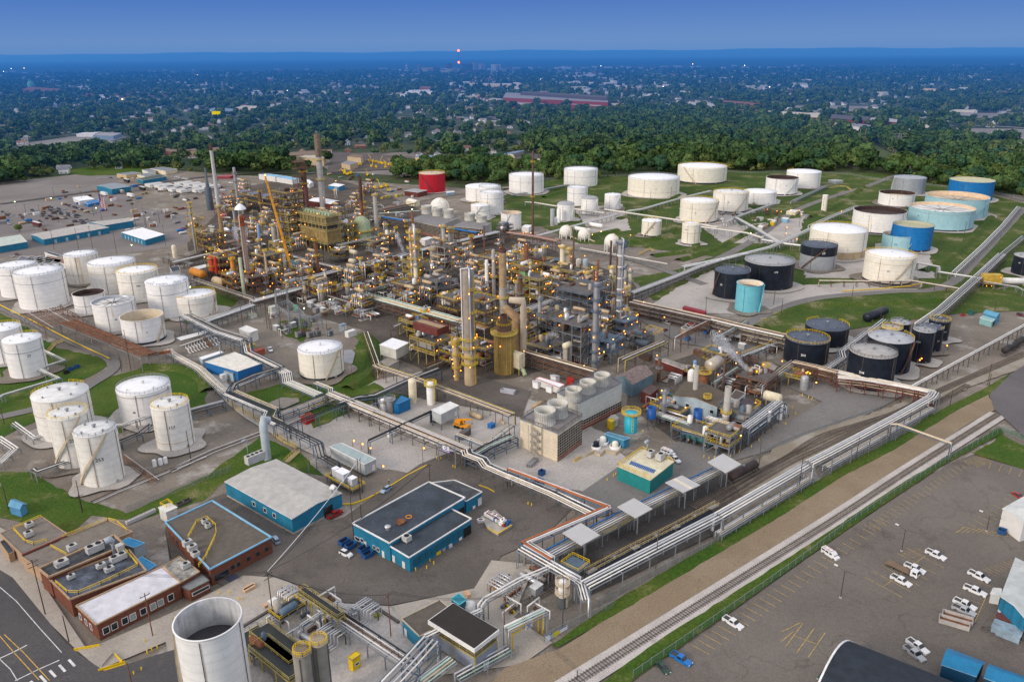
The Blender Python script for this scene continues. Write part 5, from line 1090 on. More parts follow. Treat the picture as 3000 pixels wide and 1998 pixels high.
rk(prs(480,815,690,705,1350,365),6.5,4.2,pp('wwsw',.42),'white pipe bridge by the tank cars, lower stretch',SG,gap=11)
rk(prs(60,570,270,690,430,780),6.5,3.6,pp('wws',.36),'white pipe corner over the loading hoses',SG)
win(2300,1100,3.364)
rk(prs(-655,1385,240,870),6.5,4,pp('wwsw',.42),'white pipe bridge by the rail yard, middle stretch',SG,gap=11);rk(prs(240,862,420,772,1130,392,1440,215,1475,165),7.5,4,pp('wwsw',.42),'white pipe bridge by the rail yard, upper stretch',SG,gap=12)
rk(prs(-660,1560,240,1015),2.2,2.6,pp('sews',.32),'low silver pipes behind the chain fence, middle stretch',SG);rk(prs(400,905,1090,520,1450,320),2.4,2.8,pp('swes',.34),'low silver pipes behind the chain fence, upper stretch',SG)
rk(prs(520,15,800,45,1170,110,1475,170),6.5,4.2,pp('wwew',.4),'white pipes meeting the rail yard bridge at the corner',P('red_brown_steel'),lvs=2,low=pp('ene',.3))
rk(prs(1040,485,1110,485,1640,672),7,1.2,S(('e',.35),('s',.22)),'tan pipe bridge spanning the brown gravel road',SB,gap=40)
win(1100,1650,1.923)
rk(prs(588,240,615,205,810,95,1010,12),6,2,pp('ww',.42),'white twin pipes above the entrance lane',SG,gap=12)
rk(prs(278,415,440,335,595,265),7,1.6,pp('ww',.4),'white pipes above the brown roofed teal building',SG);rk(prs(75,685,195,560,312,430),8,5,pp('wsgw',.42),'steep silver pipe trestle in a blue grey lattice',SB,truss=1,lvs=2,low=pp('bg'))
rk(prs(260,668,430,540),5,3.4,pp('mems',.34),'mint and beige pipes leaving the photo edge',SG);rk(prs(460,640,750,480),2.5,3,pp('mws',.3),'low mint pipe by the road fence',SG);rk(prs(740,370,955,268),7,2.4,pp('smw',.36),'pipes carried over the yellow gate',SG,gap=30)
rk(prs(980,0,1040,40,1160,120,1185,210),6,2.4,pp('wws',.34),'white pipes crowding the loading corner',SG)
win(500,1650,3.364)
rk(prs(1290,610,1640,385,1800,455,1690,500),4,1.2,pp('ss',.24),'square silver pipe loop over the gravel',SG);rk(prs(1650,520,2000,750,2360,990),4.5,4,pp('swnwb',.28),'silver pipe tray with a ladder crossing to the trestle',SG)
win(1900,1000)
rk(prs(1510,690,1290,860,1100,1000),7,5,pp('swswg',.38),'silver pipe bridge wrapping the boiler house',SB,lvs=2,low=pp('wgw'),truss=1);rk(prs(660,870,860,935,1120,1000),6,3,pp('ews',.34),'pale pipes in front of the boiler house',SG);rk(prs(90,830,440,940,520,850),5,3.4,pp('mwsg',.32),'mint edged pipes by the blue hoppers',SG);rk(prs(380,1030,690,1110,940,1150),4.5,1.4,pp('bs',.32),'black pipe along the teal exchanger deck',SB);rk(prs(960,1100,1090,985),6,2,pp('wws',.32),'white pipe loop by the boiler feed deck',SG)
for zi,(poly,n,w)in enum(zones):
 if zi>6 and zi!=13:continue
 xs=[p[0]for p in poly];ys=[p[1]for p in poly];win(0,0,1)
 for k in rng(n//5):
  x,y=random.uniform(min(xs),max(xs)),random.uniform(min(ys),max(ys))
  if not ins(x,y,poly):continue
  z=random.choice((4,5.5,7));d=EA if k%2 else EB;L=random.uniform(7,20);a=Vc((x,y,z))-d*L;c=a+d*L*2;pa=[fll(*PJ(q))+(z,)for q in(a,c)];rk(pa,z,random.uniform(1.8,4),pp(random.choice(('wns','rnrn','snb','enr','nbn','nsn','gmn','ner')),.36),random.choice(('short run of mixed pipes','short brown pipe run','low bundle of pipes','elevated pipe run')),random.choice((ST,BR,SG)),au=1,lvs=1+k%2,low=pp('rnb'),lmp=k%2)
TW=P('teal_blue_metal_siding',(.02,.19,.32),ro=.55,rbs=.9,rd=0);TEALB=P('bright_blue_siding',(.02,.15,.4),ro=.5,var=.08);GREENW=P('teal_green_siding',(.02,.24,.24),ro=.5,rbs=1.1,rd=0)
GRYRF=P('grey_metal_roof',(.46,.45,.42),rbs=.5,rd=0);DKRF=P('dark_blue_membrane_roof',(.045,.058,.075),var=.35,scale=.15);TARRF=P('brown_tar_gravel_roof',(.125,.108,.09),ro=.95,scale=.6);TARR2=P('grey_brown_gravel_roof',(.2,.175,.15),ro=.95,scale=.4);WHRF=P('white_membrane_roof',(.62,.62,.66));BRICK=P('red_brown_brick',(.17,.06,.036),ro=.9,var=.22,scale=1.2);TB=P('tan_brick',(.42,.29,.18),ro=.9,scale=1.);WS=P('white_metal_siding',(.72,.72,.7),ro=.55,var=.08,rbs=.8,rd=0);TR=P('white_roof_trim',(.75,.75,.73));TRB=P('light_blue_roof_trim',(.22,.48,.68));FOOT=P('concrete_plinth',(.4,.36,.3),ro=.9);DOORW=P('white_door_paint',(.68,.68,.66),ro=.5);GREYW=P('grey_module_siding',(.42,.45,.46),rbs=.8,rd=0);LBLW=P('pale_blue_stained_siding',(.36,.46,.52),sk=.4,sl=(.5,.48,.42));TANW=P('tan_metal_siding',(.56,.42,.24));DK=P('dark_doorway',(.02,.018,.018),ro=.9)
def rbx(pts,h,label,wl,roof,trim=TR,pp_=.35,rdg=None,rh=.0,z0=.0,name='building',cat=None,lm=None,pln=None,ovh=.15,au=0,gp=None):
 """pts: three or four roof corners A, B, C(, D) as the photo shows them, h their height"""
 Q=[G(p[0],p[1],h)for p in pts]
 if len(Q)==3:Q.append(Q[0]+Q[2]-Q[1])
 ar=sum(Q[i].x*Q[(i+1)%4].y-Q[(i+1)%4].x*Q[i].y for i in rng(4))
 if ar<0:Q.reverse()
 c=sum(Q,Vc())/4;t=tng(name,label,cat or CATS.get(name)or name.replace('_',' '),V2(c,z0),gp,au);q2=[(a.x,a.y)for a in Q]
 MB().prm(q2,z0,h-.05,0,cap=1).bl_('wall',wl,t)
 if pln:MB().prm([tuple((V2(a)+(V2(a)-V2(c)).normalized()*.1)[:2])for a in Q],0,pln,0).bl_('plinth',FOOT,t)
 ex=lambda a,d:V2(a)+(V2(a)-V2(c)).normalized()*d
 b=MB()
 if rh:
  k=rdg or 0;A,B,C_,D_=[ex(Q[(k+i)%4],ovh*2)for i in rng(4)];m1,m2=(A+B)/2,(C_+D_)/2;z=h-.02
  v=[V2(A,z),V2(B,z),V2(C_,z),V2(D_,z),V2(m1,z+rh),V2(m2,z+rh)];e=[x-Vc((0,0,.25))for x in v]
  b.add(v,[(1,2,5,4),(3,0,4,5)]);b.add(e,[(4,5,2,1),(5,4,0,3)])
  for i,j in prs(0,4,4,1,2,5,5,3,1,2,3,0):b.qd(e[i],e[j],v[j],v[i],1)
  b.bl_('roof',[roof,trim],t);g=MB();i1=[V2(Q[(k+i)%4],h-.06)for i in rng(4)];g.add([i1[0],i1[1],V2((i1[0]+i1[1])/2,h+rh*.93)],[(0,1,2)]);g.add([i1[2],i1[3],V2((i1[2]+i1[3])/2,h+rh*.93)],[(0,1,2)]);g.bl_('gable',wl,t)
 else:
  b.prm([tuple(ex(a,ovh-.05)[:2])for a in Q],h-.04,h+.06);b.bl_('roof',roof,t);tb=MB()
  for i in rng(4):tb.bar(V2(ex(Q[i],ovh),h+pp_*.5),V2(ex(Q[(i+1)%4],ovh),h+pp_*.5),max(.25,pp_))
  tb.bl_('roof_trim',trim,t)
 t['_q']=[list(a)for a in Q];t['_h']=h;t['_z']=z0
 if lm:lnd(lm,V2(c,h))
 return t,Q,h
def ffr(Q,i):
 A,B=V2(Q[i]),V2(Q[(i+1)%4]);d=B-A;L=d.length;d.normalize();return A,d,Vc((d.y,-d.x,0)),L
def nfc(Q,px,py,z):
 p=G(px,py,z);best=None
 for i in rng(4):
  A,d,n,L=ffr(Q,i);s=abs((V2(p)-A).dot(n));s+=50*(n.dot(V2((-p.x,-p.y)))<0)
  if best is None or s<best[0]:best=(s,i,(V2(p)-A).dot(d))
 return best[1],best[2]
def opn(t,Q,px,py,w,hh,z,kind='window',m=None,fm=None,sill=1):
 i,s=nfc(Q,px,py,z+hh/2);A,d,n,L=ffr(Q,i);c=A+d*max(w/2+.2,min(L-w/2-.2,s))+n*.06
 if kind=='window':
  b=MB();f=[c-d*w/2,c+d*w/2]
  for a,e in((V2(f[0],z),V2(f[1],z)),(V2(f[0],z+hh),V2(f[1],z+hh)),(V2(f[0],z),V2(f[0],z+hh)),(V2(f[1],z),V2(f[1],z+hh))):b.bar(a,e,.14)
  o=b.bl_('window',fm or TR,t);g=MB();g.qd(V2(f[0],z),V2(f[1],z),V2(f[1],z+hh),V2(f[0],z+hh));p=g.bl_('pane',m or GL,t);p.parent=o
 else:
  b=MB();a,e=c-d*w/2,c+d*w/2;b.prm([tuple(x[:2])for x in(a,a+n*.05,e+n*.05,e)][::-1],z,z+hh);b.bl_('door',m or DOORW,t)
def row(t,Q,i,n,w,hh,z,m=None,fm=None,kind='window',a=.08,e=.92,name=None):
 A,d,nn,L=ffr(Q,i)
 for k in rng(n):
  c=A+d*L*(a+(e-a)*(k+.5)/n)+nn*.06;p0,p1=c-d*w/2,c+d*w/2
  b=MB();
  if kind=='window':
   for x,y in((V2(p0,z),V2(p1,z)),(V2(p0,z+hh),V2(p1,z+hh)),(V2(p0,z),V2(p0,z+hh)),(V2(p1,z),V2(p1,z+hh))):b.bar(x,y,.14)
   o=b.bl_('window',fm or TR,t);g=MB();g.qd(V2(p0,z),V2(p1,z),V2(p1,z+hh),V2(p0,z+hh));q=g.bl_('pane',m or GL,t);q.parent=o
  else:b.prm([tuple(x[:2])for x in(p1,p1+nn*.06,p0+nn*.06,p0)],z,z+hh);b.bl_(name or'panel',m or DOORW,t)
def rfu(x,y,h,s=(3,2,1.5),label='grey rooftop air handler',m=None,fans=1,au=1,ang=None):
 p=G(x,y,h+.1);t=tng('air_handler',label,'air handler',p,'rooftop units',au);MB().box(p+Vc((0,0,.25)),s,GA if ang is None else ang).bl_('casing',m or P('pale_hvac_paint',(.5,.5,.48)),t)
 MB().box(p,(s[0]*.9,s[1]*.9,.25),GA if ang is None else ang).bl_('curb',ST,t);a=GA if ang is None else ang
 for k in rng(fans):f=MB();q=p+Vc((cos(a),sin(a),0))*s[0]*((k+.5)/fans-.5);f.lth(q+Vc((0,0,s[2]+.25)),[(min(s[0]/fans,s[1])*.36,0),(min(s[0]/fans,s[1])*.36,.15),(min(s[0]/fans,s[1])*.3,.16),(.02,.05)],12);f.bl_('fan',DK,t)
 return t
def rlg(pts,z,label,m=YEL,h=1.1,w=.16,closed=0,au=1):b=MB();b.rl_([G(p[0],p[1],z)for p in pts],h,w,0,2.4,closed);return one(b,'guard_rail',m,label,'railing','yellow guard rails',au)
def sdt(x,y,h0,hh,r,label,au=1):
 p=G(x,y,h0);b=MB();b.tb_([p,p+u*(hh-1),p+u*hh+EB*.3-EA*.6,p+u*(hh-.3)-EA*1.8],r,10,cap=1);return one(b,'exhaust_duct',P('galvanised_duct',(.4,.46,.5),ro=.35,metal=.6),label,'duct',au=au)
win(500,1100)
t,Q,h=rbx(prs(625,1215,1215,960,1960,1345,1390,1640),6.,'blue workshop with a wide grey ribbed metal roof',TW,GRYRF,rdg=0,rh=.9,pln=.8,lm='the grey roofed blue workshop')
for x,y in prs(940,1480,1075,1550,1180,1610):opn(t,Q,x,y,1.6,1.6,2.6)
opn(t,Q,1760,1530,3.6,3.6,0,'door',DK);rfu(975,990,4.2,(7,2.6,3),'four fan chiller by the grey roofed workshop',fans=4,au=0,ang=GA)
b=MB();p=G(1110,960,0);b.tb_([p,p+u*14,p+u*16+EA*.8,p+u*15+EA*2.4],1.5,12,cap=1);one(b,'exhaust_duct',P('galvanised_duct',(.4,.46,.5)),'huge hooked galvanised duct behind the workshop','duct')
sdt(900,980,0,9,.35,'thin capped vent pipe behind the workshop',0);b=MB();p=G(1860,1400,4.5);b.tb_([p,p+u*3.4,p+u*4.2+EB*.6,p+u*4.+EB*2],.8,10,cap=1);one(b,'exhaust_duct',RA,'white elbow fan duct at the workshop corner','duct')
win(1000,1380)
t,Q,h=rbx(prs(135,605,1005,132,1415,312,555,830),6.5,'blue warehouse with a dark flat roof and white trim',TW,DKRF,pp_=.45,lm='the dark roofed blue warehouse')
for x,y,w,hh,z,k in((195,770,2.2,1.3,1.2,'window'),(258,780,1.2,1.3,1.6,'window'),(402,860,1.1,1.3,1.4,'window'),(447,885,1.1,1.3,1.4,'window'),(297,830,1.1,2.3,.2,'door'),(502,940,1.1,2.3,.3,'door'),(1350,440,4.2,3.6,.1,'door')):opn(t,Q,x,y,w,hh,z,k,DK if w>4 else None)
t,Q,h=rbx(prs(560,862,1262,442,1490,553,782,995),5.2,'lower blue lean-to with a dark roof along the warehouse',TW,DKRF,pp_=.4)
for x,y,k in((610,1000,'door'),(733,1065,'door')):opn(t,Q,x,y,1.2,2.3,.4,k)
i,_=nfc(Q,1100,800,2.5);row(t,Q,i,9,2.,2.6,1.4,P('darker_teal_panel',(.015,.12,.19)),kind='panel',a=.05,e=.86,name='blanked_window');opn(t,Q,1440,640,3.4,3.4,.1,'door',DK)
t,Q,h=rbx(prs(1020,140,1300,108,1612,242,1432,348),4.6,'low blue annex with a blotched dark roof behind the warehouse',TW,P('blotched_dark_roof',(.07,.075,.085),var=.5,scale=.25),pp_=.3);opn(t,Q,1578,325,1.8,2.8,.2,'door')
rfu(753,800,5.2,(2.2,2.2,1.6),'white evaporative cooler on the lean-to roof',au=0);b=MB();p=G(690,590,6.6);b.box(p,(3,2,.5),GA);b.box(p+u*.5,(1.6,2.6,.35),GA+.3);one(b,'roof_scrap',RS,'rusty scrap heap on the dark warehouse roof','scrap');b=MB();p=G(534,665,6.6);b.lth(p,prs(.7,0,.7,.7,1,.8,1,1.1,.02,1.4),12);one(b,'roof_ventilator',SI,'silver ventilator on the dark warehouse roof','ventilator')
b=MB();p=G(775,525,6.56);b.lth(p,prs(.75,.0,.75,.2,1.05,.2,1.05,.0),20);one(b,'lifebuoy_ring',ORNG,'orange ring lying on the dark warehouse roof','ring')
win(0,1450,2.861)
t,Q,h=rbx(prs(1390,235,1780,55,2272,358,1760,625),5.5,'square brick building with a brown gravel roof and light blue trim',BRICK,TARRF,TRB,pp_=.5,lm='the square brick building')
for x,y in prs(2215,440,2138,478,2060,520,1978,565,1930,590,1445,315,1485,345,1535,375):opn(t,Q,x,y,1.3,1.5,1.8,fm=ST)
opn(t,Q,1830,650,4.5,2.2,.8,'window',fm=ST)
rlg(prs(1580,360,1650,235,1735,200,1810,265,1815,335,1720,540,1668,600),5.6,'looping yellow guard rail on the brown gravel roof',au=0)
for x,y,s in((1575,425,(2.6,1.6,1.6)),(1615,465,(2.6,1.6,1.6)),(1640,510,(2,2,1.2)),(1718,240,(1.6,1.4,1.3)),(1745,275,(1.5,1.2,1.3))):rfu(x,y,5.6,s)
t,Q,h=rbx(prs(645,930,1368,600,1510,738,812,1088),5.,'long brick office with a white flat roof at the street corner',BRICK,WHRF,TB,pp_=.4,lm='the white roofed brick office')
for x,y in prs(878,1120,948,1085,1030,1035,1095,1000,1182,955,1265,915,1325,880,1412,840):opn(t,Q,x,y,1.6,2.,1.2,m=P('pale_blind',(.3,.33,.3),ro=.5)if x%2 else GL)
for x,y in prs(690,1010,730,1060,770,1100):opn(t,Q,x,y,1.2,1.8,1.2)
t,Q,h=rbx(prs(330,622,955,345,1042,428,415,692),6.8,'narrow taller brick wing with a dark tarred roof',BRICK,P('black_tar_roof',(.055,.06,.065),var=.5,scale=.3),TB,pp_=.6);t,Q,h=rbx(prs(425,712,1080,468,1222,640,592,878),5.6,'brick wing with a dark puddled roof and yellow rails',BRICK,P('puddled_dark_roof',(.085,.1,.13),ro=.55,var=.6,scale=.25),TB,pp_=.5)
rlg(prs(470,740,570,825,660,830,850,750,1000,680,1160,600),5.8,'yellow guard rail along the puddled roof edge',au=0);rlg(prs(1040,460,1110,540,1160,600),5.8,'short yellow rail at the corner of the puddled roof',au=0)
for x,y,s,f,z in((800,470,(4.6,2.2,2),2,6.9),(610,460,(2.6,1.8,1.5),1,6.9),(520,590,(3.4,2.2,1.4),1,6.9),(995,545,(4.4,2,1.6),2,5.7),(850,610,(2.4,1.4,1.2),1,5.7),(920,640,(2.4,1.6,1.2),1,5.7),(600,700,(2,1.2,1),1,5.7),(1560,610,(2.4,1.6,1.4),1,4.8),(1010,470,(1.8,1.8,2),0,6)):rfu(x,y,z,s,fans=f)
sdt(965,520,5.7,6.5,.8,'tall hooked galvanised duct on the brick wing roof',0)
t,Q,h=rbx(prs(5,325,345,182,560,330,185,498),4.6,'tan walled office with a brown gravel roof at the photo edge',TB,TARR2,TB,pp_=.3);rfu(250,265,4.7,(2.2,1.8,1.2));rfu(245,345,4.7,(2.2,1.8,1.4));rlg(prs(120,290,345,190),4.7,'yellow rail on the back edge of the tan office roof',au=0);rlg(prs(120,300,215,400,285,420,390,390),4.7,'yellow rail on the front edge of the tan office roof',au=0)
b=MB();b.bar(G(190,505,5.),G(560,345,5.),.9);one(b,'roof_parapet',DR,'dark red parapet between the two tan office roofs','parapet')
t,Q,h=rbx(prs(180,512,905,215,1108,312,335,620),4.8,'tan office wing with a long yellow rail along its back',TB,TARR2,TB,pp_=.3);rlg(prs(530,360,905,215,975,230,1060,300),4.9,'yellow rail along the back of the tan office wing',au=0);rlg(prs(430,440,560,510),4.9,'short yellow rail on the tan office wing',au=0)
t,Q,h=rbx(prs(1355,610,1505,520,1670,645,1512,735),4.8,'small brick link block with a stained pale roof',BRICK,P('stained_pale_roof',(.32,.31,.28),ro=.9,var=.6,scale=.4),TB,pp_=.3);t,Q,h=rbx(prs(1525,770,1690,668,1752,718,1590,800),3.6,'brick gatehouse with a long dark window',BRICK,P('grey_slab_roof',(.24,.25,.25)),ST,pp_=.2);opn(t,Q,1670,770,5,1.1,1.4)
for pts,l in((prs(1000,400,1080,360,1210,405,1120,440),'bright blue canopy between the brick blocks, upper of two'),(prs(1130,560,1190,520,1305,590,1230,640),'bright blue canopy between the brick blocks, lower of two')):rbx(pts,4.2,l,LBLW,P('bright_blue_canopy',(.02,.25,.5),ro=.5),TRB,pp_=.2,name='canopy')
t,Q,h=rbx(prs(0,395,45,372,118,470,70,495),3.4,'small tan porch with a black curved roof',TB,DKRF,TB,pp_=.1)
t,Q,h=rbx(prs(75,85,120,32,215,72,165,112),3.4,'light blue garden shed alone on the grass',P('light_blue_shed',(.08,.26,.46)),P('light_blue_shed_roof',(.13,.33,.5)),TRB,rdg=0,rh=.9,name='shed')
t,Q,h=rbx(prs(1330,105,1425,68,1482,105,1390,145),4.2,'white tank box with a yellow crown rail by the brick building',P('white_box_siding',(.66,.66,.62)),RA,TR,pp_=.1);rlg(prs(1345,85,1395,110,1450,85,1410,55),4.4,'yellow crown rail on the white box',closed=1,au=0)
win(1000,1050)
t,Q,h=rbx(prs(1040,592,1245,500,1345,543,1145,642),7.,'grey control module raised on steel posts',GREYW,RA,TR,pp_=.15,z0=2.6);
for k in rng(4):MB().bar(V2(Q[k]*.98+V2(sum(Q,Vc())/4)*.02,0),V2(Q[k],2.6),.4).bl_('post',SB,t)
opn(t,Q,1275,620,1.4,2.1,3.2,'door')
t,Q,h=rbx(prs(598,520,690,428,790,470,655,528),4.6,'bright blue shed with open shelter end',P('bright_blue_shed_paint',(.01,.15,.36),ro=.5),P('bright_blue_shed_roof',(.015,.19,.42),ro=.5),P('dark_blue_trim',(.01,.1,.25)),pp_=.1,name='shed')
t,Q,h=rbx(prs(-130,1015,5,975,395,1155,265,1215),5.6,'long grey corrugated module on a yellow railed dock',GREYW,P('pale_green_grey_roof',(.36,.45,.45),rbs=.8,rd=0),TR,pp_=.12,z0=1.2,lm='the long corrugated module');opn(t,Q,345,1240,1.4,2.2,1.6,'door');
win(500,1100)
p=G(2010,1270,0);t=tng('transformer_dock','steel dock with yellow rails carrying pale cabinets','dock',p);MB().box(p+u*1.8,(5.5,15,.3),GA-PI/2+PI/2).bl_('deck',ST,t);b=MB();q=[p+EA*a*2.7+EB*c*7.4+u*2.1 for a,c in prs(-1,-1,1,-1,1,1,-1,1)];b.rl_(q,1.1,.16,0,2,1);b.bl_('handrail',YEL,t)
for a in(-1,1):
 for c in(-1,0,1):MB().bar(p+EA*a*2.5+EB*c*7,p+EA*a*2.5+EB*c*7+u*1.8,.3).bl_('leg',SG,t)
for k,(d,s,l)in enum(((-5,(2,1.8,3.2),'tall pale cabinet on the yellow railed dock'),(-1,(3,4.6,3.4),'large pale switch cabinet on the yellow railed dock'),(4.2,(2.2,2.4,2.8),'ribbed pale cabinet on the yellow railed dock'))):
 c=p+EB*d+u*2.13;t=tng('electrical_cabinet',l,'cabinet',c);MB().box(c,s,GA).bl_('casing',P('pale_cabinet',(.55,.57,.62),ro=.5,var=.06,rbs=1.5,rd=0),t);MB().box(c+u*s[2],(s[0]+.2,s[1]+.2,.12),GA).bl_('lid',RW,t)
win(500,800)
t,Q,h=rbx(prs(400,1022,735,912,1048,1038,770,1130),5.5,'white roofed bright blue pump building boxed in by pipes',TEALB,P('cream_white_roof',(.72,.7,.62)),TR,pp_=.25,lm='the white roofed blue building')
t,Q,h=rbx(prs(610,1120,700,1090,765,1130,712,1155),4.2,'low grey lean-to at the corner of the white roofed blue building',LBLW,P('grey_flat_roof',(.35,.36,.36)),SG,pp_=.15);sdt(585,1010,0,9,.4,'grey exhaust pipe by the white roofed blue building')
t,Q,h=rbx(prs(65,745,395,660,430,690,120,778),4,'long open pipe shelter with a pale mono pitch roof',SG,RA,SG,pp_=.1,z0=3.6,name='canopy');t,Q,h=rbx(prs(330,970,570,895,600,915,365,995),4,'narrow white roofed cabinet row by the manifold',LBLW,RW,TR,pp_=.1)
t,Q,h=rbx(prs(785,640,870,605,1000,655,905,690),5.5,'white block house with rooftop boxes by the road portal',P('white_block',(.66,.66,.63)),RA,TR,pp_=.2)
for x0,y0,s,m,l in((930,870,(3,2.4,2.4),YEL,'yellow equipment box near the orange container'),(1980,660,(3.4,2.6,3.6),P('slate_cabinet',(.24,.3,.36),ro=.5),'slate blue switch cabinet'),(2070,725,(5.5,3,3),WS,'pale green switch container'),(1185,470,(4.5,3.4,4.6),P('cream_green_box',(.55,.56,.48)),'pale equipment house by the switchyard'),(945,520,(4.6,2.4,2.2),P('sage_green',(.35,.4,.3)),'sage green generator trailer'),(1440,430,(2.2,2.2,3),P('bright_green',(.03,.36,.17),ro=.5),'bright green tank cabinet'),(610,1250,(2.2,2,3.6),WS,'white cabinet at the blue building corner')):
 c=G(x0,y0,0);t=tng('equipment_cabinet',l,'cabinet',c);MB().box(c+u*.2,s,GA).bl_('casing',m,t);MB().box(c,(s[0]+.3,s[1]+.3,.2),GA).bl_('plinth',CO,t)
 for k in(-1,1):MB().box(c+EA*k*s[0]*.25-EB*0+EB*s[1]/2+u*.5,(s[0]*.4,.08,s[2]*.7),GA).bl_('door',DOORW if m is not YEL else SY,t)
win(1050,750)
t,Q,h=rbx(prs(245,1020,388,945,578,998,430,1076),9,'tall pale shelter with a white roof on legs',P('pale_grey_siding',(.52,.52,.47)),RW,TR,pp_=.1,z0=4)
for k in rng(4):MB().bar(V2(Q[k]),V2(Q[k],4),.5).bl_('leg',SG,t)
t,Q,h=rbx(prs(245,1215,350,1165,465,1205,340,1275),3.6,'low grey shed below the tall white shelter',P('grey_shed',(.36,.35,.32)),P('brown_grey_roof',(.3,.27,.23)),SG,pp_=.1,name='shed')
win(1450,1050)
t,Q,h=rbx(prs(1410,1240,1688,1045,2050,1190,1785,1400),5.6,'teal green pump house with a cream roof striped in blue',GREENW,P('cream_peeling_roof',(.68,.63,.46),var=.2,scale=.4,rbs=.8,rd=1),P('cream_trim',(.66,.6,.4)),pp_=.3,lm='the teal green pump house');rlg(prs(1785,1385,1412,1232,1688,1040,2040,1180),5.8,'yellow rail around the cream roof',au=0)
b=MB();sb=P('blue_roof_coating',(.03,.12,.36))
for k in rng(15):p=G(1560+19*k,1195+7.2*k,5.72);b.box(p-u*.02,(2.5,.5,.05),GA+.25)
b.bl_('roof_stripe',sb,t);rfu(1785,1125,5.7,(3,2,2.),'beige air handler on the cream roof, nearer of two',au=0);rfu(1900,1160,5.7,(3.4,2.2,2.2),'beige air handler on the cream roof, farther of two',au=0);sdt(1745,1110,5.7,6,.5,'silver hooked vent on the cream roof',0)
t,Q,h=rbx(prs(1262,870,1300,848,1545,915,1480,940),3.6,'low blue dosing shed behind the chemical tanks',P('blue_shed_siding',(.05,.22,.36),rbs=1.2,rd=0),P('slate_blue_roof',(.1,.23,.33)),TRB,pp_=.1,name='shed')
t,Q,h=rbx(prs(1290,705,1330,685,1375,715,1335,738),3.4,'yellow equipment kiosk next to the cooling tower',YEL,YEL,SY,pp_=.05,name='kiosk');t,Q,h=rbx(prs(1310,680,1340,650,1412,680,1385,705),3.4,'small grey gabled shed behind the yellow kiosk',WS,GRYRF,TR,rdg=1,rh=.9,name='shed')
t,Q,h=rbx(prs(468,232,515,215,800,300,740,335),3.6,'long white mobile office with tented doorways',WS,RW,P('red_trim',(.5,.08,.05)),pp_=.1,z0=.5)
for x,y,l in((485,290,'white canvas door tent, outer one'),(690,225,'white canvas door tent behind the mobile office'),(640,340,'white canvas door tent nearest the cooling tower')):
 c=G(x,y+40,0);t=tng('tent',l,'tent',c);MB().box(c,(3,3,2.6),GA).bl_('canvas',RW,t);MB().prm([tuple((c+EA*a*1.6+EB*d*1.6)[:2])for a,d in prs(-1,-1,-1,1,1,1,1,-1)][::-1],2.6,[2.7,2.7,3.5,3.5]).bl_('roof',WHRF,t)
t,Q,h=rbx(prs(1400,200,1640,85,1815,175,1580,300),6,'old shed with a peeling purple brown roof',P('faded_blue_wall',(.14,.22,.27),var=.2),P('peeling_brown_roof',(.22,.17,.16),ro=.9,var=.5,scale=.8,rbs=.7,rd=0),SG,rdg=1,rh=2.2,name='shed',lm='the peeling brown roof');t,Q,h=rbx(prs(1680,375,1790,300,1880,345,1780,420),5,'dark red gutted shed with a brown roof',DR,P('rust_dark_roof',(.1,.075,.07),ro=.9,var=.3),DR,pp_=.1,name='shed')
t,Q,h=rbx(prs(825,225,850,212,905,240,885,262),3.4,'bright red fire hut below the pipe wall',RE,RE,RE,pp_=.05,name='hut')
win(1900,1000)
t,Q,h=rbx(prs(282,622,425,460,880,590,790,752),8,'boiler house with a big brown corrugated roof',LBLW,P('brown_corrugated_roof',(.115,.092,.065),rbs=.8,rd=1),P('rusty_white_trim',(.45,.36,.26),var=.3),rdg=1,rh=1.6,lm='the brown roofed boiler house')
for x,y in prs(325,660,490,700,745,790,955,700):opn(t,Q,x,y,1.6,1.6,4.5)
t,Q,h=rbx(prs(935,640,1000,555,1115,600,1020,680),8.5,'pale upper block behind the stout stack',LBLW,P('dark_brown_roof',(.085,.07,.055)),P('pale_board',(.5,.5,.44)),pp_=.1);t,Q,h=rbx(prs(960,830,1075,660,1290,720,1130,865),6,'pale blue boiler annex with ochre brown roof and yellow rail',LBLW,P('ochre_brown_roof',(.17,.11,.05),ro=.9,var=.3),TB,pp_=.2);rlg(prs(960,830,1130,860,1290,720,1230,690),6.2,'yellow rail round the ochre brown roof',au=0);rbx(prs(1015,700,1080,655,1215,695,1155,765),7.6,'dark purple penthouse on the boiler annex',ST,P('dark_purple_roof',(.075,.055,.065)),ST,pp_=.1,z0=6.1);opn(t,Q,1050,900,3.4,2,1.5)
t,Q,h=rbx(prs(1165,315,1240,282,1425,335,1340,385),4.4,'bright red garage with a black roof and white doors',P('bright_red_wall',(.45,.03,.05)),DKRF,RE,pp_=.2,lm='the bright red garage');opn(t,Q,1205,415,3,2.8,.1,'door');opn(t,Q,1285,430,3.4,2.8,.1,'door')
t,Q,h=rbx(prs(1310,275,1410,245,1490,290,1440,335),4,'old grey roofed shed behind the red garage',LBLW,P('grey_brown_shed_roof',(.3,.27,.25),ro=.9,var=.2),SG,rdg=0,rh=.8,name='shed');t,Q,h=rbx(prs(80,200,130,170,470,285,400,320),4,'long hut with a grey roof and a dark red end',DR,P('worn_grey_roof',(.27,.25,.23),ro=.9,var=.3),TR,rdg=0,rh=.9,name='hut')
win(1850,750)
t,Q,h=rbx(prs(135,870,210,820,370,868,270,920),5,'concrete block house with yellow roof rails and a blue sign',P('tan_concrete_block',(.46,.42,.36),ro=.9),P('brown_flat_roof',(.26,.22,.18),ro=.9),CO,pp_=.1,lm='the concrete block house');rlg(prs(140,860,210,812,362,858,268,912),5.1,'yellow rail on the block house roof',closed=1,au=0)
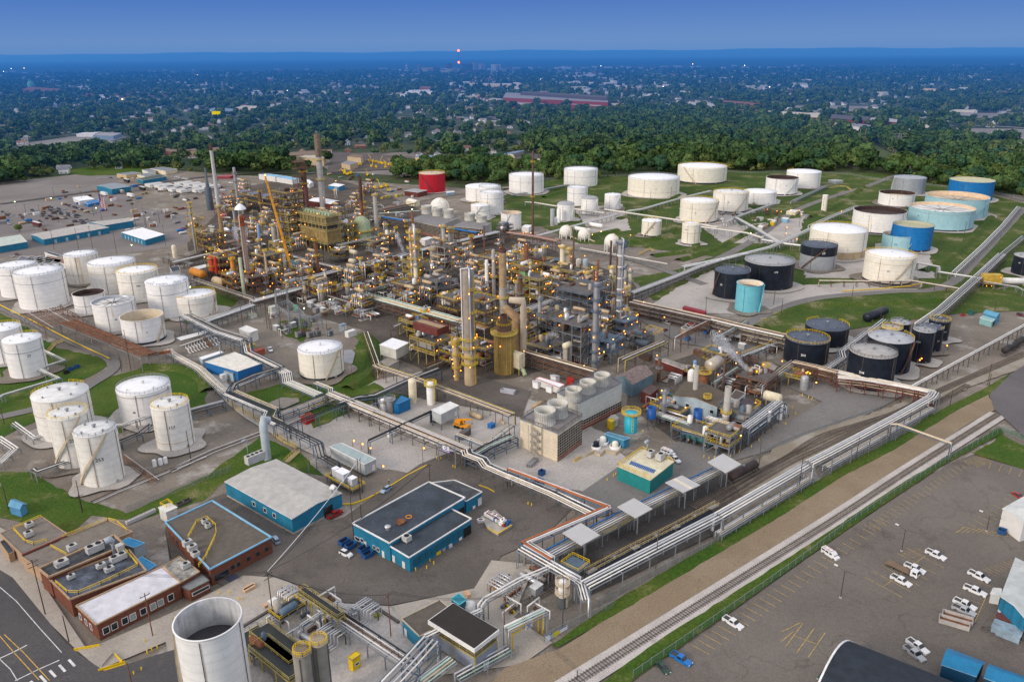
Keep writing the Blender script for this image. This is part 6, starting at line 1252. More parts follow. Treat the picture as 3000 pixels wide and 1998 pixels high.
b=MB();c=G(318,895,3);b.box((c.x,c.y,2.2),(2,.1,1.3),-GA+.3);b.bl_('blue_sign',P('blue_sign_paint',(.08,.08,.35)),t)
for x,y in prs(725,800,680,830):t,Q,h=rbx([(x-110,y-5),(x-40,y-45),(x+10,y-20),(x-60,y+20)],3.4,'red roofed hut below the white edged branch rack'if x>700 else'pale hut with a cream wall below the branch rack',TB if x<700 else WS,RE if x>700 else TARR2,TR,pp_=.1,name='hut')
def cnt(pts,label,m,h=2.7,**k):return rbx(pts,h,label,m,m,m,pp_=.05,name='shipping_container',ovh=.05,**k)
CR=P('red_container',(.3,.04,.055),rbs=1.2,rd=0)
cnt(prs(588,590,612,573,862,635,840,652),'crimson container behind the tall pipe wall',CR,lm='the crimson container')
win(500,800);cnt(prs(895,895,1040,855,1080,870,935,915),'orange red container under the bent rack',P('orange_red_container',(.42,.1,.06),rbs=1.2,rd=0));cnt(prs(2235,225,2330,195,2352,205,2270,240),'rust orange container by the bright floodlight',RS)
win(1050,750);cnt(prs(80,415,195,395,225,410,105,435),'rust brown container by the green one',RS);cnt(prs(200,395,290,355,330,365,240,405),'green container by the rust brown one',P('green_container',(.08,.22,.1)));cnt(prs(45,340,110,320,135,330,70,355),'cream generator box near the bright floodlight',CV)
win(1000,450)
for pts,h,l,w,r in((prs(725,430,830,405,985,425,880,450),5,'maroon shed with a grey roof in front of the red tank',DR,GY_),(prs(742,540,800,515,900,545,840,560),4.5,'cream tent shed by the white ball tank',CV,CM),(prs(1912,1120,1990,1105,2120,1140,2030,1165),3.6,'long white container office right of the rust smeared stack',WS,RW),(prs(2165,1130,2220,1105,2352,1085,2300,1130),4,'white container at the rack corner',WS,RW),(prs(2072,845,2110,820,2190,825,2150,855),4,'white block at the foot of the thin mast',WS,RW),(prs(1200,440,1290,430,1300,445,1215,455),3,'light blue container below the red tank',P('light_blue_container',(.25,.4,.55)),RA),(prs(900,980,1000,955,1060,970,960,1000),4.5,'pale shelter behind the yellow platformed column',WS,RA),(prs(300,1030,430,990,540,1020,410,1070),6,'tan roofed pump shed lit by orange lamps',SG,P('tan_shed_roof',(.42,.35,.28)))):
 rbx(pts,h,l,w,r,pp_=.15,rdg=0,rh=(1. if'tent'in l else 0),name='shed')
win(500,450)
for pts,h,l,w,r in((prs(1010,240,1120,235,1285,255,1200,270),6,'white garage row with a light blue roof, first part',WS,TRB),(prs(1200,272,1300,258,1475,285,1395,305),5.5,'white garage row with a light blue roof, second part',WS,TRB),(prs(1810,368,1880,342,1998,360,1930,385),4.5,'blue shed with a white roof by the construction road',P('blue_shed_paint',(.03,.2,.4)),RW),(prs(1580,540,1700,505,1940,545,1840,580),5.5,'white tent roof with a dark red base behind the tallest chimney',DR,RW),(prs(1535,320,1590,300,1640,335,1590,355),4.5,'small white gabled shed by the lattice derrick',WS,RW),(prs(530,262,620,245,760,235,680,262),3,'row of dark red containers near the lamp hung column',CR,CR),(prs(580,690,605,678,645,690,615,702),4,'bright red kiosk under the lamp hung column',RE,RE),(prs(580,860,640,850,675,880,610,890),3.4,'white cabin between the chimney and the red platforms',WS,RW),(prs(1160,770,1220,760,1260,785,1195,800),3,'blue tarpaulin covered stack',BLUE,BLUE),(prs(-10,1310,90,1290,110,1340,20,1360),4.5,'dark roofed pale hut behind tank 243',WS,DKRF),(prs(240,1310,420,1270,440,1300,260,1345),4,'low white container below the red vessels',WS,RA)):
 rbx(pts,h,l,w,r,pp_=.12,name='shed',rdg=0,rh=(1.1 if'tent'in l or'gabled'in l else 0))
win(0,450)
t,Q,h=rbx(prs(355,928,1010,805,1250,848,500,985),5,'long blue warehouse with a tan grey roof behind the tanks',TW,P('tan_grey_long_roof',(.44,.42,.39)),TR,rdg=1,rh=.7,lm='the long blue warehouse');row(t,Q,nfc(Q,900,970,2)[0],5,2,3,.1,LBLW,kind='panel',name='door')
t,Q,h=rbx(prs(1040,790,1490,745,1530,772,1210,825),5.5,'taller end of the long blue warehouse',TW,P('tan_grey_long_roof'),TR,pp_=.2);t,Q,h=rbx(prs(1395,908,1630,853,1890,930,1665,995),4.6,'blue substation building with a white roof by the bright green lamp',TW,RW,TR,pp_=.2,lm='the white roofed substation');row(t,Q,nfc(Q,1500,980,2)[0],6,1.6,3,.3,LBLW,kind='panel',name='panel');t,Q,h=rbx(prs(-220,1000,230,935,310,1015,-160,1095),5,'blue warehouse with a pale green roof cut by the photo edge',TW,P('pale_green_roof',(.5,.56,.5)),TR,pp_=.2)
t,Q,h=rbx(prs(1108,368,1310,338,1500,378,1280,410),6,'blue shed with a slate roof amid the parked trucks',TW,P('slate_grey_roof',(.25,.29,.33)),TRB,rdg=1,rh=.8);opn(t,Q,1390,430,5,4.5,.1,'door',DK)
for pts,h,l,w,r in((prs(835,505,1000,487,1085,525,910,548),4,'white tent by the flag pole',WS,RW),(prs(970,560,1120,528,1150,550,1010,585),3,'blue tarpaulin stack by the white tent',BLUE,BLUE),(prs(1340,235,1510,212,1620,225,1450,250),4.5,'low tan office with a slate roof, nearest of three',TANW,P('slate_office_roof',(.2,.22,.26))),(prs(1575,245,1700,225,1790,238,1660,262),4,'low cream office with a dark roof, middle of three',CV,P('slate_office_roof')),(prs(1730,175,1850,155,2035,180,1900,205),4.5,'low cream office with a slate roof, farthest of three',CV,P('slate_office_roof')),(prs(1630,190,1720,175,1790,195,1700,210),4,'small white office between the cream ones',WS,P('slate_office_roof')),(prs(1580,290,1840,238,1910,265,1640,310),4.5,'dark green roofed open shelter by the trailers',TW,P('dark_green_roof',(.06,.09,.08))),(prs(510,1135,560,1128,710,1170,660,1185),4,'white cabin with a dark roof behind the tanks',WS,DKRF)):rbx(pts,h,l,w,r,pp_=.12,name='office'if'office'in l else'shed',cat='office'if'office'in l else'shed')
for k in rng(4):x,y=190+100*k,1235-6*k+4*k;rbx([(x,y-5),(x+60,y-55),(x+330,y-10),(x+270,y+40)],3.6,['white site cabin with a dark roof, first of four','white site cabin with a dark roof, second of four','white site cabin with a dark roof, third of four','white site cabin with a brown roof, last of four'][k],WS,P('purple_slate_roof',(.11,.11,.15))if k<3 else P('brown_cabin_roof',(.24,.12,.08)),TR,pp_=.1,name='site_cabin')
k=0
for r,(x0,y0,n)in enum(((1660,345,6),(1810,385,3),(2000,330,4))):
 for i in rng(n):x,y=x0+105*i,y0+12*i+4;k+=1;rbx([(x,y),(x+170,y-22),(x+215,y-8),(x+60,y+14)],3.4,'white office trailer',WS,P('pale_trailer_roof',(.52,.52,.5),var=.2),TR,pp_=.06,name='office_trailer',au=1,gp='white office trailers',z0=.6)
win(2300,1500,1.8)
t,Q,h=rbx(prs(1150,-20,1290,-100,1400,20,1259,60),7,'white windowless warehouse at the parking lot corner',P('white_wall_siding',(.74,.73,.7),var=.06),P('white_metal_roof',(.66,.68,.64),ro=.5,rbs=.5,rd=0),TR,rdg=1,rh=1.2,lm='the white windowless warehouse');t,Q,h=rbx(prs(1140,440,1215,240,1340,330,1270,560),7,'teal warehouse with a ribbed pale roof at the photo edge',TW,P('pale_ribbed_roof',(.5,.53,.52),ro=.5,rbs=.7,rd=1),TR,rdg=1,rh=.8,lm='the ribbed teal warehouse');rbx(prs(1085,430,1100,402,1140,405,1135,440),3.5,'small pale porch on the teal warehouse',WS,RA,TR,pp_=.1,name='porch')
for k,(pts,l,m)in enum(((prs(1135,495,1145,478,1320,520,1310,545),'maroon container, top of the row',DR),(prs(1125,520,1133,503,1310,560,1300,580),'pale container in the row',WS),(prs(1112,550,1122,530,1300,590,1290,612),'rust red container in the row',P('rust_red_container',(.18,.06,.055),rbs=1.2,rd=0)),(prs(1090,600,1110,563,1258,615,1240,660),'faded blue container with peeling paint',P('peeling_blue_container',(.28,.38,.46),var=.3,sk=.6,rbs=1.2,rd=0)))):cnt(pts,l,m)
for pts,l in((prs(828,800,862,718,1050,790,1005,860),'bright blue gabled shed, larger of two'),(prs(1055,870,1080,802,1270,870,1240,940),'bright blue gabled shed cut by the photo corner')):rbx(pts,4.5,l,P('deep_blue_siding',(.01,.075,.16)),P('bright_blue_metal_roof',(.015,.19,.38),ro=.5,rbs=.6,rd=0),TRB,rdg=0,rh=1.3,name='shed')
A,B,C_=G(150,1010,4),G(385,668,4),G(980,900,4);d1=V2(C_-B);d0=V2(B-A)*1.;t=tng('arched_hall','huge black arched roof hall with white rim','hall',V2(A));lnd('the black arched hall',V2(B,6));b=MB();n=14;P0=[A+(d0)*(k/n)*1.25-d0*.25 for k in rng(n+1)];P0=[Vc((p.x,p.y,2+10*sin(PI*k/n)))for k,p in enum(P0)]
for k in rng(n):b.qd(P0[k],P0[k]+d1,P0[k+1]+d1,P0[k+1])
b.bl_('roof',P('black_arched_roof',(.022,.03,.042),var=.3,seam=.12,rd=0),t);MB().tb_(P0,.3,4,sm=0).bl_('roof_rim',TR,t);MB().add([V2(p)for p in(P0[0],P0[-1])]+[p for p in reversed(P0)],[tuple(range(n+3))]).bl_('end_wall',P('blue_grey_end_wall',(.18,.25,.3)),t);MB().add([V2(P0[-1],0),V2(P0[-1]+d1,0),P0[-1]+d1,P0[-1]],[(0,1,2,3)]).add([V2(P0[0],0),V2(P0[0]+d1,0),P0[0]+d1,P0[0]],[(0,1,2,3)]).bl_('side_wall',P('blue_grey_end_wall'),t)
win(1100,1650,1.923)
t,Q,h=rbx(prs(150,315,362,210,467,300,250,412),5,'teal building with a brown gravel roof by the gate',TW,TARRF,P('beige_trim',(.48,.42,.32)),pp_=.35,lm='the brown roofed teal building');opn(t,Q,168,390,1.2,2.2,.8,'door')
t,Q,h=rbx(prs(428,200,470,172,510,205,472,232),4.4,'small dark teal booth with a bright roof by the weighbridge',P('dark_teal_booth',(.015,.12,.19),ro=.5),P('teal_booth_roof',(.02,.25,.33),ro=.5),TEAL,pp_=.1,name='booth');b=MB();c=G(530,270,0);b.lth(c,prs(1.6,0,1.6,2.6,.02,3.2),16);one(b,'water_tank',WH,'white plastic water tank behind the teal booth','tank')
win(2400,750)
t,Q,h=rbx(prs(1890,650,1935,622,2080,660,2040,690),5,'light blue arched shelter by the rail spur',P('light_blue_arch',(.08,.28,.42),ro=.5),P('light_blue_arch_roof',(.1,.32,.47),ro=.5),TRB,rdg=0,rh=1.,name='shed');t,Q,h=rbx(prs(1848,710,1880,690,2015,730,1985,752),3.4,'pale turquoise hut with a dark doorway',P('pale_turquoise',(.25,.47,.48)),P('pale_turquoise'),TR,pp_=.05,name='hut');opn(t,Q,1945,760,2,2.2,.1,'door',DK)
win(2000,450,4.48)
for pts,l,w,r in((prs(1030,925,1070,910,1125,925,1085,945),'small tan pump hut by the gravel road',TB,TARR2),(prs(985,955,1010,942,1060,955,1040,970),'small white hut by the gravel road',WS,RW),(prs(1150,895,1170,885,1215,895,1195,910),'yellow kiosk by the pump yard',YEL,YEL),(prs(1300,850,1330,838,1400,850,1370,868),'light blue kiosk by the pump yard',TRB,RA),(prs(1360,760,1420,738,1530,745,1480,770),'pale shelter strung with orange lamps',CV,RA),(prs(1910,350,2000,340,2110,355,2010,370),'grey container by the far white tank',GREYW,GY_)):rbx(pts,3.2,l,w,r,pp_=.06,name='hut')
win(1500,450)
for x,w,yt,yb,m,l in((440,50,632,838,GY_,'square grey tower silo by the grey domed tanks'),(515,45,632,800,WH,'white slim silo by the grey domed tanks'),(488,36,735,825,WH,'short white silo by the grey domed tanks')):cln(x,x+w,yt,yb,l,m,top='flat',name='silo')
win(500,1650,3.364)
t,Q,h=rbx(prs(1748,925,1825,865,1868,895,1790,950),4,'yellow equipment cabinet on the gravel by the silos',YEL,YEL,SY,pp_=.05,name='equipment_cabinet',cat='cabinet');opn(t,Q,1805,965,1.2,.8,1.6)
def clg(A,B,C_,h,label,stacks,wallm,lm=None):
 t,Q,hh=rbx([A,B,C_],h,label,wallm,P('grey_fan_deck',(.22,.21,.21),var=.2),SG,pp_=.4,name='cooling_tower',lm=lm)
 for cx,cy,rp,yt in stacks:
  c=G(cx,cy,h);r=rp/_W[2]*dpt(c)/FOC;hs=(cy-yt)/_W[2]*dpt(c)/FOC/cos(_tilt)*1.02;s=MB()
  prof=[(r*1.02,h),(r*.94,h+hs*.35),(r*.97,h+hs*.75),(r*1.03,h+hs),(r*.97,h+hs),(r*.9,h+hs*.5),(r*.9,h+hs*.1),(.05,h+hs*.1)]
  s.lth(V2(c,0),prof,36);o=s.bl_('fan_stack',P('stained_fibre_stack',(.56,.55,.5),sk=.4,sl=(.25,.22,.17)),t);s=MB()
  for k in rng(30):q=2*PI*k/30;e=Vc((cos(q),sin(q),0));s.tb_([V2(c,h)+e*r*1.03,V2(c,h+hs*.35)+e*r*.96,V2(c,h+hs)+e*r*1.04],.12,4,sm=0)
  q=s.bl_('stack_rib',P('pale_stack_rib',(.64,.63,.58)),t);q.parent=o
  s=MB();s.lth(V2(c,0),[(r*.25,h+hs*.3),(r*.25,h+hs*.45),(.02,h+hs*.5)],10)
  for k in rng(6):e=Vc((cos(k*PI/3),sin(k*PI/3),0));s.bar(V2(c,h+hs*.38),V2(c,h+hs*.38)+e*r*.8,.4)
  q=s.bl_('fan',SG,t);q.parent=o
 return t,Q
win(1450,1050)
t,Q=clg((290,700),(580,520),(1000,670),11.5,'near cooling tower cell with cream walls and a black louvred side',[(575,740,118,585),(720,655,115,505)],P('cream_asbestos_wall',(.66,.58,.44),sk=.35,sl=(.35,.26,.16),seam=.22,rd=2),lm='the near cooling tower')
def lvr(t,Q,i,h,z1,z0=.8,st=1.25):
 A_,d,n,L=ffr(Q,i);p0,p1=A_+n*.15,A_+d*L+n*.15;MB().qd(V2(p0,z0),V2(p1,z0),V2(p1,z1),V2(p0,z1)).bl_('louvre_bay',DK,t);b=MB()
 for j in rng(int(L/st)+1):q=p0+d*min(L,j*st)+n*.06;b.bar(V2(q,z0),V2(q,z1),.17)
 for j in rng(int((z1-z0)/1.1)+1):z=z0+j*1.1;b.bar(V2(p0+n*.08,z),V2(p1+n*.08,z),.17)
 b.bl_('louvre_frame',P('tan_louvre_frame',(.48,.43,.35)),t);MB().qd(V2(p0,0)+n*.12,V2(p1,0)+n*.12,V2(p1,2.2)+n*.12,V2(p0,2.2)+n*.12).bl_('basin_wall',P('rusty_red_basin',(.2,.06,.04),var=.3),t)
i,_=nfc(Q,860,880,5);lvr(t,Q,i,11.5,10.4)
i2,_=nfc(Q,500,900,5);A_,d,n,L=ffr(Q,i2);b=MB()
for k in rng(7):
 z=1.5*k;a0,a1=A_+d*L*(.36 if k%2 else .56)+n*1.2,A_+d*L*(.56 if k%2 else .36)+n*1.2;b.bar(V2(a0,z),V2(a1,z+1.5),.5);b.rl_([V2(a0,z)+n*.6,V2(a1,z+1.5)+n*.6],1.,.12)
for f in(.33,.6):
 for o in(.4,2.2):q=A_+d*L*f+n*o;b.bar(V2(q,0),V2(q,12),.22)
b.bl_('stair_tower',P('galvanised_stair',(.4,.37,.33)),t);MB().rl_([Q[k]+u*.4 for k in rng(4)],1.1,.14,0,2.4,1).bl_('handrail',BR,t)
t,Q=clg((715,395),(1215,170),(1460,280),12.5,'long cooling tower with three ribbed stacks and a pale blank side wall',[(900,475,92,345),(1065,385,90,260),(1228,300,88,180)],P('pale_cement_board',(.6,.6,.55),var=.08,sk=.2,sl=(.4,.37,.32),seam=.18,rd=2),lm='the long cooling tower')
i,_=nfc(Q,1250,600,4);lvr(t,Q,i,12.5,4.2,1.2,1.6);MB().rl_([Q[k]+u*.3 for k in rng(4)],1.1,.12,0,2.4,1).bl_('handrail',SG,t)
win(1000,450)
for(A,B,C_),st,l in((prs(780,760,1000,680,1345,750),[(980,690,58,605),(1105,712,58,628),(1232,735,58,648)],'old timber cooling tower with three pale fan stacks'),(prs(1290,830,1400,770,1725,800),[(1475,765,60,690),(1612,785,60,712)],'old timber cooling tower with two pale fan stacks')):
 t,Q=clg(A,B,C_,10,l,st,P('weathered_grey_board',(.42,.41,.38),var=.2));i,_=nfc(Q,(A[0]+C_[0])/2,A[1]+60,4)
 for ii in rng(4):
  if ii==i or(ii+1)%4==i:lvr(t,Q,ii,10,9.2,.6,1.6)
win(1500,1350,2.24)
for k,(a,bb,c,l)in enum((((330,475),(452,410),(578,490),'grey square canopy nearest the entrance'),((690,305),(800,247),(922,318),'grey square canopy second from the entrance'),((1005,145),(1115,98),(1235,162),'grey square canopy with a cream stripe'),((1283,10),(1385,-45),(1505,25),'grey square canopy farthest from the entrance'))):
 Q=[G(*a,9),G(*bb,9),G(*c,9)];Q.append(Q[0]+Q[2]-Q[1]);cc=sum(Q,Vc())/4;t=tng('canopy',l,'canopy',V2(cc),'loading canopies');b=MB();b.prm([tuple(x[:2])for x in reversed(Q)],9,9.25);o=b.bl_('roof',P('ribbed_grey_canopy',(.5,.5,.49),ro=.55,rbs=1.,rd=0,var=.06),t)
 for s in(-1.4,1.4):MB().bar(V2(cc+EN*s),V2(cc+EN*s,9),.4).bl_('post',SG,t)
 MB().bar(V2(cc+EN*-1.4,6),V2(cc+EN*1.4,6),.3).bar(V2(cc+EN*-1.4,3),V2(cc+EN*1.4,6),.2).bl_('brace',SG,t)
 if k==2:b=MB();m1,m2=(Q[0]+Q[1])/2,(Q[2]+Q[3])/2;dd=(Q[1]-Q[0]).normalized()*.7;b.qd(m1-dd+u*.27,m2-dd+u*.27,m2+dd+u*.27,m1+dd+u*.27);b.bl_('roof_stripe',P('cream_stripe',(.66,.6,.48)),t)
lnd('the loading canopies',G(580,400,5))
for pts,z,l in((prs(330,610,700,425,1000,262,1344,90),4.2,'long loading walkway with yellow rails under the canopies'),(prs(490,735,760,590,1060,440,1344,285),4.2,'second loading walkway with tan rails by the tank cars')):
 P_=[G(x,y,z)for x,y in pts];t=tng('loading_walkway',l,'walkway',V2(P_[0]));b=MB();L_,R_=ofs(P_,.8),ofs(P_,-.8)
 for k in rng(len(P_)-1):b.qd(R_[k],R_[k+1],L_[k+1],L_[k]);b.qd(R_[k]-u*.3,L_[k]-u*.3,L_[k+1]-u*.3,R_[k+1]-u*.3)
 b.bl_('deck',SG,t);m=YEL if'under'in l else P('tan_rail_paint',(.58,.45,.2))
 for s in(L_,R_):MB().rl_(s,1.1,.13,0,2.).bl_('handrail',m,t)
 for a,c in zip(P_,P_[1:]):
  for j in rng(5):q=a.lerp(c,j/5);MB().bar(V2(q),q-u*.3,.3).bl_('post',SG,t)
p=G(415,690,4.5);frm(0,0,5.5,6,[5],'small yellow railed stair platform at the loading corner',SG,loc=V2(p),rlm=YEL,dkm=SB)
CARC={}
def cpaint(nm,c):CARC[nm]=P(nm.replace(' ','_')+'_car_paint',c,ro=.28,spc=.5,var=.04)
for nm,c in(('white',(.76,.77,.78)),('silver',(.4,.42,.44)),('black',(.012,.013,.016)),('dark grey',(.06,.065,.07)),('red',(.36,.02,.02)),('blue',(.02,.07,.22)),('bright blue',(.01,.16,.5)),('light blue',(.32,.44,.58)),('navy',(.012,.02,.06)),('maroon',(.12,.02,.025)),('tan',(.38,.31,.22)),('yellow',(.6,.42,.03)),('dark green',(.02,.06,.04))):cpaint(nm,c)
def lft(b,secs,m=0,sm=0):
 vs=[]
 for x,wb,wt,z0,z1 in secs:vs+=[(x,-wb,z0),(x,-wt,z1),(x,wt,z1),(x,wb,z0)]
 n=len(secs);fs=[(4*i+j,4*i+(j+1)%4,4*i+4+(j+1)%4,4*i+4+j)for i in rng(n-1)for j in rng(4)]
 fs=[f[::-1]for f in fs];b.add(vs,fs+[(0,1,2,3),tuple(4*n-4+k for k in(3,2,1,0))],m,sm)
def whl(t,xs,hw,r=.37,w=.26):
 for x in xs:
  for s in(-1,1):
   b=MB();b.tb_([(x,s*(hw-w),r),(x,s*hw,r)],r,14,cap=1,sm=1);o=b.bl_('wheel',TY,t);g=MB();g.tb_([(x,s*(hw-.02),r),(x,s*(hw+.015),r)],r*.55,10,cap=1);q=g.bl_('rim',CHROME,t);q.parent=o
def lights(t,xf,xr,hw,z):
 for s in(-1,1):
  MB().box((xf,s*hw,z),(.12,.38,.2)).bl_('headlight',LENS,t);MB().box((xr,s*hw,z),(.1,.3,.24)).bl_('tail_light',REDL,t)
VEH={}
def veh(kind,colour):
 key=(kind,colour)
 if key in VEH:return VEH[key]
 t=tng(kind,'x',kind.replace('_',' ')if kind!='parked_car'else'car',(0,-3000,-50));THS.pop();t['_o']=[0,0,0];m=CARC[colour];b=MB()
 if kind=='pickup_truck':
  lft(b,[(-2.9,.92,.92,.5,1.05),(-2.85,.97,.95,.42,1.12),(-.75,.98,.95,.4,1.12),(-.75,.98,.96,.4,1.14),(1.1,.98,.95,.4,1.16),(2.6,.95,.88,.42,1.02),(2.9,.88,.78,.5,.9)]);b.bl_('body',m,t)
  b=MB();lft(b,[(-.85,.9,.72,1.12,1.8),(-.7,.92,.74,1.12,1.9),(.45,.92,.74,1.12,1.9),(.62,.92,.7,1.12,1.84)]);b.bl_('cab',m,t)
  MB().qd((.64,-.72,1.8),(1.25,-.84,1.16),(1.25,.84,1.16),(.64,.72,1.8)).bl_('windscreen',GL,t);MB().qd((-.87,.7,1.75),(-.9,.8,1.22),(-.9,-.8,1.22),(-.87,-.7,1.75)).bl_('rear_window',GL,t)
  for s in(-1,1):b=MB();q=[(-.68,s*.915,1.2),(.5,s*.915,1.2),(.42,s*.775,1.76),(-.66,s*.775,1.76)];b.qd(*(q if s<0 else q[::-1]));b.bl_('side_window',GL,t)
  MB().box((-1.82,0,1.125),(1.85,1.6,.02)).bl_('bed',P('truck_bed_liner',(.07,.07,.07)),t);b=MB()
  for y in(-.92,.92):b.box((-1.82,y,1.1),(2.,.12,.26))
  b.box((-2.84,0,1.1),(.1,1.9,.26));b.bl_('bed_side',m,t);whl(t,(-1.75,1.85),.98,.4);lights(t,2.84,-2.92,.72,.78)
 elif kind in('parked_car','suv'):
  k=1. if kind=='parked_car'else 1.18;lft(b,[(-2.3,.75,.72,.42,.82),(-2.2,.86,.84,.3,.95*k),(-1.,.9,.87,.27,1.*k),(.9,.9,.87,.27,.98*k),(2.,.86,.8,.3,.82*k),(2.3,.74,.68,.42,.68)]);b.bl_('body',m,t)
  b=MB();xb=-2.1 if kind=='suv'else-1.5;lft(b,[(xb-.1,.8,.62,.95*k,1.*k),(xb+.45,.82,.6,.97*k,1.4*k),(.2,.82,.62,.98*k,1.44*k),(1.05,.8,.74,.95*k,.99*k)]);b.bl_('glasshouse',GL,t)
  MB().qd((xb+.5,-.58,1.415*k),(.2,-.6,1.455*k),(.2,.6,1.455*k),(xb+.5,.58,1.415*k)).bl_('roof',m,t);whl(t,(-1.4,1.42),.9,.34*k);lights(t,2.24,-2.28,.62,.62)
 elif kind=='van':
  lft(b,[(-2.8,.95,.85,.4,2.),(-2.7,1,.88,.35,2.12),(.9,1,.88,.35,2.12),(1.5,1,.84,.35,1.75),(2.,.98,.86,.4,1.2),(2.8,.9,.8,.45,1.)]);b.bl_('body',m,t);MB().qd((1.,-.8,2.06),(1.95,-.86,1.3),(1.95,.86,1.3),(1.,.8,2.06)).bl_('windscreen',GL,t)
  for s in(-1,1):
   b=MB()
   for x0,x1 in prs(.2,1.1,-1.2,-.1,-2.5,-1.4):q=[(x0,s*.985,1.35),(x1,s*.985,1.35),(x1-.1,s*.93,1.85),(x0,s*.93,1.85)];b.qd(*(q if s<0 else q[::-1]))
   b.bl_('side_window',GL,t)
  b=MB()
  for y in(-.7,.7):b.bar((-2.4,y,2.25),(.6,y,2.25),.08)
  for x in(-2.2,-.8,.5):b.bar((x,-.75,2.22),(x,.75,2.22),.07)
  b.bl_('ladder_rack',ORAN,t);whl(t,(-1.7,1.8),1.,.38);lights(t,2.74,-2.82,.7,.8)
 elif kind=='flatbed_truck':
  lft(b,[(2.4,1.05,.95,.7,2.5),(4.2,1.05,.9,.7,2.45),(4.35,1.05,.95,.6,1.5)]);b.bl_('cab',m,t);MB().qd((4.22,-.85,2.35),(4.37,-.92,1.5),(4.37,.92,1.5),(4.22,.85,2.35)).bl_('windscreen',GL,t)
  for s in(-1,1):b=MB();q=[(3.,s*1.03,1.55),(4.,s*1.03,1.55),(4.,s*.98,2.2),(3.,s*.98,2.2)];b.qd(*(q if s<0 else q[::-1]));b.bl_('side_window',GL,t)
  MB().box((-1.2,0,1.05),(7.,2.4,.18)).bl_('flatbed',P('worn_timber_bed',(.22,.15,.1),ro=.9,var=.2,rbs=1.5,rd=1),t);MB().box((2.25,0,1.2),(.12,2.2,1.2)).box((0,0,.6),(8,.8,.4)).bl_('chassis',P('dark_chassis',(.03,.03,.03)),t);whl(t,(-2.6,3.4),1.08,.48);lights(t,4.36,-4.7,.8,.85)
 elif kind=='semi_trailer':
  b.box((0,0,1.15),(13.5,2.5,2.8));b.bl_('body',m,t);MB().box((0,0,.85),(12.5,1.,.3)).box((3.5,0,0),(.3,1.6,.9)).bl_('chassis',P('dark_chassis',(.03,.03,.03)),t);MB().box((0,0,3.95),(13.5,2.5,.06)).bl_('roof',RA,t);whl(t,(-5.4,-4.2),1.25,.5)
 for o in list(t.children):pass
 VEH[key]=t;t['_used']=0;return t
def pk(kind,colour,x,y,head,label,gp=None,au=0,z=.12):
 """head: photo point the nose points to, or an angle"""
 p=G(x,y,0)if not isinstance(x,Vector)else x;a=head if isinstance(head,float)else atan2(*(lambda d:(d.y,d.x))(G(*head)-p));t=veh(kind,colour);p=Vc((p.x,p.y,z))
 if not t['_used']:t['_used']=1;t.location=p;t.rotation_euler=(0,0,a);reg(t,label,t['category'],gp,au,p);return t
 return dup(t,p,a,label,gp,au)
win(2300,1500,1.8)
LT='vehicles on the big parking lot'
pk('van','white',238,235,(290,268),'pale work van with orange ladder rack by the track fence',LT);pk('pickup_truck','white',793,238,(850,265),'white pickup alone in the stall nearest the fence lamp',LT);pk('pickup_truck','white',682,310,(740,335),'white pickup parked behind the flatbed truck',LT);pk('pickup_truck','white',610,375,(668,405),'white pickup in front of the flatbed truck',LT);pk('flatbed_truck','white',618,318,(714,362),'white cab flatbed truck with a brown timber bed',LT)
pk('pickup_truck','white',1020,352,(1077,380),'white crew pickup with a black bed cover',LT);pk('pickup_truck','white',1000,428,(1064,455),'white pickup loaded with boxes',LT);pk('pickup_truck','white',946,500,(1006,528),'white pickup closest behind the skip',LT);pk('pickup_truck','silver',940,532,(1000,558),'pale grey pickup touching the skip',LT)
pk('pickup_truck','white',697,722,(748,758),'white service truck with a ladder by the arched hall',LT);pk('pickup_truck','silver',680,760,(728,798),'silver service truck with dark tool bed by the arched hall',LT);pk('suv','dark green',205,875,(160,925),'dark utility vehicle at the hall end',LT)
win(0,0,1);pk('pickup_truck','white',2147,1832,(2180,1852),'white pickup parked against the railway fence',LT);pk('pickup_truck','bright blue',1995,1938,(2028,1958),'bright blue pickup at the bottom of the lot',LT);pk('parked_car','dark green',1942,1962,(1962,1985),'dark green car by the fence at the photo bottom',LT);pk('parked_car','red',2982,1458,(3000,1470),'dark red car by the white warehouse',LT)
win(1000,1380);pk('suv','light blue',515,235,(450,280),'light blue hatchback with its tailgate up by the dock',None);pk('suv','white',55,970,(130,1005),'white SUV by the blue skips',None);win(0,0,1);pk('pickup_truck','red',982,1512,(1005,1500),'red pickup by the grey roofed workshop',None);pk('suv','light blue',808,1587,(795,1570),'pale blue car at the corner of the brick building',None)
win(500,800);pk('pickup_truck','white',1145,895,(1165,935),'white pickup on the road by the orange red container',None);win(1850,750);pk('suv','silver',412,785,(455,800),'silver wagon by the tall pipe wall',None);pk('parked_car','maroon',385,865,(410,850),'maroon car behind the block house',None);win(1900,1000);pk('van','white',225,1300,(290,1325),'white minibus by the teal pump house',None);pk('pickup_truck','white',300,1375,(350,1410),'white truck with a covered bed by the teal pump house',None);win(2400,750);pk('suv','maroon',2315,690,(2352,700),'dark red wagon on the gravel by the rail spur',None);win(1050,750);pk('van','white',610,1080,(590,1110),'white truck by the tall white shelter',None)
win(0,450);CC=['black','white','silver','white','navy','silver','blue','silver','white','maroon','dark grey','white']
k=0;dirc=(30,14)
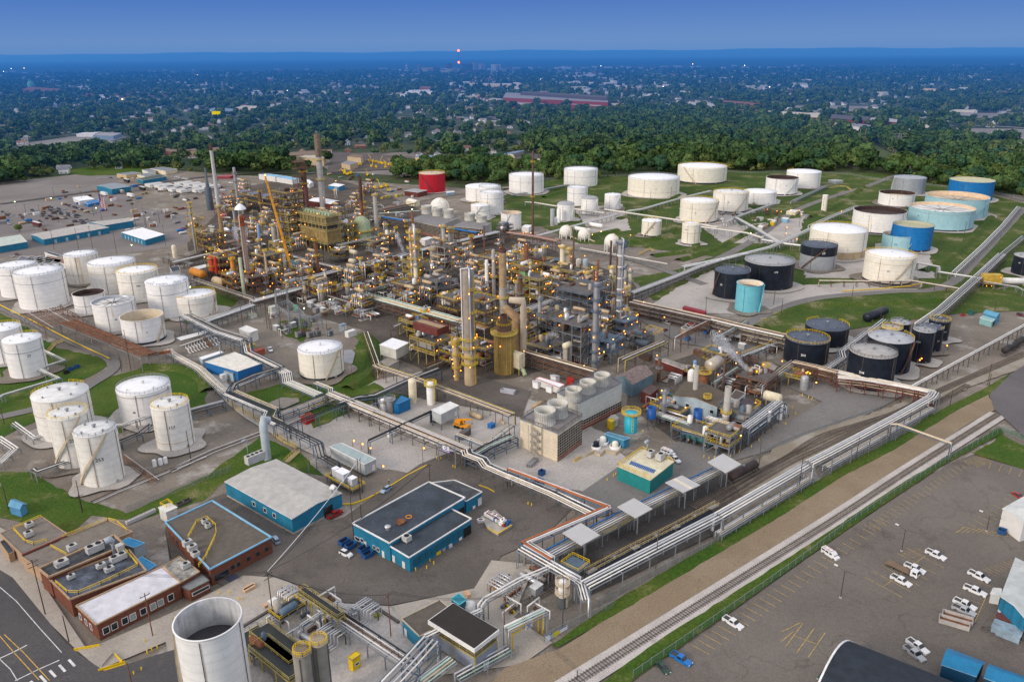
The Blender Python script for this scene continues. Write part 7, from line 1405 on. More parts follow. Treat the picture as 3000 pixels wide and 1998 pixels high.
for x0,y0,x1,y1,n,nm in((35,680,60,705,2,'isolated pair'),(55,710,130,720,3,'isolated pair'),(235,715,250,720,1,'lone spot'),(375,660,440,680,2,'back row'),(345,690,410,690,2,'back row'),(265,745,330,775,3,'front row'),(320,800,350,800,2,'front row'),(465,690,600,735,5,'middle row'),(540,745,540,745,1,'middle row'),(560,620,720,650,5,'long back row'),(550,650,680,690,4,'long back row'),(620,660,900,720,8,'long middle row'),(660,690,880,740,7,'long middle row'),(680,755,780,745,4,'near row'),(790,605,1010,665,9,'far row'),(850,620,1060,690,8,'far row'),(820,790,1000,775,6,'warehouse row'),(950,810,1090,795,3,'warehouse row'),(460,785,460,785,1,'front row'),(110,815,140,815,1,'front row'),(140,1190,200,1165,2,'container row')):
 n=n if n<3 else n*2
 for i in rng(n):
  f=i/max(1,n-1);x,y=x0+(x1-x0)*f,y0+(y1-y0)*f;c=CC[(k*7+k//5)%12];kind=('parked_car','suv','pickup_truck','parked_car')[(k*5+1)%4];pk(kind,c,x,y,(x+dirc[0],y+dirc[1]*.6),'%s %s in the %s of the staff car park'%(c,kind.replace('parked_','').replace('_truck',''),nm),'cars in the staff car park',1);k+=1
for i in rng(9):x,y=1150+62*i,292-4*(i%3);c=CC[(i*5+2)%12];pk('parked_car',c,x,y,(x+30,y+8),'%s car by the low tan offices'%c,'cars by the offices',1)
for i in rng(8):x,y=2000+22*i,268+5*i;pk('pickup_truck','white'if i%4 else'silver',x,y,(x+30,y-8),'pickup in the row above the trailers','cars by the offices',1)
for x,y,c,l in((1200,488,'white','white box trailer by the flag pole'),(1505,505,'white','white box trailer carrying orange lamps'),(1390,460,'tan','cream tanker trailer by the blue shed'),(1640,425,'black','black and white coach trailer by the office trailers'),(1460,335,'black','black box trailer by the dark green shelter'),(430,840,'maroon','dark red box truck trailer at the car park edge')):pk('semi_trailer',c,x,y,(x+60,y+16),l,'trailers on the contractor yard')
for x,y,c in((1985,480,'white'),(2020,510,'black'),(2150,540,'dark grey'),(2250,525,'black'),(2320,430,'white'),(1850,440,'yellow'),(1660,470,'yellow'),(1280,515,'red'),(2105,640,'red'),(2110,875,'red'),(1320,470,'bright blue'),(2010,700,'dark grey')):pk('pickup_truck'if c!='yellow'else'flatbed_truck',c,x,y,(x+40,y-8),'%s truck on the contractor yard'%c,'trucks on the contractor yard',1)
win(500,450)
for x,y,c in((330,455,'white'),(545,455,'bright blue'),(610,475,'red'),(600,430,'white'),(640,425,'silver'),(690,345,'white'),(790,302,'white'),(845,298,'yellow'),(470,850,'white'),(640,835,'dark grey'),(710,870,'blue'),(2150,465,'white'),(2110,470,'white'),(2200,505,'red'),(460,310,'silver'),(530,305,'blue'),(590,395,'navy'),(2205,98,'blue'),(2260,100,'red'),(2330,95,'yellow'),(1540,55,'white')):pk('pickup_truck'if c in('white','silver')else'suv',c,x,y,(x+40,y+4),'%s vehicle on the work yard'%c,'vehicles on the work yard',1)
def mch(p,a,label,kind=0):
 t=tng('digger'if kind==0 else'boom_lift',label,'construction machine',p,'yellow construction machines',1);c,s=cos(a),sin(a);d=Vc((c,s,0));n=Vc((-s,c,0));MB().box(p+u*.9,(4,2.4,1.5),a).box(p-d*1.2+u*2.4,(1.5,1.6,1.4),a).bl_('body',YEL,t);b=MB()
 for k in(-1,1):b.box(p+n*k*1.2,(4.4,.6,.9),a)
 b.bl_('tracks',TY,t);MB().bar(p+d*1+u*2,p+d*4+u*(4.2 if kind==0 else 9),.6).bar(p+d*4+u*(4.2 if kind==0 else 9),p+d*6+u*(1.2 if kind==0 else 10),.5).bl_('boom',YEL,t)
win(1000,450)
for k,(x,y)in enum([(320+38*i,98+7*i)for i in rng(8)]+prs(30,215,70,250,110,240,350,160,400,170,510,170,630,190,690,180,40,238,300,260,390,410,460,400,520,388,550,440,210,140,590,205,120,155)):mch(G(x,y),rnd()*6.3,'yellow construction machine on the plant hire yard',k%2 if k%5 else 0)
mch(G(830,145),.4,'orange raised boom lift on the plant hire yard',1)
for k in rng(14):x,y=470+14*k+(40 if k>8 else 0),520-2.4*k;p=G(x,y);b=MB();b.box(p,(3.4,2.2,1.8+.6*(k%2)),GA+.3);one(b,'equipment_box',YEL if k%3==0 else P('pale_olive_box',(.33,.33,.22)),'yellow and olive box in the long row before the red tank','crate','boxes lined up before the red tank',1)
win(1000,1050)
p=G(1385,800);d=V2(G(1475,820)-G(1300,770)).normalized();a=atan2(d.y,d.x);n=Vc((-d.y,d.x,0));t=tng('mobile_crane','orange rough terrain crane with its boom lowered on the gravel','crane',p);MB().box(p+u*.9,(7.,2.4,.7),a).box(p+d*2.6+u*1.6,(1.6,2.3,.5),a).bl_('chassis',CRANE,t);MB().lth(p-d*.6+u*1.6,prs(1.,0,1.,.4,.02,.4),14).bl_('turntable',ST,t);MB().box(p-d*1.6+u*2.,(2.6,1.9,1.3),a).bl_('counterweight',CRANE,t);b=MB();b.box(p+n*.9+u*2.,(1.5,1.,1.7),a);o=b.bl_('cab',CRANE,t);g=MB();g.box(p+n*.95+u*2.7,(1.52,1.02,.7),a);q=g.bl_('cab_window',GL,t);q.parent=o
MB().tb_([p-d*2.2+u*3.3,p+d*3.4+u*4.6],.5,4,sm=0,cap=1).tb_([p+d*2+u*4.3,p+d*5.+u*5.1],.36,4,sm=0,cap=1).bl_('boom',CRANE,t);MB().tb_([p+d*5+u*5,p+d*5+u*3.4],.05,4).box(p+d*5+u*3,(.3,.3,.5),a).bl_('hook',ST,t)
for k in(-2.5,-1.1,1.4,2.7):
 for s in(-1,1):b=MB();q=p+d*k+n*s*1.+u*.62;b.tb_([q,q+n*s*.45],.62,14,cap=1);b.bl_('wheel',TY,t)
lnd('the orange crane',p)
win(500,450)
p0=G(1408,1400,3);D0=dpt(p0);rx,ry=fll(1085,262);sv=list(_W);_W[:]=[0,0,1];best=min((abs(PJ(G(rx,ry,z))[1]-ry)+abs(dpt(G(rx,ry,z))-D0)*1.,z)for z in rng(20,110));tip=G(rx,ry,best[1]);_W[:]=sv
t=tng('boom_crane','tall yellow crane boom leaning over the lamp lit units','crane',V2(p0));lnd('the tall yellow crane',(p0+tip)/2)
MB().tb_([p0,tip],1.05,4,sm=0,cap=1,r1=.62).bl_('boom',CRANE,t);MB().box(V2(p0)+u*1,(9,3.4,2),GA).box(V2(p0)-EA*3+u*3,(3,3,2),GA).bl_('carrier',CRANE,t);MB().tb_([tip,Vc((tip.x-1.5,tip.y,tip.z-6))],.09,4).box((tip.x-1.5,tip.y,tip.z-7.2),(.8,.8,1.2)).bl_('hook',ST,t);b=MB();e=(tip-p0).normalized()
for k in rng(14):q=p0.lerp(tip,(k+1)/15);b.lth(q,prs(1.,0,1.05,.2),6)
b.bl_('boom_joint',SY,t);MB().bll(tip+u*.8,.5,6).bl_('lamp',SO,t)
def tkr(p,d,label,m):
 t=tng('rail_tank_car',label,'tank car',p,'black rail tank cars');MB().hcy(p-d*7+u*2.9,p+d*7+u*2.9,1.55,18).bl_('tank',m,t);a=atan2(d.y,d.x);MB().box(p+u*1.,(16.5,.9,.35),a).box(p-d*8+u*.8,(.5,2.6,.5),a).box(p+d*8+u*.8,(.5,2.6,.5),a).bl_('frame',ST,t);MB().lth(p+u*4.4,prs(.55,0,.55,.5,.02,.55),10).rl_([p-d*1.4+u*4.4,p+d*1.4+u*4.4],.9,.09).bl_('dome_hatch',SG,t)
 n=Vc((-d.y,d.x,0))
 for k in(-6.4,-4.8,4.8,6.4):
  for s in(-1,1):b=MB();q=p+d*k+n*s*.75+u*.46;b.tb_([q-n*.06,q+n*.06],.46,12,cap=1);b.bl_('wheel',BR,t)
win(1500,1350,2.24)
P1,P2=G(520,800),G(1400,335);dd=V2(P2-P1).normalized();L=(P2-P1).length;n_=int(L/17.6)
names=['first','second','third','fourth','fifth','sixth','seventh','eighth']
for k in rng(n_):tkr(V2(P1+dd*(9+17.6*k),.2),dd,'black rail tank car, %s from the entrance, under the white pipe bridge'%names[k],BL)
win(1900,1000);tkr(G(1080,1560,.2),ER,'dark brown rail tank car by the farthest canopy',P('dirty_brown_tank_car',(.06,.042,.04),var=.3));win(2400,750);tkr(G(2180,1110,.2),ER,'dirty black tank car, nearer one on the spur',P('dirty_black_tank_car',(.035,.032,.032),var=.4));tkr(G(2300,1030,.2)+ER*3,ER,'dirty black tank car, farther one on the spur',P('dirty_black_tank_car'))
def skp(x,y,label,m,s=(3.2,1.9,1.6),ang=None,gp=None,inner=None,au=0):
 p=G(x,y);a=GA if ang is None else ang;t=tng('skip',label,'skip',p,gp,au);ca,sa=Vc((cos(a),sin(a),0)),Vc((-sin(a),cos(a),0));b=MB()
 for k,(o,q)in enum(((ca*s[0]/2,(.14,s[1])),(-ca*s[0]/2,(.14,s[1])),(sa*s[1]/2,(s[0],.14)),(-sa*s[1]/2,(s[0],.14)))):b.box(p+o+u*.15,(q[0],q[1],s[2]),a)
 b.bl_('side',m,t);MB().box(p+u*.15,(s[0]-.1,s[1]-.1,s[2]*.45),a).bl_('load',inner or DK,t)
SKB=P('skip_blue_paint',(.02,.085,.24),ro=.5,var=.2)
win(1000,1380);skp(35,840,'dark blue skip behind the white SUV, outer',SKB);skp(110,885,'blue skip behind the white SUV, inner',SKB);skp(258,925,'blue skip by the warehouse wall, back one',SKB);skp(305,985,'blue skip by the warehouse wall, open front one',SKB)
win(2300,1500,1.8);skp(905,575,'long roll off skip with a rusty inside, back one',P('grey_white_skip',(.46,.44,.42),var=.2,rbs=1.2,rd=0),(7,2.4,1.7),-.52,None,RS);skp(888,600,'long roll off skip with a rusty inside, front one',P('grey_white_skip'),(7,2.4,1.7),-.52,None,RS);skp(1140,118,'blue bin by the white warehouse, first',SKB,(2.2,2,1.8));skp(1213,122,'blue bin by the white warehouse, second',SKB,(2.2,2,1.8));skp(1140,655,'stack of steel beams on the concrete pad',ST,(9,1.6,.9),-.5,None,RS)
win(1450,1050);skp(150,400,'long pale roll off skip filled with rubbish',P('lilac_grey_skip',(.42,.43,.5),rbs=1.4,rd=0),(6.4,2.4,1.6),-GR*.6,None,WHRF);skp(538,1335,'small blue open bin on the pale yard',SKB,(2,1.8,1.7));skp(500,1470,'bright blue canopy box by the orange pipe',BLUP,(3.4,2.6,2.4))
win(0,800);skp(885,1090,'blue drum bin on the grass edge, upper',SKB,(2.4,1.6,1.3));skp(812,1120,'blue drum bin on the grass edge, lower',SKB,(2.4,1.6,1.3));skp(765,1155,'black bin at the end of the blue bins',P('black_bin',(.02,.02,.024)),(2.2,1.6,1.3));skp(970,120,'bright blue equipment box between the white tanks',BLUP,(5,3,2.2))
win(0,1100);skp(2075,1490,'dark trailer cart with yellow edge, first',ST,(2.6,1.6,.9));skp(2150,1455,'dark trailer cart with yellow edge, second',ST,(2.6,1.6,.9));win(1850,750);skp(645,970,'blue machine under the branch rack',BLUP,(2.8,1.8,2));skp(860,895,'blue pump set below the pipe wall',BLUP,(3.4,1.8,1.6));win(2400,750);skp(1740,670,'dark teal skip near the arched shelter',P('dark_teal_skip',(.02,.12,.12),ro=.5),(3.6,2.2,1.8));skp(1650,685,'red flat trailer near the arched shelter',RE,(3.4,1.8,.6))
def tot(p,label,m=None,gp='chemical totes',au=1,s=1.1):t=tng('chemical_tote',label,'tote',p,gp,au);MB().box(p+u*.15,(s,s,1.1),GA).bl_('tank',m or WH,t);MB().box(p,(s+.1,s+.1,.15),GA).bl_('pallet',ST,t);b=MB();q=p+u*1.25;b.lth(q,prs(.16,0,.16,.12,.02,.12),8);b.bl_('cap',RE,t)
win(1000,1380)
p=G(1765,610);t=tng('loading_dock','raised concrete dock with a yellow edge holding white totes','dock',p);
Q=[G(*a,1.)for a in prs(1600,520,1760,440,1960,620,1800,720,1680,650)];b=MB();q=[(a.x,a.y)for a in Q];ar=sum(q[i][0]*q[(i+1)%5][1]-q[(i+1)%5][0]*q[i][1]for i in rng(5));q=q if ar>0 else q[::-1];b.prm(q,0,1.);b.bl_('slab',CO,t);MB().bar(Q[2]+u*.1,Q[3]+u*.1,.3).bar(Q[3]+u*.1,Q[4]+u*.1,.3).bl_('edge',YEL,t)
for k in rng(9):tot(G(1690+20*(k%9),500+9*k,1.),'white tote in the long row on the dock');
for k in rng(9):tot(G(1665+18*k,515+10*k,1.),'white tote in the front row on the dock',SI if k==8 else(BLUP if k in(6,)else None))
for k,(x,y,m)in enum(((1850,585,None),(1880,600,None),(1835,620,None),(1870,630,RE),(1895,625,BLUP),(1920,600,BLUP),(1850,600,None))):tot(G(x,y,1.+(1.3 if k in(0,6)else 0)),'%s tote in the stack at the dock corner'%('white'if m is None else'red'if m is RE else'blue'),m)
for k in rng(3):tot(G(1582+20*k,590-0*k,.05),'white drum in the trio by the dock')
for x,y,m,l in((1510,430,None,'white tote by the warehouse annex'),(1465,450,BL,'black tote by the warehouse annex'),(1355,790,None,'white tote leaning on the lean-to wall'),(1165,915,SI,'grey tote on the lean-to wall'),(1098,950,YEL,'yellow chemical cabinet on the lean-to wall'),(1245,875,WHRF,'pile of pale sacks on the lean-to wall'),(845,1110,P('grey_portable_toilet',(.42,.44,.46),ro=.5),'grey portable toilet at the warehouse corner')):tot(G(x,y,.03),l,m,None,0,1.8 if'cabinet'in l else 1.2)
win(500,1650,3.364)
for x,y,m,l in((1850,480,SI,'grey tote in the concrete yard corner, upper'),(1810,525,SI,'grey tote in the concrete yard corner, lower'),(2035,535,P('green_yellow_tote',(.3,.33,.05),ro=.5),'green and yellow tote alone on the gravel'),(1005,395,YEL,'small yellow box by the utility pole')):tot(G(x,y,.03),l,m,None,0,1.3)
win(0,1450,2.861)
for k in rng(10):x,y=1075+24*k,245-11*k;tot(G(x,y,.03),'grey white tote stacked along the yellow barrier',P('grey_white_tote',(.5,.52,.54),ro=.5))
def br_(x,y,L,ang,label,m=None,h=1.,au=0,gp=None):
 p=G(x,y);b=MB();c,s=cos(ang),sin(ang);n=Vc((-s,c,0));d=Vc((c,s,0));prof=[(-.35,0),(-.35,.2),(-.14,.45),(-.11,h),(.11,h),(.14,.45),(.35,.2),(.35,0)];vs=[]
 for e in(-L/2,L/2):vs+=[p+d*e+n*a+u*z for a,z in prof]
 b.add(vs,[(k,(k+1)%8,8+(k+1)%8,8+k)for k in rng(8)]+[tuple(range(7,-1,-1)),tuple(range(8,16))]);return one(b,'concrete_barrier',m or CO,label,'barrier',gp,au)
br_(732,1292,6,atan2(*(lambda v:(v.y,v.x))(G(800,1275)-G(660,1300))),'bright yellow barrier by the brick office corner',YEL);br_(940,1450,6,atan2(*(lambda v:(v.y,v.x))(G(1010,1425)-G(870,1470))),'yellow barrier forming the front of the triangle',YEL);br_(1000,1385,4.5,atan2(*(lambda v:(v.y,v.x))(G(1025,1415)-G(970,1355))),'yellow barrier forming the side of the triangle',YEL);br_(900,1395,4.5,atan2(*(lambda v:(v.y,v.x))(G(935,1350)-G(868,1430))),'white edged barrier forming the back of the triangle',CO)
win(1450,1050)
for k,(x,y,e,f)in enum(((1090,1110,1190,1060),(1160,1100,1100,1065),(1240,1095,1270,1060),(1320,1090,1375,1100),(1420,1085,1480,1040))):br_(x,y,5,atan2(*(lambda v:(v.y,v.x))(G(e,f)-G(x,y))),'tan concrete barrier by the chemical tanks',P('tan_concrete',(.46,.38,.26),ro=.9),au=1,gp='tan barriers')
br_(950,1165,4.6,atan2(*(lambda v:(v.y,v.x))(G(1000,1120)-G(900,1185))),'mustard barrier standing alone on the yard',P('mustard_barrier',(.6,.4,.12)))
win(1000,1050)
for x,y,e,f in((1530,640,1580,660),(1835,735,1880,760)):br_(x,y,4.5,atan2(*(lambda v:(v.y,v.x))(G(e,f)-G(x,y))),'tan barrier at the edge of the crane yard',P('tan_concrete'),au=1)
win(1100,1650,1.923);br_(755,265,5,atan2(*(lambda v:(v.y,v.x))(G(785,290)-G(730,235))),'yellow slab barrier in the entrance lane',YEL,1.3)
win(500,1100);b=MB();Q=[G(*p,.25)for p in prs(1960,1480,2100,1470,2240,1420,2352,1365)]
for a,c in zip(Q,Q[1:]):b.bar(a,c,.5)
win(1000,1050);Q=[G(*p,.25)for p in prs(380,1568,600,1440,760,1340,980,1225)]
for a,c in zip(Q,Q[1:]):b.bar(a,c,.5)
one(b,'yellow_kerb',YEL,'long yellow kerb barrier along the gravel yard','kerb');b=MB();Q=[G(*p,.25)for p in prs(1580,1455,1680,1490,1760,1535)]
for a,c in zip(Q,Q[1:]):b.bar(a,c,.5)
one(b,'yellow_kerb',YEL,'short yellow kerb by the stained concrete pad','kerb')
win(500,1650,3.364)
for A,B,l in(((560,120),(760,250),'dark weighbridge deck with peach ends, upper one'),((790,280),(960,410),'dark weighbridge deck with peach ends, lower one')):
 a,c=G(*A),G(*B);d=V2(c-a).normalized();L=(c-a).length;ang=atan2(d.y,d.x);m_=(a+c)/2;t=tng('weighbridge',l,'weighbridge',m_);MB().box(m_,(L,3.2,.35),ang).bl_('deck',P('dark_blue_deck',(.05,.06,.1)),t)
 for s in(-1,1):MB().box(m_+d*s*(L/2+.6),(1.2,3.4,1.2),ang).bl_('end_block',P('peach_concrete',(.58,.38,.24),ro=.9),t)
win(1100,1650,1.923);a,c=G(520,190),G(640,150);d=V2(c-a).normalized();ang=atan2(d.y,d.x);t=tng('weighbridge','dark weighbridge deck with peach blocks by the teal booth','weighbridge',(a+c)/2);MB().box((a+c)/2,((c-a).length,3.2,.3),ang).bl_('deck',P('dark_blue_deck',(.05,.06,.1)),t)
for q in(a,c+d*1.2):MB().box(q,(1.2,2.2,1.6),ang).bl_('end_block',P('peach_concrete',(.58,.38,.24)),t)
def litter(poly,n,where):
 q=[tuple(G(*p)[:2])for p in poly];xs=[p[0]for p in q];ys=[p[1]for p in q]
 for k in rng(n):
  x,y=random.uniform(min(xs),max(xs)),random.uniform(min(ys),max(ys))
  if not ins(x,y,q)or any((x-a)**2+(y-c)**2<(r+3)**2 for a,c,r in TKB):continue
  nm,m=random.choice((('white',WS),('rusty',RS),('blue',BLUP),('grey',GV),('tan',TV),('brown',BR),('dark',ST)));p=Vc((x,y,0));a=GA+random.choice((0,.2,PI/2));b=MB();kind=random.choice(('container','crate','pipe stack','skid tank'))
  if kind=='container':b.box(p,(6,2.4,2.6),a)
  elif kind=='crate':b.box(p,(2.6,2,1.7),a);b.box(p+u*1.7,(2.8,2.2,.12),a)
  else:
   d=Vc((cos(a),sin(a),0));n_=Vc((-d.y,d.x,0))
   for i in rng(6 if kind=='pipe stack'else 1):o=n_*(i%3-1)*.75+u*(.4+.7*(i//3)+.8*(kind=='skid tank'));b.hcy(p+o-d*3,p+o+d*3,.36 if kind=='pipe stack'else 1.1,8)
  one(b,kind.replace(' ','_'),m,'%s %s %s'%(nm,kind,where),kind,'loose equipment on the yards',1)
win(0,0,.7847)
litter(prs(0,460,250,420,440,440,440,560,250,500,0,580),150,'on the contractor yard');litter(prs(700,395,1000,400,1000,460,760,440),40,'on the yard by the red tank');litter(prs(600,640,720,620,880,690,720,740),44,'on the paving by the switchyard');litter(prs(1250,660,1480,760,1640,800,1500,900,1420,860),24,'near the utility sheds');litter(prs(780,1000,1180,900,1400,1000,1200,1080,900,1040),16,'on the pale yard')
def pol(xt,yt,yb,label,arms=1,lampm=None,m=None,r=.16,au=1,name='utility_pole',cat='pole'):
 C,rr,h=scy(xt-3,xt+3,yt,yb);t=tng(name,label,cat,C,'utility poles of the refinery',au);MB().tb_([C,C+u*h],r,6,r1=r*.7,cap=1).bl_('shaft',m or WOODP,t)
 if arms:
  b=MB()
  for k in rng(arms):z=h-.8-1.3*k;b.bar(C+EA*-1.3+u*z,C+EA*1.3+u*z,.16)
  b.bl_('crossarm',m or WOODP,t);b=MB()
  for s in(-1.1,0,1.1):b.lth(C+EA*s+u*(h-.65),prs(.1,0,.12,.2,.02,.3),6)
  b.bl_('insulator',GV,t)
 if lampm is not None:
  MB().bar(C+u*(h-.3),C+u*(h+.1)+EB*.9,.12).bl_('arm',m or SG,t);MB().bll(C+u*(h+.1)+EB*1.,.3,8).bl_('lamp',lampm,t)
 return C+u*h
def wire(a,c,sag,label='sagging overhead wire',r=.035):
 b=MB();b.tb_([a.lerp(c,k/10)-u*(4*sag*(k/10)*(1-k/10))for k in rng(11)],r,4);return one(b,'overhead_wire',BP,label,'wire','overhead wires',1)
win(0,1450,2.861);pA=pol(265,540,1010,'old wooden pole on the pavement by the puddled brick wing',2);pol(525,1010,1240,'thin pole at the brick office corner',0);pol(1210,820,1190,'rusty brown pole in front of the brick office',1,m=RS);pol(655,-10,150,'wooden pole on the grass behind the offices',1);pol(1390,310,535,'dark pole by the square brick building',0);pol(1065,1400,1600,'brown pole in front of the yellow triangle',0,m=RS)
win(500,1650,3.364);pB=pol(952,80,560,'tall utility pole with a white guard by the nearest tank',2);pC=pol(2140,290,730,'reddish brown utility pole by the concrete yard wall',1,m=RS)
for k in rng(4):wire(pB+EA*(.5*k-.8)-u*(.4*k),pC+EA*(.5*k-.8)-u*(.3*k),2.2)
win(0,0,1);pol(1022,1418-10,1572,'wooden pole by the dark roofed warehouse end',0);pE=pol(1054,1340,1445,'leaning wooden pole with two pale guy tubes',0);pF=pol(1257,1358,1412,'wooden pole between the kerb and the warehouse',1);pol(1055,1475,1520,'short pole by the warehouse corner',0)
for a,c in((pB,pE),(pA,pB),(pB,pF)):
 for k in rng(3):wire(a+EA*(.6*k-.6),c+EA*(.6*k-.6),3)
b=MB();q=[pE.lerp(pB,k/10)-u*(3*4*(k/10)*(1-k/10)*.35)for k in rng(11)];b.tb_(q,.1,5);one(b,'overhead_cable',WP,'thick white cable sagging to the tall utility pole','cable')
win(1100,1650,1.923);pG=pol(724,185,440,'rust brown pole inside the entrance lane',0,m=RS);pol(1060,80,355,'slim dark pole by the gate sign boards',0,m=ST);pol(1137,600,668,'small pale pole by the railway',0)
for k in rng(3):wire(pC+EA*(.5*k),pG+EA*(.5*k),1.6);wire(pG+EA*(.5*k),G(1150,620,5)+EA*(.5*k),1.2)
win(0,1100);pol(870,1200,1560,'dark pole with a small white lamp in front of tank 253',0);pol(2138,632,960,'dark slim pole at the foot of tank 117',0);pol(30,1270,1530,'thin pole at the photo edge by the blue shed',0);pol(1,360,560,'dark pole by the photo edge',0)
win(0,800);pol(1420,650,1115,'dark pole by the rusty bridge, nearer',0);pol(1365,940,1130,'short dark pole by the rusty bridge',0)
win(500,800);pol(1228,1315,1560,'slim pole by the reflecting puddle',0,m=ST)
for x,y,e in((800,380,610),(1075,330,640),(1105,350,650),(1125,360,655),(920,20,480),(1775,440,730),(2070,1040,1330),(1235,330,755)):pol(x,y,e,'brown pole near the switchyard',0,au=1,m=RS if x in(2070,)else None)
win(500,1100);pol(2140,955,1425,'tall leaning pole by the pale cabinet dock',0);pol(1580,1010,1140,'thin grey pole on the slope',0,m=SG)
for w_,L in(((0,450,3.92),((578,880,1100),(857,860,1100),(1015,830,1110),(1295,890,1170),(920,430,560),(1515,570,830),(1630,600,850),(1865,820,1060),(1660,700,860),(1810,640,800),(1045,560,720),(600,380,480),(275,580,720),(1935,1140,1390),(2140,600,780),(435,580,700),(640,640,800),(1150,650,790))),((1500,450,3.92),((433,220,310),(1195,180,270),(1597,170,240),(1593,430,590),(1832,385,540),(1328,460,600),(2105,870,1180),(1790,655,730),(988,640,780),(437,690,880))),((2000,450,4.48),((1015,155,275),(1145,170,265),(845,330,400),(940,820,960),(1543,830,970),(2035,540,640),(1380,150,230),(1815,150,240))),((2500,450,4.48),((443,245,360),(1030,285,420),(1490,890,1160),(200,375,470),(2080,540,700),(1940,1060,1300),(1000,870,960),(2200,800,960))),((1850,750,3.92),((865,470,630),(1652,380,565),(1740,485,700),(445,760,1140),(1130,1270,1390),(1555,1120,1230))),((2400,750,3.92),((398,320,520),(2045,490,640),(1985,1230,1480),(725,590,740)))):
 win(*w_)
 for x,y,e in L:pol(x,y,e,'wooden light pole',0 if(x+y)%3 else 1,None)
win(2300,1250,4.48);pol(975,140,425,'brown pole by the chain fence in the middle of the rail yard',0);pol(240,370,840,'brown pole by the chain fence at the pipe step',0);win(1500,1350,2.24);pol(960,455,715,'pole with a pale lamp by the tank cars',0,m=ST);win(1900,1000);pol(1310,1040,1440,'dark pole at the rail yard road',0,m=ST);pol(1105,400,440,'short vent post',0,m=ST);win(2300,1100,3.364);pol(1250,330,500,'brown pole near the tan pipe bridge',0);pol(1655,140,300,'brown pole by the upper rail yard',0);pol(2035,-20,100,'pole near the access road',0)
for w_,L in(((0,450,3.92),((1505,1050,1150,ME),(165,555,620,ME),(582,512,560,ME),(1098,625,710,ME))),((1000,450,3.92),((350,1435,1540,ME),(148,655,760,S2),(365,635,800,ME),(530,672,760,S2),(803,640,900,ME),(552,890,960,S2))),((500,450,3.92),((1890,315,385,S2),(620,938,1060,ME),(555,1150,1260,S2),(1140,938,1040,S2),(380,1188,1290,S2),(215,1530,1600,ME))),((1450,750,3.92),((1232,1098,1240,S2),(1003,1258,1330,S2),(1355,995,1100,ME),(1305,1025,1110,ME),(1465,858,1080,SO),(1608,680,760,SO))),((2400,750,3.92),((1445,1025,1130,SO),(1150,1172,1260,SO),(1130,1190,1270,SO))),((2500,450,4.48),((243,908,1090,SO),)),((2000,450,4.48),((1280,762,830,SO),(1545,798,860,SO),(1484,1122,1180,SO),(2070,757,820,SO),(1352,968,1030,SO),(1345,1045,1090,SO),(1521,748,800,SO),(1405,742,800,SO),(2215,835,890,SO),(878,1045,1110,ME))),((1850,750,3.92),((40,682,790,SO),(360,700,780,SO),(1708,1202,1270,SO),(1978,1340,1440,SO),(2097,1447,1540,SO),(2025,1342,1440,SO))),((1000,1050,3.92),((928,1022,1200,SO),(125,938,1010,SO),(224,975,1050,SO),(316,1020,1090,SO),(460,1228,1330,SO))),((500,800,3.92),((1520,400,470,ME),(1655,132,230,ME),(1815,300,400,ME))),((1500,450,3.92),((78,915,960,SO),(118,915,960,SO),(148,905,960,SO),(205,910,960,SO),(1012,895,970,S2),(910,930,1000,S2),(822,1175,1240,SO),(1348,935,1160,SO),(1340,1325,1430,SO),(715,1340,1450,SO)))):
 win(*w_)
 for x,y,e,lm_ in L:pol(x,y,e,{id(SO):'lit orange sodium lamp on a short pole',id(ME):'bright greenish floodlight on a pole',id(S2):'warm yellow floodlight on a pole'}[id(lm_)],0,lm_,SG,name='yard_lamp',cat='lamp')
win(2300,1500,1.8)
for x,y,e,l in((315,310,462,'twin arm parking lot lamp near the striped bays'),(635,92,215,'twin arm parking lot lamp with cones at its foot'),(1080,20,110,'brown parking lot pole by the white warehouse')):
 C,rr,h=scy(x-3,x+3,y,e);t=tng('parking_lot_lamp',l,'lamp post',C,'parking lot lamp posts');MB().tb_([C,C+u*h],.13,6,r1=.09).bl_('shaft',P('dark_bronze_pole',(.08,.06,.05)),t);MB().bar(C+u*h-V2(EN)*2.4+u*.5,C+u*h,.1).bar(C+u*h+V2(EN)*2.4+u*.5,C+u*h,.1).bl_('arm',P('dark_bronze_pole',(.08,.06,.05)),t)
 for s in(-1,1):MB().box(C+u*(h+.45)+EN*s*2.6,(.4,1.,.25),GR+PI/2+PI/2).bl_('lamp_head',RA if s<0 else ST,t)
 MB().lth(C,prs(.4,0,.4,.9,.02,.92),10).bl_('base',CO,t)
FENCE=None
def fence_mat():
 m,nt,N,L=_new('chain_link_mesh');out=N.new('ShaderNodeOutputMaterial');t_=N.new('ShaderNodeBsdfTransparent');d=N.new('ShaderNodeBsdfDiffuse');d.inputs[0].default_value=(.22,.26,.24,1);mx=N.new('ShaderNodeMixShader');mx.inputs[0].default_value=.3;L.new(t_.outputs[0],mx.inputs[1]);L.new(d.outputs[0],mx.inputs[2]);L.new(mx.outputs[0],out.inputs[0]);return m
FENCE=fence_mat()
def gmat():
 m,nt,N,L=_new('green_screen_mesh');out=N.new('ShaderNodeOutputMaterial');t_=N.new('ShaderNodeBsdfTransparent');d=N.new('ShaderNodeBsdfDiffuse');d.inputs[0].default_value=(.1,.22,.15,1);mx=N.new('ShaderNodeMixShader');mx.inputs[0].default_value=.38;L.new(t_.outputs[0],mx.inputs[1]);L.new(d.outputs[0],mx.inputs[2]);L.new(mx.outputs[0],out.inputs[0]);return m
GFENCE=gmat()
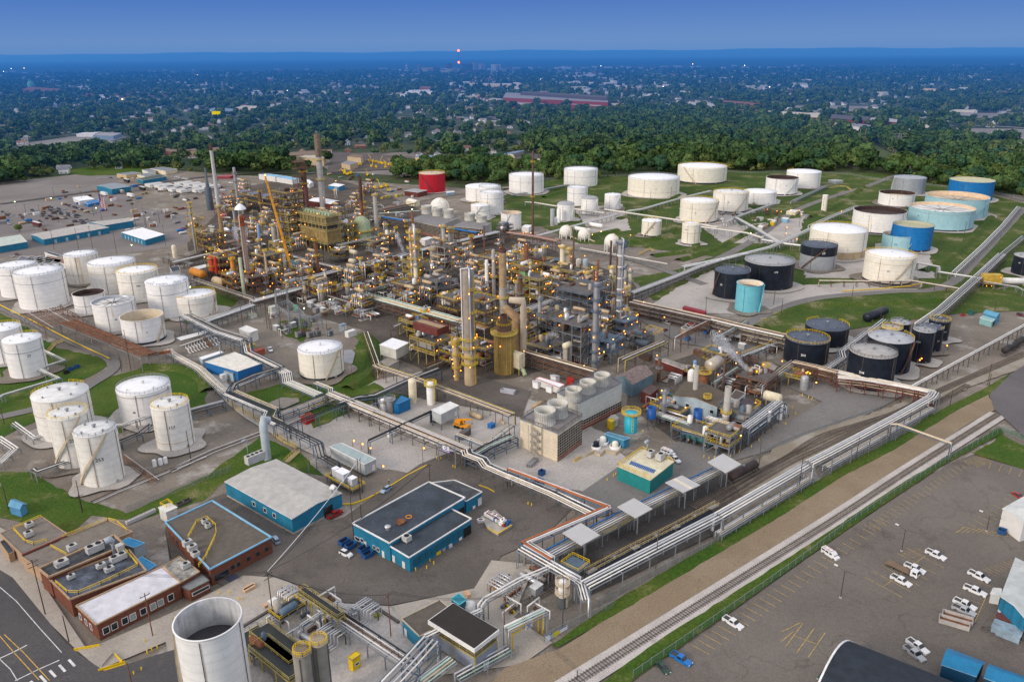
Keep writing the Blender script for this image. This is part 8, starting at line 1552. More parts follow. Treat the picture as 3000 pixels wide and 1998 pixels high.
def fnc(path,label,h=2.4,gap=4.,m=None):
 Q=smt([V2(G(*p))for p in path],4);t=tng('chain_link_fence',label,'fence',Q[0],'chain link fences');b=MB()
 for a,c in zip(Q,Q[1:]):b.qd(a,c,c+u*h,a+u*h)
 b.bl_('mesh',m or FENCE,t);
 for z in(h,.1):
  b=MB()
  for a,c in zip(Q,Q[1:]):b.bar(a+u*z,c+u*z,.08)
  b.bl_('rail',RG,t)
 sp=[]
 for a,c in zip(Q,Q[1:]):
  k=max(1,round((c-a).length/gap));sp+=[a.lerp(c,j/k)for j in rng(k)]
 if dpt(Q[0])<480:
  pb=MB();pb.bar(Q[0],Q[0]+u*(h+.35),.12);o0=pb.bl_('post',RG,t)
  for q in sp[1:]:o=o0.copy();COL.objects.link(o);o.location=q-Q[0]
 else:
  pb=MB()
  for q in sp:pb.bar(q,q+u*(h+.35),.14)
  pb.bl_('post',RG,t)['kind']='stuff'
win(2300,1100,3.364)
fnc(prs(560,1530,1000,1235,1570,870,2135,555),'green screened fence between the track and the parking lot, upper part',2.6,m=GFENCE);fnc(prs(-1500,2990,-600,2370,100,1880,560,1535),'green screened fence between the track and the parking lot, lower part',2.6,m=GFENCE)
fnc(prs(2135,555,2300,620,2500,720),'green screened fence turning the grass corner',2.4,m=GFENCE)
fnc(prs(-664,1655,0,1245,560,905,1180,570,1470,360),'chain fence by the low silver pipes, upper part');win(1500,1350,2.24);fnc(prs(560,960,760,850,1100,670,1350,545),'chain fence by the low silver pipes, lower part')
win(2300,1100,3.364);fnc(prs(-560,980,0,660,560,460,1000,310),'low fence between the refinery road and the rail yard',1.6)
win(1100,1650,1.923);fnc(prs(480,668,660,590,810,510),'road fence by the entrance gate');fnc(prs(950,445,1085,370,1346,250),'chain fence carrying the sign boards')
win(500,1100);fnc(prs(-500,1560,160,1300,430,1190,700,1090),'chain fence along the foot of the grassy slope',2.)
win(2000,450,4.48);fnc(prs(500,245,900,265,1300,258,1800,265,2240,290),'dark boundary fence along the wood');win(1500,450);fnc(prs(370,305,600,295,1000,275,1350,262),'dark boundary fence behind the white tanks');win(2500,450,4.48);fnc(prs(0,300,400,360,960,420,1850,540,2240,590),'dark boundary fence behind the blue tank')
win(500,1650,3.364)
b=MB();Q=[G(*p)for p in prs(700,650,980,480,1010,470)];Q2=[G(*p)for p in prs(1760,470,2010,440,2250,600)]
for q in(Q,Q2):
 for a,c in zip(q,q[1:]):b.bar(a+u*.5,c+u*.5,.9)
one(b,'containment_wall',P('dark_containment_wall',(.1,.09,.08),ro=.9),'dark concrete containment wall around the gravel yard','wall')
win(1100,1650,1.923);gl,gr=G(772,500),G(940,400);t=tng('yellow_gate','yellow height gate over the entrance lane','gate',gl);d=(gr-gl).normalized()
for q in(gl,gl-EB*1.4,gr,gr-EB*1.4):MB().bar(q,q+u*6.6,.45).bl_('post',YEL,t)
b=MB();b.bar(gl+u*6.4,gr+u*6.4,.4);b.bar(gl+u*5.4,gr+u*5.4,.25)
for k in rng(8):a_=gl.lerp(gr,k/8);c_=gl.lerp(gr,(k+1)/8);b.bar(a_+u*(5.4 if k%2 else 6.4),c_+u*(6.4 if k%2 else 5.4),.18)
b.bl_('beam',YEL,t);c=gl.lerp(gr,.5)+u*5.9;n=Vc((d.y,-d.x,0));b=MB()
def brd(parent,c,d,w,h,m,off=.3,name='sign_board'):
 n=Vc((d.y,-d.x,0));n=n if n.y<0 else-n;a0=c+n*off;b=MB();q=[a0-d*w/2-u*h/2,a0+d*w/2-u*h/2,a0+d*w/2+u*h/2,a0-d*w/2+u*h/2];b.qd(*q);b.qd(*[x-n*.06 for x in reversed(q)]);return b.bl_(name,m,parent),a0,n
SGW=P('white_sign',(.78,.78,.78),ro=.5);SGB=P('blue_sign_ink',(.02,.06,.3),ro=.5)
def disc(parent,c,d,r0,r1,m,off,name='emblem'):
 n=Vc((d.y,-d.x,0));n=n if n.y<0 else-n;b=MB();vs=[]
 for k in rng(24):q=2*PI*k/24;vs+=[c+n*off+d*r0*cos(q)+u*r0*sin(q),c+n*off+d*r1*cos(q)+u*r1*sin(q)]
 b.add(vs,[(2*k,2*k+1,(2*k+3)%48,(2*k+2)%48)for k in rng(24)]);return b.bl_(name,m,parent)
def flat_text(parent,txt,c,d,size,m,off):
 n=Vc((d.y,-d.x,0));n=n if n.y<0 else-n
 if d.x<0:d=-d
 me=txm(txt,size);o3=Vc(parent['_o'])
 for v in me.vertices:v.co=c-o3+n*off+d*v.co.x+u*(v.co.y-size*.35)
 me.materials.clear();me.materials.append(m);o=bpy.data.objects.new('lettering',me);COL.objects.link(o);o.parent=parent
o,a0,n=brd(t,c,d,2.6,2.,SGW,.5);disc(t,c+u*.25,d,.5,.3,SGB,.55);MB().box(c+n*.55-u*.75,(1.6,.02,.22),atan2(d.y,d.x)).bl_('sign_line',SGB,t)
for k,(x,y,w,h,m,l)in enum(((968,430,1.8,2.2,SGW,'white site notice on the fence by the gate'),(984,420,1.4,1.8,P('pale_blue_board',(.35,.45,.62)),'pale blue notice on the fence by the gate'),(1014,400,2.8,1.4,P('yellow_sign',(.72,.62,.05)),'yellow safety board on the fence by the gate'),(1050,378,3.6,1.5,SGW,'long white board on the fence by the gate'),(623,590,1.6,2.6,SGW,'white notice board by the road fence'))):
 p=G(x,y+16,0);t=tng('sign',l,'sign',p);dd=ER;brd(t,p+u*(h/2+.5),dd,w,h,m,.15)
 if k!=2:b=MB();a0=p+u*(h+.25)-EN*-.18;b.box(a0,(w*.8,.03,.22),GR);b.bl_('sign_heading',SGB,t)
 for s in(-1,1):MB().bar(p+dd*s*w*.4,p+dd*s*w*.4+u*(h+.5),.1).bl_('post',SG,t)
win(1000,1050);gl,gr=G(1120,1180),G(1312,1240);t=tng('pipe_gantry_gate','grey gantry gate with a blue and white company sign','gate',gl);d=(gr-gl).normalized();lnd('the gantry gate sign',gl.lerp(gr,.5)+u*6)
for q in(gl,gr):MB().bar(q,q+u*8,.45).bl_('post',SG,t)
MB().bar(gl+u*6.6,gr+u*6.6,.4).bar(gl+u*7.6,gr+u*7.6,.3).bl_('beam',SG,t);c=gl.lerp(gr,.5)+u*6.6;brd(t,c,d,3.,1.6,SGW,.4);disc(t,c+u*.1,d,.62,.36,SGB,.46);brd(t,c-u*1.25,d,4.,.9,P('violet_blue_board',(.1,.06,.3)),.4);b=MB();n=Vc((d.y,-d.x,0));n=n if n.y<0 else-n;b.box(c-u*1.35+n*.45,(3.2,.02,.22),atan2(d.y,d.x));b.bl_('sign_line',SGW,t)
for k,(x,y)in enum(prs(1098,1160,1145,1165,1282,1255,1308,1265)):p=G(x,y);b=MB();b.lth(p,prs(.16,0,.16,1.25,.02,1.35),8);one(b,'bollard',YEL,'yellow bollard at the gantry gate','bollard','yellow bollards',1)
for w_,L in(((1000,1380,3.92),prs(1018,1045,1063,1075,982,1125,855,1150,1740,1290,1833,1300,2145,390,2185,405)),((500,1650,3.364),prs(478,310,580,305,675,370,710,370,1375,435,1400,445)),((0,1450,2.861),prs(1838,835,1925,830,1237,1330,1275,1310,1320,1290,1190,1475,1125,1510,1215,1240)),((1900,1000,3.92),prs(635,1340,693,1360,757,1350,940,1330,1040,1280,1180,1225,1265,1155,1763,630,1835,655,1876,670,1650,780,1688,840,1575,965)),((1450,1050,3.92),prs(1362,1365,1388,1345,1700,850,1290,1410))):
 win(*w_)
 for x,y in L:p=G(x,y);b=MB();b.lth(p,prs(.16,0,.16,1.25,.02,1.35),8);one(b,'bollard',YEL,'yellow steel bollard','bollard','yellow bollards',1)
def flt(path,label,z0=.3,z1=.3,w=1.2):
 P_=[G(p[0],p[1],0)for p in path];t=tng('stair_walkway',label,'walkway',P_[0]);b=MB();L_,R_=ofs(P_,w/2),ofs(P_,-w/2)
 for k in rng(len(P_)-1):b.qd(L_[k]+u*z0,R_[k]+u*z0,R_[k+1]+u*z0,L_[k+1]+u*z0);b.qd(L_[k+1]+u*(z0-.2),R_[k+1]+u*(z0-.2),R_[k]+u*(z0-.2),L_[k]+u*(z0-.2))
 b.bl_('tread',P('tan_grating',(.4,.33,.2)),t)
 for s in(L_,R_):MB().rl_([q+u*z0 for q in s],1.1,.12,0,1.8).bl_('handrail',P('tan_yellow_rail',(.62,.46,.12)),t)
win(500,1100);flt(prs(680,290,735,380,850,440,990,520,1045,565),'tan railed walkway stepping down by tank 117');flt(prs(1190,690,1300,770,1450,840),'pale yellow rail walkway at the edge of the gravel bank');flt(prs(1330,1000,1460,880),'grey metal stair climbing the grassy slope',w=2)
win(0,800);flt(prs(560,905,640,820,730,790),'ochre stair bridging the kerb by the white tank');win(1500,450);flt(prs(1455,1165,1580,1105,1630,1130),'yellow railed step over on the grass bund');win(2000,450,4.48);flt(prs(1910,460,2050,440,2150,445,2220,495),'yellow walkway over the far bund');win(1850,750);flt(prs(1640,680,1740,670),'yellow bridge at the slope foot, upper');flt(prs(1490,745,1555,740),'yellow bridge at the slope foot, lower')
win(500,800)
for k in rng(11):
 x,y=180+33*k,905-12*k;p=G(x,y);b=MB();d=EB;b.tb_([p+u*4-EA*3,p+u*4,p+u*2.2+EB*.2,p+u*2.2+EB*2.2,p+EB*2.6+u*.4,p+EB*5+u*.4],.26,6);one(b,'pipe_bend',ORAN if k in(7,)else WP,'white dropping pipe bend in the manifold row','pipe','manifold pipe bends',1)
win(500,1100)
for k in rng(6):x,y=1610+48*k,410-20*k;p=G(x,y);t=tng('valve','white valve with a yellow hand wheel in the cluster','valve',p,'valve cluster',1);MB().tb_([p+u*.8-EA*1.4,p+u*.8+EA*1.4],.3,6).lth(p+u*.8,prs(.3,0,.2,.9,.02,.9),8).bl_('body',WP,t);MB().lth(p+u*1.9,prs(.5,0,.5,.1,.4,.1),10).bl_('hand_wheel',YEL,t)
rlg(prs(1590,380,1880,255),.1,'yellow rail along the valve cluster',au=0);t,Q,h=rbx(prs(1490,475,1585,425,1650,455,1555,505),2.6,'dark red open shed by the fat white pipe',RE,DR,RE,pp_=.05,name='shed',cat='shed')
win(500,800)
def lattice(x,yb,h,label,w=1.6):
 p=G(x,yb);t=tng('lattice_mast',label,'lattice mast',p,'switchyard masts',1);b=MB();c=[p+EA*a*w/2+EB*d*w/2 for a,d in prs(-1,-1,1,-1,1,1,-1,1)];top=p+u*h
 for k in rng(4):b.bar(c[k],top+(c[k]-p)*.25,.16)
 n=int(h/2)
 for k in rng(n):
  for i in rng(4):f,g=k/n,(k+1)/n;A=c[i].lerp(top+(c[i]-p)*.25,f);B=c[(i+1)%4].lerp(top+(c[(i+1)%4]-p)*.25,g);b.bar(A,B,.09)
 b.bl_('lattice',RG,t);return top
tops=[]
for x,y,h in((1240,640,15),(1370,560,14),(1380,690,12),(1490,620,12),(1500,700,12),(1600,700,10),(1690,680,10),(1740,640,10),(1230,500,16),(1360,430,14)):tops.append(lattice(x,y,h,'grey lattice mast of the switchyard'))
for a,c in prs(0,1,1,3,2,4,4,6,3,5,5,7,8,9,8,0,0,2,6,7,2,3,4,5):
 b=MB();A,B=tops[a]-u*1,tops[c]-u*1;b.bar(A,B,.3);b.bar(A-u*1.2,B-u*1.2,.2)
 for k in rng(8):b.bar(A.lerp(B,k/8)-u*(1.2*(k%2)),A.lerp(B,(k+1)/8)-u*(1.2*((k+1)%2)),.12)
 for k in rng(5):q=A.lerp(B,(k+.5)/5);b.lth(q-u*2.4,prs(.14,0,.22,.3,.12,.5,.22,.8,.1,1.1),6)
 one(b,'busbar_beam',RG,'grey beam with insulators in the switchyard','busbar','switchyard beams',1)
for x,y,c in((1310,640,GV),(1440,590,DB),(1560,620,DB),(1640,560,GV),(1830,720,P('slate_cabinet')),(1340,660,GV),(1470,740,GV),(1530,720,RS),(1600,740,GV),(1690,720,GV)):
 p=G(x,y);t=tng('transformer','grey blue transformer in the switchyard','transformer',p,'switchyard transformers',1);MB().box(p+u*.4,(3,2,2.8),GA).bl_('tank',c,t);b=MB()
 for k in rng(6):b.box(p+EA*(-1.2+.48*k)+EB*1.2+u*.7,(.12,.5,2),GA)
 b.bl_('radiator',SG,t);b=MB()
 for k in(-1,0,1):b.lth(p+EA*k*.9+u*3.2,prs(.22,0,.26,.4,.15,.7,.22,1,.05,1.4),6)
 b.bl_('bushing',DR,t)
SKIN=P('skin',(.45,.27,.19));
def psn(x,y,label,shirt,legs,hat,ang=.0):
 p=G(x,y);t=tng('person',label,'person',p);me=bpy.data.meshes.new('body');V=[(0,0,.95),(0,0,1.15),(0,0,1.38),(0,0,1.52),(0,.02,1.66),(.1,0,.9),(.11,.06,.5),(.11,0,.08),(.11,.14,.04),(-.1,0,.9),(-.11,-.04,.5),(-.11,-.05,.08),(-.11,.1,.04),(.2,0,1.38),(.26,.03,1.12),(.25,.14,.9),(-.2,0,1.38),(-.26,0,1.12),(-.25,.1,.9)]
 E_=prs(0,1,1,2,2,3,3,4,0,5,5,6,6,7,7,8,0,9,9,10,10,11,11,12,2,13,13,14,14,15,2,16,16,17,17,18);R=[.15,.15,.17,.065,.1,.095,.075,.05,.045,.095,.075,.05,.045,.065,.05,.038,.065,.05,.038]
 me.from_pydata(V,E_,[]);o=bpy.data.objects.new('body',me);COL.objects.link(o);o.parent=t;o.rotation_euler=(0,0,ang);md=o.modifiers.new('skin','SKIN');sd=o.modifiers.new('smooth','SUBSURF');sd.levels=sd.render_levels=1
 for k,v in enum(me.skin_vertices[0].data):v.radius=(R[k],R[k]*.8);v.use_root=(k==0)
 m,nt,N,L=_new('clothes');out=N.new('ShaderNodeOutputMaterial');tc=N.new('ShaderNodeTexCoord');sx=N.new('ShaderNodeSeparateXYZ');L.new(tc.outputs['Object'],sx.inputs[0]);cr=N.new('ShaderNodeValToRGB');cr.color_ramp.interpolation='CONSTANT';e=cr.color_ramp.elements;e[0].color=(.03,.025,.02,1);e[1].position=.05;e[1].color=(*legs,1)
 for ps,cl in((.51,shirt),(.8,(.45,.27,.19))):q=e.new(ps);q.color=(*cl,1)
 mr=N.new('ShaderNodeMapRange');mr.inputs[2].default_value=1.85;L.new(sx.outputs[2],mr.inputs[0]);L.new(mr.outputs[0],cr.inputs[0]);bs=N.new('ShaderNodeBsdfPrincipled');L.new(cr.outputs[0],bs.inputs[0]);L.new(bs.outputs[0],out.inputs[0]);me.materials.append(m)
 MB().lth(p+u*1.7,prs(.15,0,.13,.07,.08,.12,.01,.14),10).bl_('hard_hat',P('hat_'+str(len(THS)),hat,ro=.4),t)
win(1000,1380);psn(548,150,'person in dark clothes standing by the raised tailgate',(.03,.04,.07),(.03,.03,.05),(.7,.7,.7));win(1450,1050);psn(590,1505,'person in dark blue coveralls by the bright blue canopy box',(.03,.04,.1),(.03,.04,.1),(.75,.75,.75));win(500,800);psn(620,905,'person in dark coveralls by the pipe manifold',(.05,.06,.1),(.04,.05,.08),(.8,.8,.8));psn(682,890,'person in grey coveralls behind the white roofed blue building',(.16,.16,.18),(.1,.1,.12),(.8,.8,.8));win(1900,1000);psn(1603,880,'person in dark clothes by the white tanks at the road',(.03,.05,.06),(.03,.03,.04),(.05,.3,.1))
win(0,450);C,rr,h=scy(1118,1124,440,760);t=tng('flag_pole','flag pole flying a huge red white and blue striped flag','flag pole',C);MB().tb_([C,C+u*h],.16,6).bl_('pole',RG,t);vs,fs,ms=[],[],[];cols=[P('flag_red',(.42,.03,.05)),P('flag_white',(.7,.68,.68)),P('flag_blue',(.05,.06,.2))];W_,Hh=9.,12.
for s in rng(13):
 b=MB()
 for k in rng(8):
  f=lambda i,z:C+Vc((1,-.2,0)).normalized()*W_*(i/8)*.55+u*(h-1-z-W_*.5*(i/8))+Vc((0,.5*sin(i*1.2),0));b.qd(f(k,Hh*(s+1)/13),f(k+1,Hh*(s+1)/13),f(k+1,Hh*s/13),f(k,Hh*s/13))
 b.bl_('flag_stripe',cols[s%2],t)
MB().qd(f(0,Hh*7/13)-Vc((0,.05,0)),f(3,Hh*7/13)-Vc((0,.3,0)),f(3,0)-Vc((0,.3,0)),f(0,0)-Vc((0,.05,0))).bl_('flag_canton',cols[2],t)
def steam_mat():
 m,nt,N,L=_new('white_steam');out=N.new('ShaderNodeOutputMaterial');tc=N.new('ShaderNodeTexCoord');lw=N.new('ShaderNodeLayerWeight');lw.inputs[0].default_value=.5;n=nz_(N,L,tc.outputs['Object'],.9,4,.6);a=N.new('ShaderNodeMath');a.operation='SUBTRACT';a.inputs[0].default_value=1;L.new(lw.outputs['Facing'],a.inputs[1]);p_=N.new('ShaderNodeMath');p_.operation='POWER';L.new(a.outputs[0],p_.inputs[0]);p_.inputs[1].default_value=1.5;q=N.new('ShaderNodeMath');q.operation='MULTIPLY';L.new(p_.outputs[0],q.inputs[0]);L.new(_rng(N,L,n,.38,.66,.02,.42),q.inputs[1]);t_=N.new('ShaderNodeBsdfTransparent');d=N.new('ShaderNodeBsdfTranslucent');d.inputs[0].default_value=(.95,.95,.96,1);mx=N.new('ShaderNodeMixShader');L.new(q.outputs[0],mx.inputs[0]);L.new(t_.outputs[0],mx.inputs[1]);L.new(d.outputs[0],mx.inputs[2]);L.new(mx.outputs[0],out.inputs[0]);return m
STEAM=steam_mat()
def plm(path,r0,r1,label,n=22):
 Q=path;b=MB();N_=len(Q)-1
 for k in rng(n):
  f=k/(n-1);g=f*N_;i=min(int(g),N_-1);p=Q[i].lerp(Q[i+1],g-i);r=r0+(r1-r0)*f;r*=.7+.7*rnd();p=p+Vc((random.uniform(-1,1),random.uniform(-1,1),random.uniform(-1,1)))*r*.45;b.bll(p,r,12)
 o=one(b,'steam_plume',STEAM,label,'steam');o['kind']='stuff';o.visible_shadow=1
win(1850,750);z0=7;A=G(1420,1435,3.5);K=lambda x,y:(lambda c:c)(A+Vc(((fll(x,y)[0]-fll(1420,1435)[0])*dpt(A)/FOC,0,(fll(1420,1435)[1]-fll(x,y)[1])*dpt(A)/FOC*1.06)))
plm([K(1418,1425),K(1370,1330),K(1270,1260),K(1180,1170),K(1090,1070),K(980,980),K(930,940)],.45,2.1,'white steam plume drifting from the thin vent by the red garage',90)
for w_,pts,r0,r1,l in(((500,450,3.92),prs(785,1080,778,990,765,920,775,870),.8,2.,'steam wisp by the column with red platforms'),((500,450,3.92),prs(1350,980,1320,910,1290,820,1275,750),1.6,1.6,'steam rising in front of the dark coker structure'),((1000,450,3.92),prs(725,1190,705,1100,680,1020,645,940),.9,1.6,'steam wisp left of the yellow platformed column'),((1450,750,3.92),prs(745,1005,715,930,680,890,610,920),.6,1.6,'steam leak above the dark basin'),((1900,1000,3.92),prs(310,740,280,690,230,650),.4,1.1,'small steam wisp at the water treatment deck')):
 win(*w_);A=G(pts[0][0],pts[0][1]+60,0);zz=(60/_W[2])*dpt(A)/FOC*1.06;base=A+u*zz;x0,y0=fll(*pts[0]);plm([base+Vc(((fll(*q)[0]-x0)*dpt(A)/FOC,0,(y0-fll(*q)[1])*dpt(A)/FOC*1.06))for q in pts],r0,r1,l,30)
win(500,800);sht('water',[prs(1130,1500,1280,1440,1470,1450,1480,1490,1300,1568,1180,1560)],P('brown_pond_water',(.16,.13,.09),ro=.12,spc=.6,var=.3,world=1,scale=.2));sht('water',[prs(1990,900,2080,890,2120,930,2090,1050,1990,1100)],P('grey_pond_water',(.2,.2,.22),ro=.15,spc=.6,var=.2,world=1,scale=.2))
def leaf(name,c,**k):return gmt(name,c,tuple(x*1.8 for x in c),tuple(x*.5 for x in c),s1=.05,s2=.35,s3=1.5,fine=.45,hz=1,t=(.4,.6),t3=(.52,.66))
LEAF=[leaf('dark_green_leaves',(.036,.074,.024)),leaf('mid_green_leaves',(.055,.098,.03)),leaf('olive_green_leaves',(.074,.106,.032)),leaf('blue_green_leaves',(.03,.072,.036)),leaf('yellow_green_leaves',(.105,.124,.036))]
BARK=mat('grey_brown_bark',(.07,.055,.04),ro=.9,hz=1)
def crm(seed,w,hgt,n,cone=0,sz=1.):
 rs=np.random.RandomState(seed);vs,fs=[],[];lobes=[]
 for k in rng(1 if cone else 9):
  a=rs.rand()*6.283;rr=w*.3*math.sqrt(rs.rand());z=hgt*(.5+.32*rs.rand());lobes.append((rr*cos(a),rr*sin(a),z,w*(.2+.14*rs.rand())))
 for k in rng(n):
  if cone:f=rs.rand()**.7;R=w*.42*(1-f)*(.7+.5*rs.rand())+.3;a=rs.rand()*6.283;c=np.array([R*cos(a),R*sin(a),hgt*(.1+.9*f)]);nn=np.array([cos(a),sin(a),.5])
  else:
   l=lobes[rs.randint(len(lobes))];d=rs.randn(3);d/=np.linalg.norm(d);d[2]=abs(d[2])*1.-.35*rs.rand();c=np.array(l[:3])+d*l[3]*(.82+.3*rs.rand());nn=d
  nn=nn+rs.randn(3)*.45;nn/=np.linalg.norm(nn);a=np.cross(nn,rs.randn(3));a/=np.linalg.norm(a);b=np.cross(nn,a);s=sz*(.7+.8*rs.rand());o=len(vs)
  for q in rng(5):t=6.283*q/5+rs.rand()*.5;e=s*(.6+.6*rs.rand());vs.append(tuple(c+a*e*cos(t)+b*e*sin(t)+nn*(.25*s*rs.randn())))
  fs.append(tuple(range(o,o+5)))
 if not cone:
  for l in lobes:
   o=len(vs)
   for i in rng(5):
    for j in rng(7):t,f=6.283*j/7,PI*(i+.5)/5;r=l[3]*.86;vs.append((l[0]+r*sin(f)*cos(t),l[1]+r*sin(f)*sin(t),l[2]-r*cos(f)))
   for i in rng(4):
    for j in rng(7):fs.append((o+i*7+j,o+i*7+(j+1)%7,o+i*7+7+(j+1)%7,o+i*7+7+j))
 return vs,fs
def as_mesh(name,vs,fs,m):me=bpy.data.meshes.new(name);me.from_pydata(vs,[],fs);me.materials.append(m);return me
CROWN=[];KINDS_=[('dark bushy tree',0,15,15,0),('mid green spreading tree',1,17,14,0),('olive green rounded tree',2,13,13,0),('blue green dense tree',3,15,16,0),('yellow green small tree',4,9,8,0),('dark conical tree',0,8,17,1),('mid green tall tree',1,12,18,0),('olive low shrub',2,8,5,0)]
for k,(lb,mi,w,hh,cn)in enum(KINDS_):v,f=crm(11+k,w,hh,430,cn,.95);CROWN.append(as_mesh('crown',v,f,LEAF[mi]))
tb=MB();tb.tb_([(0,0,0),(0,0,4),(.4,0,8)],.42,6,r1=.2);tb.tb_([(0,0,3.6),(1.8,.6,7.5)],.2,5,r1=.1);tb.tb_([(0,0,4.2),(-1.6,-.5,8)],.2,5,r1=.1);TRUNK=tb.bl_('trunk',BARK);TRUNKM=TRUNK.data;bpy.data.objects.remove(TRUNK)
def tre(p,k,s,label,gp='trees beyond the refinery'):
 lb=KINDS_[k][0];t=tng('tree'if k<7 else'shrub','%s %s'%(lb,label),'tree'if k<7 else'shrub',p,gp,1);t.rotation_euler=(0,0,rnd()*6.3);t.scale=(s,s,s*random.uniform(.85,1.15))
 for nm,me in(('trunk',TRUNKM),('crown',CROWN[k])):o=bpy.data.objects.new(nm,me);COL.objects.link(o);o.parent=t
 return t
win(0,0,1)
FP=lambda pts:[tuple(G(*p)[:2])for p in pts]
def fbx(pts,h,label,wl,roof,rh=.0,rdg=0,name='building',trim=None,**k):
 t,Q,hh=rbx(pts,h,label,wl,roof,trim or roof,pp_=.3,rdg=rdg,rh=rh,name=name,**k)
 CLR.append([(a.x,a.y)for a in Q]);return t,Q
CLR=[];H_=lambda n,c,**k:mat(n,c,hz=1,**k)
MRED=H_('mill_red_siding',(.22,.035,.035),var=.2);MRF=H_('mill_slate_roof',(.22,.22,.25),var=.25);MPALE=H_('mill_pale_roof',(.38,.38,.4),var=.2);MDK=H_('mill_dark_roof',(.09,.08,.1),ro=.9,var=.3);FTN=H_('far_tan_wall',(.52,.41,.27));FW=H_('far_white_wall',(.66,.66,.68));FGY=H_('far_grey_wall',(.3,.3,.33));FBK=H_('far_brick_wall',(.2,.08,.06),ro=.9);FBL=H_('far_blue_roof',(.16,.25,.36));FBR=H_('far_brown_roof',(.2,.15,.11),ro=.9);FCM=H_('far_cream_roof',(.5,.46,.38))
win(1000,100,2.355)
fbx(prs(1115,440,1135,405,1830,432,1840,472),20,'long slate roofed steel mill, main hall',MRED,MRF,lm='the steel mill');fbx(prs(1235,405,1250,396,1835,428,1830,442),27,'dark monitor roof along the ridge of the steel mill',MDK,MDK);fbx(prs(1012,455,1030,443,1425,470,1415,487),10,'low red mill shed with a pale roof',MRED,MPALE);fbx(prs(1100,478,1110,462,1300,470,1290,492),9,'small pale roofed mill annex',MRED,MPALE);fbx(prs(1560,485,1600,465,1800,478,1790,500),12,'red mill annex with a sloping grey roof',MRED,MPALE);fbx(prs(1310,430,1330,418,1490,430,1480,450),16,'rusty middle bay of the steel mill',FBK,MDK)
fbx(prs(1845,490,1860,478,2080,490,2070,506),8,'long cream roofed mill shed',FTN,FCM);fbx(prs(845,520,880,500,955,510,950,532),8,'brown hip roofed hall among the trees',FTN,FBR);fbx(prs(1010,525,1040,510,1095,520,1080,540),8,'second brown roofed hall among the trees',FTN,FBR)
fbx(prs(425,405,470,388,650,395,640,415),8,'wide white factory roof in the town',FW,FW);fbx(prs(300,425,360,412,520,425,470,440),8,'long white and tan factory in the town',FTN,FW);fbx(prs(535,372,560,360,620,365,610,380),16,'red brick school block',FBK,FBK);fbx(prs(760,350,850,340,1420,345,1350,358),9,'very long cream industrial roof',FTN,FCM)
for x,y0,y1,w,m,l in((745,210,260,42,FBK,'brown town block by the radio mast'),(870,212,258,72,MDK,'dark square town block'),(919,198,252,26,FTN,'slim stone town tower with a stepped top'),(968,208,255,36,FCM,'cream flat topped town tower'),(1066,212,258,60,FW,'pale banded town tower'),(1140,238,262,90,FGY,'low grey town block'),(765,242,275,90,FCM,'pale long town block'),(595,235,272,70,FTN,'tan town block with window bands'),(540,212,250,30,FGY,'grey town hall tower'),(450,215,245,14,FW,'white church spire in town'),(640,235,265,60,FBK,'brick town block near the tower'),(890,255,275,110,FBK,'low brick town block'),(710,250,270,60,FTN,'tan brick town block')):
 c=G(x,y1);ww=w/2.355*dpt(c)/FOC;h=(y1-y0)/2.355*dpt(c)/FOC;t=tng('town_block',l,'building',c,'downtown buildings');MB().box(c,(ww,ww*.7,h),.15).bl_('wall',m,t);MB().box(c+u*h,(ww*.8,ww*.5,h*.06),.15).bl_('roof_plant',MDK,t);CLR.append([(c.x+a*ww,c.y+d*ww)for a,d in prs(-1,-1,1,-1,1,1,-1,1)])
 for k in rng(int(max(3,h/8))*('spire'not in l)):MB().box(c+u*(3+k*8)-Vc((0,ww*.355,0)),(ww*.86,.6,3)).bl_('window',H_('far_window_band',(.05,.06,.08)),t)
 if'spire'in l:MB().lth(c+u*h*.6,[(ww*.6,0),(.1,h*.8)],6).bl_('spire',FW,t)
lnd('the downtown towers',G(960,240));c=G(812,262);hh=(262-125)/2.355*dpt(c)/FOC;t=tng('radio_mast','red lit radio mast above the downtown','mast',c);MB().tb_([c,c+u*hh],2.2,4,sm=0).bl_('mast',H_('mast_paint',(.25,.06,.06)),t)
for z in(.45,1):MB().bll(c+u*hh*z,7,6).bl_('beacon',REDGL,t)
for pts,h,l,w_,r_,rh in((prs(510,848,545,832,755,850,735,870),7,'long tan warehouse with blue roof panels',FTN,FBL,0),(prs(610,858,660,845,730,855,690,872),7.5,'tan warehouse extension with a blue roof',FTN,FBL,0),(prs(40,845,70,830,148,838,135,855),10,'square tan two storey block on the hire yard',FTN,FBR,0),(prs(0,890,40,875,115,888,60,905),7,'tan shed on the hire yard',FTN,MRF,0),(prs(1260,850,1300,838,1430,850,1395,868),7,'red barn with a dark roof and yellow base',MRED,MDK,2),(prs(870,872,1050,845,1060,855,890,884),5,'long open storage shed with a blue black roof',FGY,FBL,0),(prs(1055,842,1175,815,1190,825,1075,855),5,'second open storage shed with a blue roof',FGY,FBL,0),(prs(1170,815,1250,800,1262,808,1190,826),5,'third open storage shed with a blue roof',FGY,FBL,0)):fbx(pts,h,l,w_,r_,rh)
